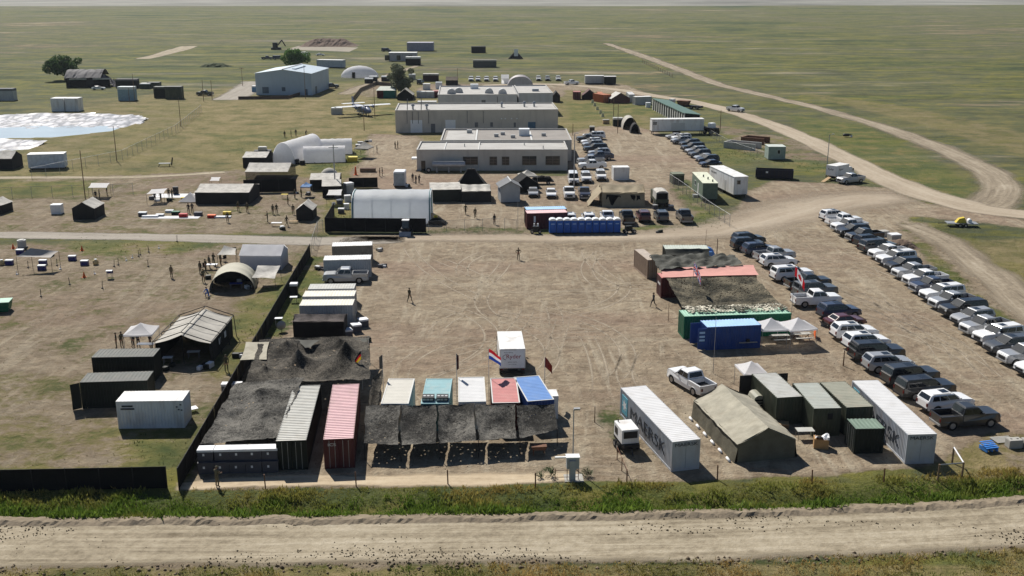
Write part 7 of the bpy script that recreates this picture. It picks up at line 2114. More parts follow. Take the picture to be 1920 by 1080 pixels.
crate('yellow and white gear heap at the end of the near inflatable tunnel', g(661, 303), 2.2, 1.4, 1.1, 0.1, YELLOW, mat('yellow_sheet', (0.7, 0.6, 0.15), 0.7), 'gear_stack', 'gear')
for i, (px, py) in enumerate(((556, 307), (567, 309))):
    crate(['left', 'right'][i] + ' black blower unit at the joint of the inflatable tents', g(px, py), 1.1, 1.0, 1.0, 0.3, BLACK, BLACK, 'blower_unit', 'blower', 'blowers at the inflatable tents')
p = g(496, 292)
t = thing('utility_trailer', 'dark loaded trailer left of the big inflatable hall', 'trailer', (p.x, p.y, 0), 0.1)
obj('bed', MB().box(-2.2, 1.6, -0.9, 0.9, 0.5, 1.3), BLACK, t); obj('load', MB().box(-1.3, 0.6, -0.8, 0.8, 1.301, 2.1), GREYROOF, t, bevel=0.1)
for sx in (-0.6, 0.4):
    for sy in (-0.95, 0.95): wheel(t, sx, sy, 0.38)
# white portable cabin
c, rz, w_ = span(g(739, 352), g(759, 352), 3.0)
t = thing('portable_cabin', 'white portable cabin with round-edged roof behind the white arch shelter', 'cabin', c, rz)
obj('body', MB().box(-w_ / 2, w_ / 2, -1.5, 1.5, 0.4, 2.8), mat('pale_glass_panel', (0.36, 0.4, 0.43), 0.4), t); obj('roof', MB().box(-w_ / 2 - 0.06, w_ / 2 + 0.06, -1.56, 1.56, 2.801, 3.1), PLASTW, t, bevel=0.1)
obj('frame', MB().box(-w_ / 2 - 0.05, -w_ / 2 - 0.001, -1.5, 1.5, 0.3, 2.8).box(w_ / 2 + 0.001, w_ / 2 + 0.05, -1.5, 1.5, 0.3, 2.8), PLASTW, t)
for sx in (-w_ / 2, w_ / 2):
    wheel(t, sx, 0, 0.35)
for i, (px, py, w_) in enumerate(((690, 322, 3.2),)):
    crate('low dark timber bin beside the dirt lot', g(px, py), w_, 1.2, 0.8, 0.0, WOOD, DIRTM, 'planter_bin', 'bin')
p = g(667, 328)
t = thing('traffic_cone', 'bright orange cone stack on the grass by the dirt lot', 'cone', (p.x, p.y, 0), 0)
obj('cone', MB().bar((0, 0, 0.05), (0, 0, 1.7), 0.28, 10, r2=0.12), ORANGE, t); obj('base', MB().box(-0.4, 0.4, -0.4, 0.4, 0, 0.05), ORANGE, t)

# ================================================================== GREY BUILDINGS
bl, x, y = block('front single-storey grey building with a row of dark windows', V2(-20.0, 220.1), V2(11.7, 220.4), 12.2, 4.4, TAN, ROOFMEM, 'office_building')
sc = 31.7 / 283
for (a, b, z0, z1) in ((869, 896, 1.3, 2.9), (919, 932, 1.2, 2.9), (942, 955, 1.2, 2.9), (980, 1006, 1.2, 3.0), (1024, 1050, 1.2, 3.0)):
    window(bl, 'F', (a - 923.5) * sc, (b - 923.5) * sc, z0, z1, -y, mat('grey_window_frame', (0.2, 0.19, 0.17), 0.6), hbars=2, bars=1)
obj('door', MB().box((790 - 923.5) * sc, (798 - 923.5) * sc, -y - 0.04, -y, 0, 2.1), WINDARK, bl)
obj('downpipe', MB().bar(((898 - 923.5) * sc, -y - 0.08, 0), ((898 - 923.5) * sc, -y - 0.08, 4.3), 0.06, 6), TRIMW, bl)
for px in (833, 898): obj('roof_seam', MB().box((px - 923.5) * sc - 0.1, (px - 923.5) * sc + 0.1, -y + 0.3, y - 0.3, 4.152, 4.3), TRIMW, bl)
for px, q in ((1020, -3), (985, 2), (900, 3), (870, 0)): obj('roof_pipe', MB().bar(((px - 923.5) * sc, q, 4.15), ((px - 923.5) * sc, q, 4.8), 0.1, 6), STEEL, bl)
obj('left_awning', MB().box(-x - 1.2, -x - 0.02, -y + 1, -y + 3, 2.2, 2.5), PLASTW, bl)
b2, x2, y2 = block('long grey flat-roofed block behind the front building', V2(-15.8, 232.6), V2(13.2, 233.0), 19.0, 4.6, TAN, ROOFMEM2, 'office_building')
for px, q, s_ in ((981, 0, 1.2), (938, 1, 0.5), (925, -2, 0.5), (958, -4, 0.5), (1020, -1, 0.5), (870, 4, 0.6)):
    X = (px - 944) * 0.114
    obj('rooftop_unit', MB().box(X - s_, X + s_, q - s_ * 0.8, q + s_ * 0.8, 4.352, 4.36 + s_ * 1.3), PLASTW if s_ > 1 else STEEL, b2)
obj('roof_patch', MB().box(-x2 + 1, -x2 + 7.5, -y2 + 0.5, y2 - 1.5, 4.352, 4.4), ROOFMEM, b2)
obj('roof_seam', MB().box(-x2 + 7.6, -x2 + 8.0, -y2 + 0.5, y2 - 0.5, 4.352, 4.5), TRIMW, b2); obj('roof_seam', MB().box(5.5, 5.9, -y2 + 0.5, y2 - 3.5, 4.352, 4.5), TRIMW, b2)
b3, x3, y3 = block('tall windowless grey block with blue double door', V2(-30.7, 278.8), V2(12.2, 281.0), 17.0, 5.85, TAN, ROOFMEM, 'warehouse')
s3 = 42.9 / 303.5
for nm, a, b, z0, z1, m_ in (('garage_door', 769, 791, 0, 3.3, PLASTW), ('garage_door', 834, 853, 1.0, 3.3, PLASTW), ('door', 807, 815, 0, 2.3, SHEDROOF), ('blue_door', 989, 1003, 0.0, 2.6, mat('blue_door_paint', (0.06, 0.14, 0.22), 0.5)), ('vent_grille', 889, 895, 1.4, 2.6, SHEDROOF), ('vent_grille', 918, 923, 1.4, 2.6, SHEDROOF), ('vent_grille', 962, 966, 1.3, 2.5, SHEDROOF)):
    obj(nm, MB().box((a - 893.2) * s3, (b - 893.2) * s3, -y3 - 0.05, -y3, z0, z1), m_, b3)
for px in (763, 773, 784, 803, 875, 905): obj('conduit', MB().bar(((px - 893.2) * s3, -y3 - 0.07, 2.4), ((px - 893.2) * s3, -y3 - 0.07, 5.6), 0.07, 5), SHEDROOF, b3)
for px in (939, 946, 958, 968): obj('wall_lamp', MB().box((px - 893.2) * s3 - 0.15, (px - 893.2) * s3 + 0.15, -y3 - 0.2, -y3 - 0.01, 3.4, 3.7), PLASTW, b3)
for px, q in ((773, -4), (799, -4), (942, 0), (986, 1), (1005, 1)): 
    rv = MB(); X = (px - 893.2) * s3; rv.bar((X, q, 5.6), (X, q, 6.5), 0.25, 8); rv.bar((X, q, 6.5), (X, q, 7.0), 0.55, 10, r2=0.3); obj('roof_ventilator', rv, STEEL, b3)
for px in (763, 789): obj('roof_frame', MB().bar(((px - 893.2) * s3, -6, 5.6), ((px - 893.2) * s3 + 0.1, -6, 8.6), 0.12, 6), SHEDROOF, b3)
b4, x4, y4 = block('rear grey hall with half-round roof vents', V2(-22.0, 316.0), V2(1.5, 317.0), 28.0, 6.2, GREYWALL, ROOFMEM, 'warehouse')
b4b, x4b, y4b = block('taller right wing of the rear grey hall', V2(2.0, 318.5), V2(12.2, 319.0), 26.0, 6.4, GREYWALL, ROOFMEM, 'warehouse')
for X, q in ((-7.8, -9), (-5.6, -6), (3.6, -8), (7.6, -10)):
    hv = MB(); hv.loft([[(X + 1.3 * math.cos(math.pi * k / 8), q + d_, 5.96 + 1.5 * math.sin(math.pi * k / 8)) for k in range(9)] for d_ in (0, 1.6)]); obj('roof_vent', hv, STEEL, b4)
obj('louvre', MB().box(1.2, 2.4, -y4 - 0.05, -y4, 2.6, 4.6), SHEDROOF, b4); obj('louvre', MB().box(5.8, 6.0, -y4 - 0.05, -y4, 1.2, 5.6), SHEDROOF, b4)
obj('roof_unit', MB().box(-2.0, 0.5, 6, 8, 5.952, 7.4), PLASTW, b4); obj('roof_unit', MB().box(-0.5, 1.5, -5, -3.5, 6.152, 6.9), SHEDGREY, b4b)
# long tank below the front wall, dark bins
p = g(842, 322)
t = thing('fuel_tank', 'long silver horizontal tank on a stand against the front building', 'tank', (p.x, p.y - 0.4, 0), 0)
obj('vessel', MB().bar((-3.4, 0, 1.6), (3.4, 0, 1.6), 0.62, 14), mat('brushed_tank', (0.45, 0.46, 0.48), 0.4, metal=0.3), t, smooth=False); obj('catwalk', MB().box(-3.2, 3.2, -0.3, 0.3, 2.2, 2.3), TRIMW, t)
for sx in (-2.5, 0, 2.5): obj('cradle', MB().box(sx - 0.15, sx + 0.15, -0.6, 0.6, 0, 1.1), STEEL, t)
wheel(t, -4.2, -0.6, 0.5)

# ================================================================== UPPER RIGHT CLUSTER
trailer('long white cargo semi-trailer with side door in the red dirt lot', g(1222, 253), g(1319, 252), 2.7, 3.95, 1.0, WHITE, WHITE, 'semi_trailer', win=(('F', -6.6, -5.6, 2.6, 3.3),), door=('F', -1.8, 1.8))
barrel('pale half-open arch tent beside the white semi-trailer', g(1168, 243), g(1195, 243), 6.0, 3.2, GREYF, DKFAB, 'y', 'arch_tent', ('F',), ribs=2, ribm=BLACK, cat='tent')
barrel('small black arch tent in front of the pale arch tent', g(1182, 250), g(1200, 250), 2.6, 2.5, DKFAB, BLACKF, 'y', 'arch_tent', ('F',), ribs=2, ribm=STEEL, cat='tent')
crate('dark green box cabin left of the pale arch tent', g(1158, 236), 2.6, 2.2, 2.3, 0.0, DKGREEN, GREYROOF, 'box_cabin', 'cabin')
crate('dark kiosk with white top in the grass strip', g(1110, 247), 1.3, 1.2, 1.5, 0.0, BLACK, GREYROOF, 'kiosk', 'cabin')
crate('tan box beside the white marker blocks', g(1136, 232), 1.8, 1.2, 1.2, 0.1, PALEWOOD, CONC, 'box_cabin', 'box')
# green-roofed long building, two sections
for i, (a, b, c0, c1) in enumerate((((1224, 206), (1252, 221), 'far', 0), ((1253, 221), (1282, 236), 'near', 1))):
    A_, B_ = g(*a), g(*b)
    H_ = 3.0
    c, rz, w_ = span(A_, B_, 4.5)
    t = thing('long_shed', '%s section of the long white shed with green roof and open bays' % c0, 'shed', c, rz, 'green-roofed shed sections')
    x, y = w_ / 2, 2.25
    obj('roof', MB().add([(-x - 0.2, -y - 0.3, H_ + 0.45), (x + 0.2, -y - 0.3, H_ + 0.45), (x + 0.2, y + 0.3, H_ - 0.1), (-x - 0.2, y + 0.3, H_ - 0.1), (-x - 0.2, -y - 0.3, H_ + 0.6), (x + 0.2, -y - 0.3, H_ + 0.6), (x + 0.2, y + 0.3, H_ + 0.05), (-x - 0.2, y + 0.3, H_ + 0.05)], [(4, 5, 6, 7), (3, 2, 1, 0), (0, 1, 5, 4), (1, 2, 6, 5), (2, 3, 7, 6), (3, 0, 4, 7)]), mat('green_metal_roof', (0.10, 0.17, 0.14), 0.5), t)
    obj('back_wall', MB().box(-x, x, y - 0.15, y, 0, H_ - 0.1), GREYWALL, t); obj('inner_wall', MB().box(-x + 0.02, x - 0.02, -y + 0.6, -y + 0.7, 0, H_), BLACKF, t)
    for k in range(8):
        X = -x + 2 * x * k / 7
        obj('bay_pillar', MB().box(X - 0.45, X + 0.45, -y - 0.1, -y + 0.1, 0, H_ + 0.44), TRIMW, t)
    for sx in (-1, 1): obj('end_wall', MB().box(*sorted((sx * x, sx * (x - 0.1))), -y + 0.12, y - 0.16, 0, H_ - 0.1), DKGREEN, t)
container('orange-red container between the dark peaked tents', g(1131, 193), g(1146, 192), 6.06, ORANGECONT, mat('orange_roof', (0.55, 0.22, 0.12), 0.5), doors='F')
container('dark orange container behind the orange-red one', g(1121, 190), g(1131, 190), 6.06, mat('rust_orange', (0.3, 0.07, 0.03), 0.6), mat('orange_roof', (0.55, 0.22, 0.12)), doors='F')
container('red-brown container at the left end of the far container row', g(1075, 187), g(1089, 187), 4.0, MAROON, PINKROOF2, doors='F')
container('grey container with white edge at the right end of the far row', g(1191, 197), g(1222, 196), 2.5, GREYPAINT, WHITE, doors=None)
container('pale grey container behind the one with white edge', g(1179, 192), g(1190, 192), 9, GREYPAINT, WHITE, doors='F')
crate('small white tank beside the green-roofed shed', g(1215, 201), 1.4, 1.4, 1.5, 0, PLASTW, PLASTW, 'water_tank', 'tank')
gable_tent('dark peaked tent with white edges, left of the orange container', g(1092, 187), g(1119, 187), 5.0, 1.5, 3.4, mat('dark_red_canvas', (0.10, 0.05, 0.045), 0.8), BLACKF, 'y')
gable_tent('dark red tent with one white roof side, right of the orange container', g(1146, 194), g(1181, 193), 5.0, 1.6, 3.4, mat('pale_canvas_side', (0.5, 0.48, 0.44), 0.8), mat('dark_red_canvas', (0.10, 0.05, 0.045)), 'y')
gable_tent('dark peaked tent at the right end of the rear grey hall', g(1036, 192), g(1050, 192), 5.0, 2.2, 3.6, DKFAB, DKFAB, 'y')
trailer('grey far trailer with white roof at the back lot, left one', g(1097, 158), g(1132, 158), 3.0, 3.2, 0.4, GREYPAINT, WHITE, axle=False)
trailer('dark far trailer with white roof at the back lot, right one', g(1133, 159), g(1155, 159), 3.0, 3.1, 0.4, DKGREEN, WHITE, axle=False)
for i, (px, py) in enumerate(((1111, 193), (1115, 199), (1120, 206), (1126, 213), (1130, 219))):
    q = g(px, py); o = obj('marker_block', MB().loft([[(-0.5, -0.35, 0), (0.5, -0.35, 0), (0.5, 0.35, 0), (-0.5, 0.35, 0)], [(-0.3, -0.12, 1.1), (0.3, -0.12, 1.1), (0.3, 0.12, 1.1), (-0.3, 0.12, 1.1)]]), mat('pale_yellow_concrete', (0.6, 0.57, 0.36), 0.7), None, (q.x, q.y, 0))
    tag(o, 'pale marker block on the grass, %s from the container row' % ORD[i], 'block', 'pale marker blocks on the grass')
p = g(1284, 203)
t = thing('farm_machine', 'dark machinery behind the green-roofed shed', 'machinery', (p.x, p.y, 0), R(-40))
obj('frame', MB().box(-6, 6, -1, 1, 0.5, 1.1), BLACK, t); obj('hopper', MB().loft([[(-2, -1, 1.1), (1, -1, 1.1), (1, 1, 1.1), (-2, 1, 1.1)], [(-2.4, -1.3, 2.4), (1.4, -1.3, 2.4), (1.4, 1.3, 2.4), (-2.4, 1.3, 2.4)]]), RUST, t); obj('cab', MB().box(-5.5, -4, -0.8, 0.8, 1.1, 2.6), WHITE, t)
for sx in (-5, -1, 3, 5): wheel(t, sx, -1, 0.55, 0.3)
p = g(1333, 252)
t = thing('loader', 'dark machine behind the right end of the white semi-trailer', 'loader', (p.x, p.y, 0), R(-60))
obj('body', MB().box(-2, 2, -1, 1, 0.7, 1.8), BLACK, t); obj('cab', MB().box(-0.6, 0.9, -0.8, 0.8, 1.8, 3.0), PLASTW, t, bevel=0.1)
for sx in (-1.2, 1.2):
    for sy in (-1.1, 1.1): wheel(t, sx, sy, 0.7, 0.4)
p = g(1802, 424)
t = thing('flatbed_trailer', 'low flatbed trailer with yellow machine on the grass by the road', 'trailer', (p.x, p.y, 0), R(-6))
obj('deck', MB().box(-2.4, 2.4, -0.95, 0.95, 0.5, 0.62), STEEL, t); obj('drawbar', MB().bar((-2.4, 0, 0.5), (-3.7, 0, 0.4), 0.06, 6), BLACK, t)
obj('yellow_machine', MB().loft([[(-1.0, -0.5, 0.63), (0.7, -0.5, 0.63), (0.7, 0.5, 0.63), (-1.0, 0.5, 0.63)], [(-0.5, -0.4, 1.3), (0.3, -0.4, 1.5), (0.3, 0.4, 1.5), (-0.5, 0.4, 1.3)]]), YELLOW, t)
obj('white_tank', MB().bar((1.2, -0.4, 0.95), (1.2, 0.4, 0.95), 0.32, 10), PLASTW, t)
for sx in (-0.5, 0.4):
    for sy in (-1.05, 1.05): wheel(t, sx, sy, 0.33)
for i, (px, py, m1, m2, sz) in enumerate(((1650, 442, STEEL, CONC, (2.4, 1.2, 0.8)), (1676, 450, CONC, ICE, (1.6, 1.4, 1.0)))):
    crate(['grey scrap tray behind the black pickup in the outer row', 'pale concrete box beside the soil heap at the outer row'][i], g(px, py), *sz, 0.2, m1, m2, 'scrap_bin', 'bin')
p = g(1688, 462)
hp = MB(); hp.grid(lambda u, v: ((u - 0.5) * 5, (v - 0.5) * 4, max(-0.05, 1.15 * (math.sin(math.pi * u) * math.sin(math.pi * v)) ** 0.8 + wr(u * 8, v * 8, 1, 0.4) - 0.1)), 16, 14)
tag(obj('soil_heap', hp, DIRTM, None, (p.x, p.y, 0)), 'heap of brown soil at the outer edge of the parking row', 'heap')
p = g(1587, 257)
t = thing('cast_off_bundle', 'small black bundle lying in the grass beyond the main road', 'bundle', (p.x, p.y, 0), 0.1)
cw = MB(); cw.loft([[(xx, r_ * math.cos(a), 0.55 + r_ * 0.8 * math.sin(a)) for a in [2 * math.pi * k / 10 for k in range(10)]] for xx, r_ in ((-1.0, 0.1), (-0.85, 0.38), (-0.3, 0.46), (0.3, 0.44), (0.7, 0.34), (0.95, 0.2), (1.2, 0.17), (1.45, 0.08))])
obj('body', cw, BLACK, t, smooth=True)
obj('white_end', MB().box(1.0, 1.5, -0.25, 0.25, 0.02, 0.5), ICE, t, bevel=0.05)

# ================================================================== FAR AREA
# quonset, dark shed row
barrel('grey half-round quonset hut behind the rear grey hall', g(951, 166), g(1000, 166), 9, 4.4, mat('quonset_steel', (0.30, 0.28, 0.29), 0.6, 0.1, 0.5, metal=0.2), GREYPAINT, 'y', 'quonset_hut', (), ribs=4, cat='hut')
gable_tent('white peaked canopy tent behind the rear grey hall', g(940, 157), g(954, 157), 4, 2.2, 3.4, WHITEF, WHITEF, 'x', open_ends=('F',))
gable_tent('dark brown canvas tent left of the far white cars', g(836, 160), g(858, 160), 4, 2.0, 3.2, mat('brown_canvas', (0.16, 0.13, 0.10), 0.85), DKFAB, 'x')
crate('dark red open-fronted shed beyond the dark tree', g(808, 152), 6.2, 3.0, 3.0, 0, mat('dark_brown_shed', (0.05, 0.028, 0.024), 0.8), DKROOF, 'open_shed', 'shed')
crate('white cab-like box on a stand behind the rear hall', g(823, 166), 2.4, 2.0, 2.4, 0, PLASTW, PLASTW, 'box_cabin', 'cabin')
c, rz, w_ = span(g(707, 184), g(741, 184), 5)
t = thing('two_tone_shed', 'red and teal shed with pale pitched roof beside the dark tree', 'shed', c, rz)
x, y = w_ / 2, 2.5
obj('red_wall', MB().box(-x, -x + 2.2, -y, y, 0, 2.6), MAROON, t); obj('teal_wall', MB().box(-x + 2.203, x, -y + 0.003, y, 0, 2.6), mat('teal_paint', (0.02, 0.14, 0.11), 0.6), t)
obj('roof', MB().add([(-x - 0.3, -y - 0.3, 2.62), (x + 0.3, -y - 0.3, 2.62), (x - 0.6, y, 3.6), (-x + 0.6, y, 3.6), (-x - 0.3, -y - 0.3, 2.605), (x + 0.3, -y - 0.3, 2.605)], [(0, 1, 2, 3), (0, 3, 4), (1, 5, 2), (0, 4, 5, 1)]), mat('pale_shed_roof', (0.42, 0.45, 0.40), 0.7), t)
gable_tent('dark shed with pale gable roof edge beside the two-tone shed', g(745, 188), g(774, 188), 6, 1.8, 3.8, mat('pale_gable_roof', (0.36, 0.34, 0.30), 0.8), BLACKF, 'y', 'gable_shed', sag=0, cat='shed', wr_amp=0)
for i, (px, py, m_, w_) in enumerate(((790, 183, GREYPAINT, 3.0), (806, 183, GREYPAINT, 3.0), (817, 182, MAROON, 2.0), (801, 199, GREYPAINT, 6.0), (800, 168, WHITE, 2.6), (773, 149, GREYF, 2.6))):
    crate(['grey container left of the pair at the rear hall', 'grey container right of the pair at the rear hall', 'small red container at the rear hall corner', 'low grey bin with white rim beside the rear hall', 'white van-sized box behind the container pair', 'pale green box behind the dark tree'][i], g(px, py), w_, 2.4, 2.2 if i != 3 else 1.6, 0, m_, WHITE if i != 2 else PINKROOF2, 'storage_container', 'container')
# screened enclosure with white boxes
fence('brown screen wall curving beside the dark tree', [g(662, 190), g(676, 172), g(705, 160), g(735, 162)], 1.4, panel=mat('brown_screen', (0.22, 0.18, 0.14), 0.9), post=WOOD, spacing=4)
for i, (px, py) in enumerate(((700, 152), (692, 156), (723, 152))):
    crate(['white roofed box beside the white dome, middle', 'white roofed box beside the white dome, left', 'white roofed box next to the dark tree'][i], g(px, py), 3.2, 2.2, 2.0, 0, DKFAB, PLASTW, 'box_cabin', 'cabin', 'white roofed boxes near the white dome')
# steel building
A_, B_ = g(498, 178.5), g(577, 178.5)
c, rz, w_ = span(A_, B_, 26)
rz += R(-4)
t = thing('steel_building', 'large pale blue steel building with low gable roof', 'building', c, rz)
w_ = 21.0
x, y = w_ / 2 - 0.5, 13
e_, r_ = 7.6, 8.9
cx_ = x
obj('wall', MB().add([(-x, -y, 0), (x, -y, 0), (x, -y, e_), (0, -y, r_), (-x, -y, e_)], [(0, 1, 2, 3, 4)]), STEELBLUE, t)
obj('wall', MB().box(x - 0.1, x, -y + 0.01, y, 0, e_), STEELBLUE, t); obj('wall', MB().box(-x, -x + 0.1, -y + 0.01, y, 0, e_), STEELBLUE, t); obj('wall', MB().box(-x + 0.1, x - 0.1, y - 0.1, y, 0, e_), STEELBLUE, t)
for s_ in (-1, 1): obj('roof_slope', MB().add([(s_ * (x + 0.3), -y - 0.3, e_ - 0.05), (s_ * (x + 0.3), y + 0.3, e_ - 0.05), (0, y + 0.3, r_ + 0.05), (0, -y - 0.3, r_ + 0.05)], [(0, 1, 2, 3)]), STEELROOF, t)
obj('ridge_flashing', MB().bar((0, -y - 0.3, r_ + 0.06), (0, y + 0.3, r_ + 0.06), 0.25, 6), TRIMW, t)
obj('roof_unit', MB().box(2, 3.2, -8, 6, e_ + 0.7, e_ + 1.3), STEELBLUE, t)
for a, b, z0, z1 in ((-7.7, -5.4, 0.6, 2.8), (-0.7, 0.6, 1.4, 2.8), (7.5, 8.5, 0, 2.2)): obj('door' if z0 == 0 else 'window', MB().box(a, b, -y - 0.05, -y, z0, z1), mat('dark_blue_panel', (0.10, 0.14, 0.18), 0.4), t)
obj('side_door', MB().box(x, x + 0.05, -8, -5.5, 0, 2.6), mat('dark_blue_panel', (0.10, 0.14, 0.18)), t)
fence('low dark barrier in front of the pale blue steel building', [g(447, 187), g(540, 186), g(565, 178)], 1.1, panel=mat('brown_barrier', (0.10, 0.07, 0.06), 0.9), post=WOOD, spacing=6)
crate('blue and white tank truck left of the steel building', g(483, 172), 3.6, 2.2, 2.2, 0, mat('tank_blue', (0.10, 0.2, 0.32), 0.5), WHITE, 'tank_truck', 'truck')
trailer('long white trailer behind the steel building', g(594, 127), g(642, 128), 4, 3.6, 0.4, mat('pale_blue_siding', (0.42, 0.46, 0.52), 0.6), WHITE, axle=False)
p = g(673, 146)
t = thing('dome_tent', 'white inflatable dome tent right of the steel building', 'tent', (p.x, p.y + 3, 0), 0)
dmm = MB(); dmm.loft([[(8.0 * math.cos(e_) * math.cos(a_), 4.5 * math.cos(e_) * math.sin(a_), 4.8 * math.sin(e_)) for a_ in [2 * math.pi * i / 20 for i in range(20)]] for e_ in (0, 0.3, 0.6, 0.9, 1.2, 1.5)])
obj('dome', dmm, WHITEF, t, smooth=True); obj('doorway', MB().box(-2.6, -1.4, -4.6, -3.6, 0, 2.4), DKFAB, t)
barrel('small white curved canopy behind the green bush', g(560, 108), g(576, 108), 4, 3.0, WHITEF, WHITEF, 'x', 'arch_tent', (), cat='tent')
trailer('long grey-purple building on the far prairie', g(763, 96), g(812, 96), 9, 4.8, 0.2, mat('grey_purple_wall', (0.30, 0.29, 0.36), 0.7), mat('grey_purple_roof', (0.38, 0.37, 0.44), 0.6), 'far_building', axle=False)
trailer('pale low building with many doors on the far prairie', g(729, 115), g(781, 115), 7, 4.2, 0.2, mat('pale_lilac_wall', (0.44, 0.41, 0.42), 0.7), WHITE, 'far_building', axle=False, win=(('F', -9, -6.5, 0.5, 3), ('F', -3, -1, 0.5, 3), ('F', 3, 5, 0.5, 3)))
crate('dark shed with pale roof in front of the far low building', g(775, 122), 7.0, 4.0, 4.0, 0, BLACKF, WHITE, 'dark_shed', 'shed')
crate('dark armoured hulk on the far prairie', g(909, 126), 11, 4, 3.4, 0.02, mat('grey_green_hulk', (0.10, 0.10, 0.09), 0.9), mat('grey_hulk_top', (0.2, 0.2, 0.18), 0.9), 'target_hulk', 'wreck')
crate('small dark wreck beyond the armoured hulk', g(897, 99), 8, 5, 3.6, 0.1, BLACKF, DKFAB, 'target_hulk', 'wreck')
p = g(967, 110)
t = thing('peaked_shelter', 'small dark shelter with a white upright panel on the far prairie', 'shelter', (p.x, p.y, 0), 0)
obj('canopy', MB().loft([[(-4, -2, 0), (4, -2, 0), (4, 2, 0), (-4, 2, 0)], [(-1, -0.6, 3.2), (1, -0.6, 3.2), (1, 0.6, 3.2), (-1, 0.6, 3.2)]]), DKFAB, t); obj('panel', MB().box(-0.9, 1.2, -1.4, -1.2, 0.8, 5.0), PLASTW, t)
p = g(518, 93)
t = thing('excavator', 'dark excavator left of the soil mound', 'excavator', (p.x, p.y, 0), 0.2)
obj('tracks', MB().box(-3, 3, -2, 2, 0, 1.4), BLACK, t); obj('cab', MB().box(-2, 1, -1.5, 1.5, 1.4, 4.2), BLACK, t); ab = MB(); ab.bar((1, 0, 2.5), (3.5, 0, 5.5), 0.4, 6); ab.bar((3.5, 0, 5.5), (5.5, 0, 2.0), 0.35, 6); obj('boom', ab, BLACK, t)
# soil mound
p = g(612, 88)
mb_ = MB(); mb_.grid(lambda u, v: ((u - 0.5) * 36, (v - 0.5) * 22, max(-0.1, 4.4 * min(1, 4.2 * min(u, 1 - u)) * min(1, 2.6 * min(v, 1 - v)) + wr(u * 20, v * 12, 1, 1.6) * min(1, 9 * min(u, 1 - u, v, 1 - v)))), 40, 16)
tag(obj('soil_mound', mb_, mat('mound_soil', (0.155, 0.11, 0.085), 0.95, 0.22, 0.08, bump=0.4), None, (p.x, p.y + 11, 0)), 'long flat-topped mound of bare brown soil on the prairie', 'mound')
struct('mound_pad', MB().face([tuple(g(535, 93, 0.03)), tuple(g(655, 97, 0.03)), tuple(g(672, 89, 0.03)), tuple(g(560, 86, 0.03))]), mat('pad_soil', (0.27, 0.24, 0.19), 0.95, 0.15, 0.1))
p = g(405, 125)
mb_ = MB(); mb_.grid(lambda u, v: ((u - 0.5) * 15, (v - 0.5) * 9, max(-0.1, 1.9 * (math.sin(math.pi * u) * math.sin(math.pi * v)) ** 0.7 + wr(u * 14, v * 9, 1, 1.6) - 0.3)), 24, 14)
tag(obj('brush_heap', mb_, mat('brush_green', (0.07, 0.085, 0.04), 0.95, 0.4, 0.5, bump=0.6), None, (p.x, p.y, 0)), 'heap of dark brush on the grass left of the steel building', 'heap')
# collapsed building
p0, p1 = g(124, 165), g(215, 164)
c, rz, w_ = span(p0, p1, 14)
t = thing('ruined_barn', 'dark derelict long building with collapsed roof beside the big tree', 'building', c, rz)
x, y = w_ / 2, 7
obj('wall', MB().box(-x, x * 0.35, -y + 0.5, y - 0.5, 0, 3.6), mat('charred_wall', (0.03, 0.028, 0.032), 0.9), t)
obj('roof', MB().grid(lambda u, v: (-x - 0.5 + (x * 1.35 + 1.5) * u, -y + 14 * v, 3.7 + 2.6 * math.sin(math.pi * v) + wr(u * 16, v * 6, 1, 0.8)), 20, 8), mat('slate_roof', (0.13, 0.125, 0.13), 0.8, 0.3, 0.3), t)
obj('fallen_roof', MB().grid(lambda u, v: (x * 0.36 + x * 0.64 * u, -y + 1 + 11 * v, 3.6 * (1 - u) ** 1.4 + 0.4 + 1.8 * (wr(u * 16, v * 12, 1, 1))), 16, 10), mat('rubble_roof', (0.12, 0.11, 0.115), 0.9, 0.6, 0.6), t)
for i in range(2): obj('bay_opening', MB().box(-x + 1.5 + 8.6 * i, -x + 7.4 + 8.6 * i, -y + 0.4, -y + 0.49, 0.2, 3.0), BLACKF, t); obj('lintel', MB().box(-x + 1.3 + 8.6 * i, -x + 7.6 + 8.6 * i, -y + 0.3, -y + 0.39, 3.0, 3.5), GREYROOF, t)
for i, (px, py, w_, h_, a, b, lb) in enumerate(((240, 165, 8, 3.4, DKFAB, mat('slate_roof', (0.13, 0.125, 0.13)), 'dark ruined shed right of the derelict long building'), (274, 166, 3.6, 2.0, OLIVE, WHITE, 'olive box trailer with white top near the ruin'), (290, 165, 4.4, 2.2, OLIVE, DKGREENROOF, 'olive box trailer right of the white-topped one'), (303, 183, 4.2, 3.8, DKGREEN, DKGREENROOF, 'dark green tall box near the left poles'), (328, 185, 5.5, 4.2, OLIVE, DKGREENROOF, 'olive truck body beside the dark green tall box'), (10, 188, 7.0, 4.0, GREYPAINT, SHEDROOF, 'grey shed at the left edge beyond the pond'), (240, 188, 5.4, 4.6, mat('pale_blue_tank', (0.25, 0.36, 0.42), 0.6), mat('pale_tank_top', (0.55, 0.6, 0.62), 0.5), 'pale blue box shed near the pair of poles'))):
    crate(lb, g(px, py), w_, 3.0, h_, 0, a, b, 'box_shed', 'shed')
q0 = g(97, 209)
for i in range(2):
    crate(['left', 'right'][i] + ' half of the white double cabin beyond the pond', V2(q0.x + 2.0 + 4.3 * i, q0.y + 2), 4.0, 4.0, 4.0, 0.0, WHITE, WHITE, 'white_cabin', 'cabin', 'white double cabin')
trailer('white trailer with flat roof beside the pond fence', g(54, 319), g(122, 317), 3.0, 3.2, 0.35, mat('pale_blue_white', (0.55, 0.6, 0.68), 0.6), WHITE, axle=False)
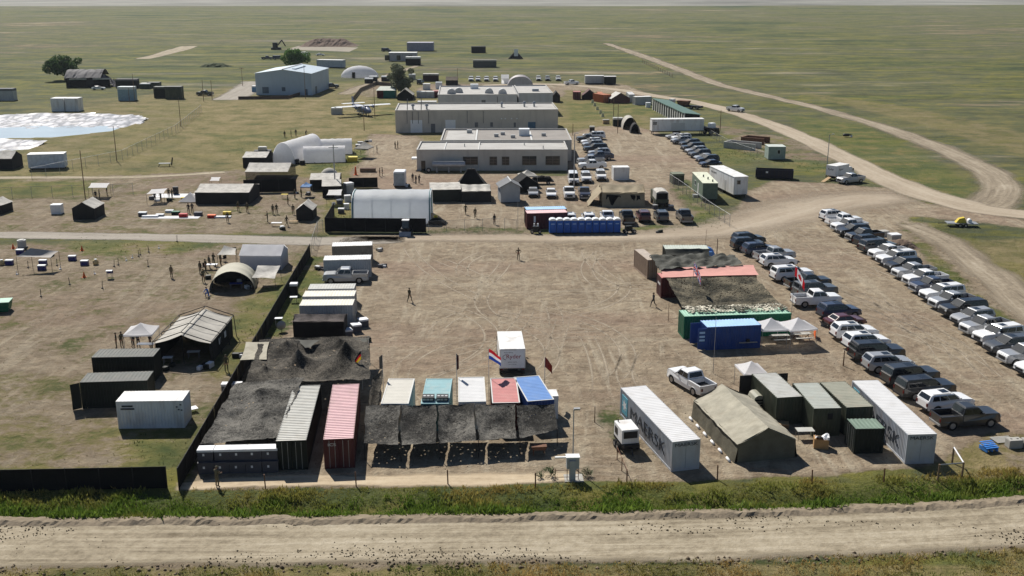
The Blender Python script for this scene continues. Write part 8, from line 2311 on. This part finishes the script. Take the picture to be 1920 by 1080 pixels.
gable_tent('dark grey shed at the left edge below the pond', g(-30, 318), g(24, 318), 5, 2.4, 3.6, DKROOF, DKFAB, 'x', 'field_shed', cat='shed', wr_amp=0.02)
# lined ponds
def pond(nm, rim, y0, y1):
    R_ = [g(*q) for q in rim]
    xs_ = np.arange(min(q.x for q in R_), max(q.x for q in R_) + 1, 1.1); ys_ = np.arange(min(q.y for q in R_), max(q.y for q in R_) + 1, 1.1)
    X, Y = np.meshgrid(xs_, ys_)
    ins = inpoly(R_, X, Y)
    Z = -1.75 + 2.2 * (Y - y0) / (y1 - y0) + 0.5 * (np.abs(fbm(X * 0.22, Y * 0.22, 61) - 0.5) * 2) ** 0.6 + 0.3 * (fbm(X * 0.8, Y * 0.8, 62) - 0.5)
    ii = np.arange(X.size).reshape(X.shape); ok = ins[:-1, :-1] & ins[1:, 1:] & ins[1:, :-1] & ins[:-1, 1:]
    Qp = np.stack([ii[:-1, :-1], ii[:-1, 1:], ii[1:, 1:], ii[1:, :-1]], -1)[ok]
    lm = bpy.data.materials.new('wrinkled_white_liner' + nm); lm.use_nodes = True
    t_ = lm.node_tree; p_ = t_.nodes['Principled BSDF']; p_.inputs['Roughness'].default_value = 0.3
    ge = t_.nodes.new('ShaderNodeNewGeometry'); vo = t_.nodes.new('ShaderNodeTexVoronoi'); vo.feature = 'DISTANCE_TO_EDGE'; vo.inputs['Scale'].default_value = 0.42
    mpn = t_.nodes.new('ShaderNodeMapping'); mpn.inputs['Scale'].default_value = (0.9, 0.38, 0.4); nzn = t_.nodes.new('ShaderNodeTexNoise'); nzn.inputs['Scale'].default_value = 0.5; ad = t_.nodes.new('ShaderNodeVectorMath'); ad.operation = 'ADD'
    mu = t_.nodes.new('ShaderNodeVectorMath'); mu.operation = 'SCALE'; mu.inputs['Scale'].default_value = 3.0
    t_.links.new(ge.outputs['Position'], nzn.inputs['Vector']); t_.links.new(nzn.outputs['Color'], mu.inputs[0]); t_.links.new(ge.outputs['Position'], ad.inputs[0]); t_.links.new(mu.outputs[0], ad.inputs[1]); t_.links.new(ad.outputs[0], mpn.inputs['Vector']); t_.links.new(mpn.outputs[0], vo.inputs['Vector'])
    rp = t_.nodes.new('ShaderNodeValToRGB'); rp.color_ramp.elements[0].position = 0.02; rp.color_ramp.elements[0].color = (0.10, 0.095, 0.10, 1); rp.color_ramp.elements[1].position = 0.22; rp.color_ramp.elements[1].color = (0.52, 0.50, 0.51, 1)
    t_.links.new(vo.outputs['Distance'], rp.inputs['Fac']); t_.links.new(rp.outputs['Color'], p_.inputs['Base Color'])
    struct('pond_liner', np_mesh('pond_liner', np.stack([X, Y, Z], -1).reshape(-1, 3), Qp, lm), None)
    wm = MATS.get('pond_water')
    if not wm:
        wm = mat('pond_water', (0.56, 0.63, 0.68), 0.12, 0.1, 0.05, bump=0.05, spec=0.8)  # pale base colour stands in for sky reflected on the water
    cx = sum(q.x for q in R_) / len(R_); cy = sum(q.y for q in R_) / len(R_)
    wv = MB(); wv.face([(cx + (q.x - cx) * 0.97, cy + (q.y - cy) * 0.96, -0.32) for q in R_])
    struct('pond_water', wv, wm)


# basin under the ponds: lower the ground there
def sink(rim, dz):
    m_ = inpoly(gp(rim), GX, GY)
    co = np.zeros(len(gm.vertices) * 3, np.float32); gm.vertices.foreach_get('co', co); co = co.reshape(-1, 3)
    co[:n0, 2] -= dz * m_.ravel(); gm.vertices.foreach_set('co', co.ravel()); gm.update()


r1 = [(-160, 222), (-40, 220), (60, 217), (180, 217), (268, 219), (281, 224), (262, 236), (215, 248), (130, 258), (20, 262), (-160, 266)]
r2 = [(-160, 268), (20, 265), (88, 266), (92, 270), (60, 281), (10, 290), (-160, 296)]
sink([(-150, 225), (60, 220), (262, 222), (272, 225), (205, 246), (100, 257), (-150, 262)], 1.6); sink([(-150, 272), (80, 269), (50, 280), (-150, 290)], 1.6)
pond('a', r1, 268, 312); pond('b', r2, 236, 262)

# aircraft
p = g(680, 216)
t = thing('light_aircraft', 'white and blue high-wing twin-engine aircraft parked on the grass', 'aircraft', (p.x, p.y, 0), R(-58))
fz = 1.9
st = [(-7.5, 0.2, 2.6), (-6.0, 0.5, 2.35), (-3.5, 1.0, 2.05), (0, 1.2, 1.95), (2.5, 1.2, 1.9), (4.0, 0.95, 1.75), (5.2, 0.6, 1.6), (5.9, 0.15, 1.5)]
fu = MB(); fu.loft([[(X, r_ * math.cos(a), zc + r_ * 0.95 * math.sin(a)) for a in [2 * math.pi * k / 12 for k in range(12)]] for X, r_, zc in st])
obj('fuselage', fu, mat('aircraft_blue_grey', (0.13, 0.16, 0.25), 0.4, 0.08), t, smooth=True)
obj('belly', MB().box(-3, 3, -0.7, 0.7, 0.75, 1.1), WHITE, t, bevel=0.1)
obj('windshield', MB().add([(3.95, -0.75, 2.45), (3.95, 0.75, 2.45), (2.7, 0.8, 3.1), (2.7, -0.8, 3.1)], [(0, 1, 2, 3)]), WINDARK, t)
wg = MB(); wg.loft([[(X, yy, 2.85 + dz) for X, dz in ((1.3, 0), (0.5, 0.2), (-1.3, 0.03), (0.5, -0.08))] for yy in (-8.8, 0, 8.8)]); obj('wing', wg, PLASTW, t)
tp = MB(); tp.loft([[(X, yy, 3.0 + dz) for X, dz in ((-5.8, 0), (-6.4, 0.1), (-7.7, 0), (-6.4, -0.05))] for yy in (-3.6, 0, 3.6)]); obj('tailplane', tp, PLASTW, t)
fn_ = MB(); fn_.loft([[(X, yy, z) for X, yy in ((-5.8 - o_, 0), (-6.8, 0.08), (-7.8, 0), (-6.8, -0.08))] for z, o_ in ((2.6, 0), (5.0, 0.9))]); obj('tail_fin', fn_, mat('aircraft_blue_grey', (0.13, 0.16, 0.25)), t)
for sy in (-2.8, 2.8):
    nc = MB(); nc.bar((1.9, sy, 2.6), (-0.8, sy, 2.65), 0.4, 10, r2=0.25); no = obj('engine_nacelle', nc, mat('aircraft_blue_grey', (0.13, 0.16, 0.25)), t)
    pr_ = MB()
    for k in range(3):
        a = 2 * math.pi * k / 3; pr_.add([(1.98, sy + 0.06 * math.sin(a), 2.6 - 0.06 * math.cos(a)), (1.98, sy + 1.2 * math.cos(a + 0.07), 2.6 + 1.2 * math.sin(a + 0.07)), (1.94, sy + 1.2 * math.cos(a - 0.07), 2.6 + 1.2 * math.sin(a - 0.07))], [(0, 1, 2)])
    obj('propeller', pr_, BLACK, no)
    obj('strut', MB().bar((0, sy * 0.28, 1.2), (0, sy * 1.2, 2.8), 0.06, 6), PLASTW, t); o = MB(); o.bar((-0.3, sy * 0.45 - 0.1, 0.35), (-0.3, sy * 0.45 + 0.1, 0.35), 0.35, 12); obj('wheel', o, TYRE, t)
    obj('gear_leg', MB().bar((-0.3, sy * 0.25, 1.1), (-0.3, sy * 0.45, 0.35), 0.07, 6), STEEL, t)
o = MB(); o.bar((4.4, -0.08, 0.28), (4.4, 0.08, 0.28), 0.28, 12); obj('nose_wheel', o, TYRE, t); obj('gear_leg', MB().bar((4.4, 0, 1.2), (4.4, 0, 0.28), 0.06, 6), STEEL, t)
crate('small white trailer behind the aircraft wing', g(632, 214), 3.2, 2.0, 2.0, 0, GREYPAINT, WHITE, 'cargo_trailer', 'trailer')

# poles
for i, (px, py, pt, cr) in enumerate(((219, 302, 237, 0), (339, 237, 184, 0), (382, 190, 150, 0), (398, 187, 150, 0), (455, 161, 126, 1), (243, 192, 165, 0), (253, 190, 138, 0), (573, 186, 122, 0), (703, 222, 165, 0), (683, 245, 197, 0), (858, 158, 128, 0), (629, 362, 272, 1), (1150, 228, 185, 0), (1158, 250, 195, 0), (1350, 246, 207, 1), (1551, 308, 252, 0), (160, 372, 282, 0), (1074, 254, 232, 0))):
    pole(['dark utility pole beside the lined pond', 'dark utility pole at the pond fence corner', 'left one of the far pair of poles', 'right one of the far pair of poles', 'utility pole left of the steel building drive', 'pole beside the pale blue box shed, nearer one', 'pole beside the pale blue box shed, taller one', 'tall pole in front of the steel building', 'pole right of the parked aircraft', 'pole in front of the parked aircraft', 'pole behind the rear grey hall', 'grey power pole beside the inflatable tents', 'thin pole left of the pale arch tent', 'thin pole in front of the dark green cabin', 'utility pole with crossarm right of the white semi-trailer', 'lamp pole at the road junction by the box truck', 'tall thin pole beside the flat white canopy', 'short pole at the corner of the front building'][i], px, py, pt, 0.10 if i not in (11,) else 0.14, WOOD if i not in (11, 15) else GREYPAINT, cross=cr, lamp=0.8 if i == 15 else None)

# trees
LEAF = attr_mat('tree_leaves', 0.75, 0.25)
BARK = mat('tree_bark', (0.10, 0.075, 0.055), 0.95, 0.25, 2, bump=0.5)


def tree(label, px, py, width, height, colr, seed, name='tree', nleaf=5200, trunk=0.18):
    rr_ = np.random.default_rng(seed); p = g(px, py)
    t = thing(name, label, 'tree', (p.x, p.y, 0), 0)
    tk = MB(); tk.bar((0, 0, 0), (0.2, 0, height * 0.45), trunk * 2, 8, r2=trunk)
    cl = []
    for k in range(26):
        a = rr_.uniform(0, 2 * np.pi); rad = rr_.uniform(0.05, 0.42) * width; zz = height * rr_.uniform(0.28, 0.9)
        rad *= math.sin(math.pi * min(0.97, max(0.12, (zz / height) * 0.92 + 0.02))) ** 0.6
        c_ = np.array([rad * math.cos(a), rad * math.sin(a), zz]); cl.append((c_, width * rr_.uniform(0.09, 0.19)))
        if k < 9: tk.bar((0.1, 0, height * rr_.uniform(0.15, 0.4)), tuple(c_ * 0.9), trunk * 0.6, 5, r2=0.04)
    obj('trunk', tk, BARK, t)
    w8 = np.array([r_ ** 2 for _, r_ in cl]); w8 /= w8.sum()
    ii = rr_.choice(len(cl), nleaf, p=w8); C_ = np.array([c_ for c_, _ in cl])[ii]; R__ = np.array([r_ for _, r_ in cl])[ii]
    d = rr_.normal(size=(nleaf, 3)); d /= np.linalg.norm(d, axis=1, keepdims=True); d[:, 2] *= 0.8
    P_ = C_ + d * (R__ * rr_.uniform(0.55, 1.12, nleaf))[:, None]
    sz = width * 0.024 * rr_.uniform(0.7, 1.6, nleaf)
    u = rr_.normal(size=(nleaf, 3)); u /= np.linalg.norm(u, axis=1, keepdims=True); v = np.cross(u, rr_.normal(size=(nleaf, 3))); v /= np.linalg.norm(v, axis=1, keepdims=True)
    Vv = np.stack([P_ - u * sz[:, None], P_ + v * sz[:, None] * 0.7, P_ + u * sz[:, None], P_ - v * sz[:, None] * 0.7], 1).reshape(-1, 3)
    tc = np.array(colr)[None] * rr_.uniform(0.65, 1.4, (nleaf, 1)); tc = np.concatenate([np.repeat(tc, 4, 0), np.ones((nleaf * 4, 1))], 1)
    me = np_mesh('crown', Vv, np.arange(nleaf * 4).reshape(-1, 4), LEAF, tc)
    obj('crown', me, None, t)
    return t


tree('big dark green round tree behind the derelict building', 124, 151, 15, 9.8, (0.065, 0.12, 0.035), 31, trunk=0.4)
tree('bright green bushy tree behind the pale blue steel building', 555, 124, 13.5, 7.2, (0.09, 0.19, 0.035), 32, trunk=0.3)
tree('grey-green loose tree beside the red and teal shed', 753, 180, 11, 10.8, (0.12, 0.14, 0.085), 33, trunk=0.3)
for i, (px, py, s_) in enumerate(((1032, 893, 0.9), (1100, 893, 0.8), (1012, 897, 0.6))):
    tree(['small leafy bush left of the electrical cabinet', 'small leafy bush right of the electrical cabinet', 'low leafy bush by the wire fence post near the cabinet'][i], px, py, 1.6 * s_, 1.0 * s_, (0.07, 0.12, 0.05), 50 + i, 'bush', 420, 0.015)

# ================================================================== PEOPLE
pp = [(972, 487, 'akimbo', UNIF2, 0.3, 'person in tan camouflage standing in the middle of the open yard'), (768, 566, 'walk', UNIF, 2.6, 'person in green camouflage walking across the open yard'), (1225, 575, 'walk', UNIF3, -1.2, 'person in dark clothes walking past the maroon container'), (322, 521, 'stand', UNIF2, 2.8, 'person in tan camouflage standing alone in the left field'),
      (376, 513, 'stand', UNIF, -0.5, 'leftmost soldier of the group by the beige arch shelter'), (386, 509, 'akimbo', UNIF, -0.9, 'second soldier from left by the beige arch shelter'), (393, 502, 'stand', UNIF, 2.4, 'third soldier from left by the beige arch shelter'), (401, 497, 'work', UNIF, 2.8, 'fourth soldier from left by the beige arch shelter'), (414, 497, 'stand', UNIF, 1.4, 'soldier standing closest to the brown shade tarp'),
      (382, 529, 'stand', UNIF, 0.2, 'soldier in front of the camp table by the beige arch shelter'), (391, 556, 'kneel', UNIFB, -0.7, 'person in bright blue kneeling in front of the beige arch shelter'),
      (219, 653, 'akimbo', UNIF, -1.2, 'leftmost soldier beside the white canopy at the frame tent'), (229, 651, 'stand', UNIF, 1.0, 'second soldier beside the white canopy at the frame tent'), (250, 650, 'stand', UNIF3, -0.3, 'dark-clothed person under the left side of the white canopy'), (260, 651, 'work', UNIF3, 0.8, 'dark-clothed person at the table under the white canopy'), (282, 650, 'stand', UNIF3, 1.5, 'person under the right side of the white canopy'),
      (425, 696, 'stand', UNIF, 0.4, 'soldier standing between the frame tent and the black fence'), (408, 913, 'work', UNIF2, 2.6, 'person in tan standing in front of the stacked transit cases'),
      (447, 396, 'stand', UNIF, 0.2, 'left one of two people right of the equipment display'), (464, 398, 'stand', UNIF, -0.2, 'right one of two people right of the equipment display'), (427, 417, 'stand', UNIF, 0.1, 'person at the right end of the equipment display'), (354, 400, 'work', UNIF3, 0.0, 'left one of the pair behind the equipment display'), (361, 399, 'work', UNIF3, 0.3, 'right one of the pair behind the equipment display'),
      (502, 416, 'work', UNIF, -1.2, 'soldier at the left of the stretcher table'), (512, 402, 'stand', UNIF, 2.9, 'soldier behind the stretcher table, left of two'), (519, 401, 'stand', UNIF, 3.1, 'soldier behind the stretcher table, right of two'), (538, 424, 'walk', UNIF, 1.2, 'soldier at the right of the stretcher table'), (550, 402, 'stand', UNIF, 0.3, 'soldier beside the small grey ridge tent'), (540, 384, 'stand', UNIF, 2.0, 'soldier by the yellow-topped table'), (553, 372, 'stand', UNIF, 1.2, 'soldier left of the small blue canopy'), (565, 370, 'stand', UNIF, 2.2, 'soldier in front of the small blue canopy'),
      (707, 287, 'stand', UNIF3, 1.6, 'person in dark clothes at the edge of the dirt lot beside the hip canopy'), (741, 279, 'stand', UNIF, 1.2, 'left one of two people in the dirt lot by the tall block'), (746, 278, 'stand', UNIF, -1.2, 'right one of two people in the dirt lot by the tall block'), (712, 331, 'stand', UNIF2, 1.5, 'left one of two people beside the low timber bin'), (717, 330, 'stand', UNIF3, -1.4, 'right one of two people beside the low timber bin'), (774, 341, 'stand', UNIF3, 0.4, 'person in dark clothes right of the portable cabin'),
      (873, 402, 'walk', UNIF, 0.4, 'left one of two soldiers crossing the gravel yard'), (891, 409, 'walk', UNIF, 0.1, 'right one of two soldiers crossing the gravel yard'), (927, 421, 'stand', UNIF3, 0.6, 'person standing inside the yard gate'),
      (534, 258, 'stand', UNIF, 0.8, 'leftmost person on the grass slope behind the inflatable hall'), (546, 257, 'stand', UNIF3, 1.8, 'second person on the grass slope behind the inflatable hall'), (555, 255, 'stand', UNIF3, 0.0, 'third person on the grass slope behind the inflatable hall'), (573, 253, 'kneel', UNIF3, 1.2, 'person crouching on the grass slope behind the inflatable hall'),
      (180, 375, 'stand', UNIF3, 0.2, 'leftmost soldier under the flat white canopy'), (187, 373, 'stand', UNIF3, 1.8, 'middle soldier under the flat white canopy'), (201, 365, 'stand', UNIF3, -1.4, 'rightmost soldier under the flat white canopy'), (317, 371, 'stand', UNIF, 0.4, 'left one of two soldiers right of the display canopy'), (323, 372, 'work', UNIF, 1.1, 'right one of two soldiers right of the display canopy'), (291, 378, 'work', UNIF3, 0.5, 'person bending over boxes under the display canopy'), (302, 377, 'work', UNIF3, -0.5, 'person at the right side under the display canopy'), (786, 344, 'work', UNIF3, 0.9, 'left one of the group behind the pale-striped dark tent'), (780, 345, 'stand', UNIF3, -0.9, 'right-turned person behind the large white arch shelter')]
for a in pp: person(a[0], a[1], a[2], a[3], a[4] + math.pi, a[5], None, UNIF if a[3] is not UNIF3 else HAIR)

# ================================================================== HAZE
hb = MB().box(-BIG - 50, BIG + 50, -BIG / 4 - 50, BIG + 50, -3.0, 42.0)
hm = bpy.data.materials.new('thin_haze'); hm.use_nodes = True
hn = hm.node_tree
hn.nodes.remove(hn.nodes['Principled BSDF'])
pv = hn.nodes.new('ShaderNodeVolumePrincipled'); pv.inputs['Color'].default_value = (0.80, 0.88, 0.98, 1); pv.inputs['Density'].default_value = 0.00005; pv.inputs['Anisotropy'].default_value = 0.2
hn.links.new(pv.outputs[0], hn.nodes['Material Output'].inputs['Volume'])
hz_o = struct('haze', hb, hm, 'stuff')
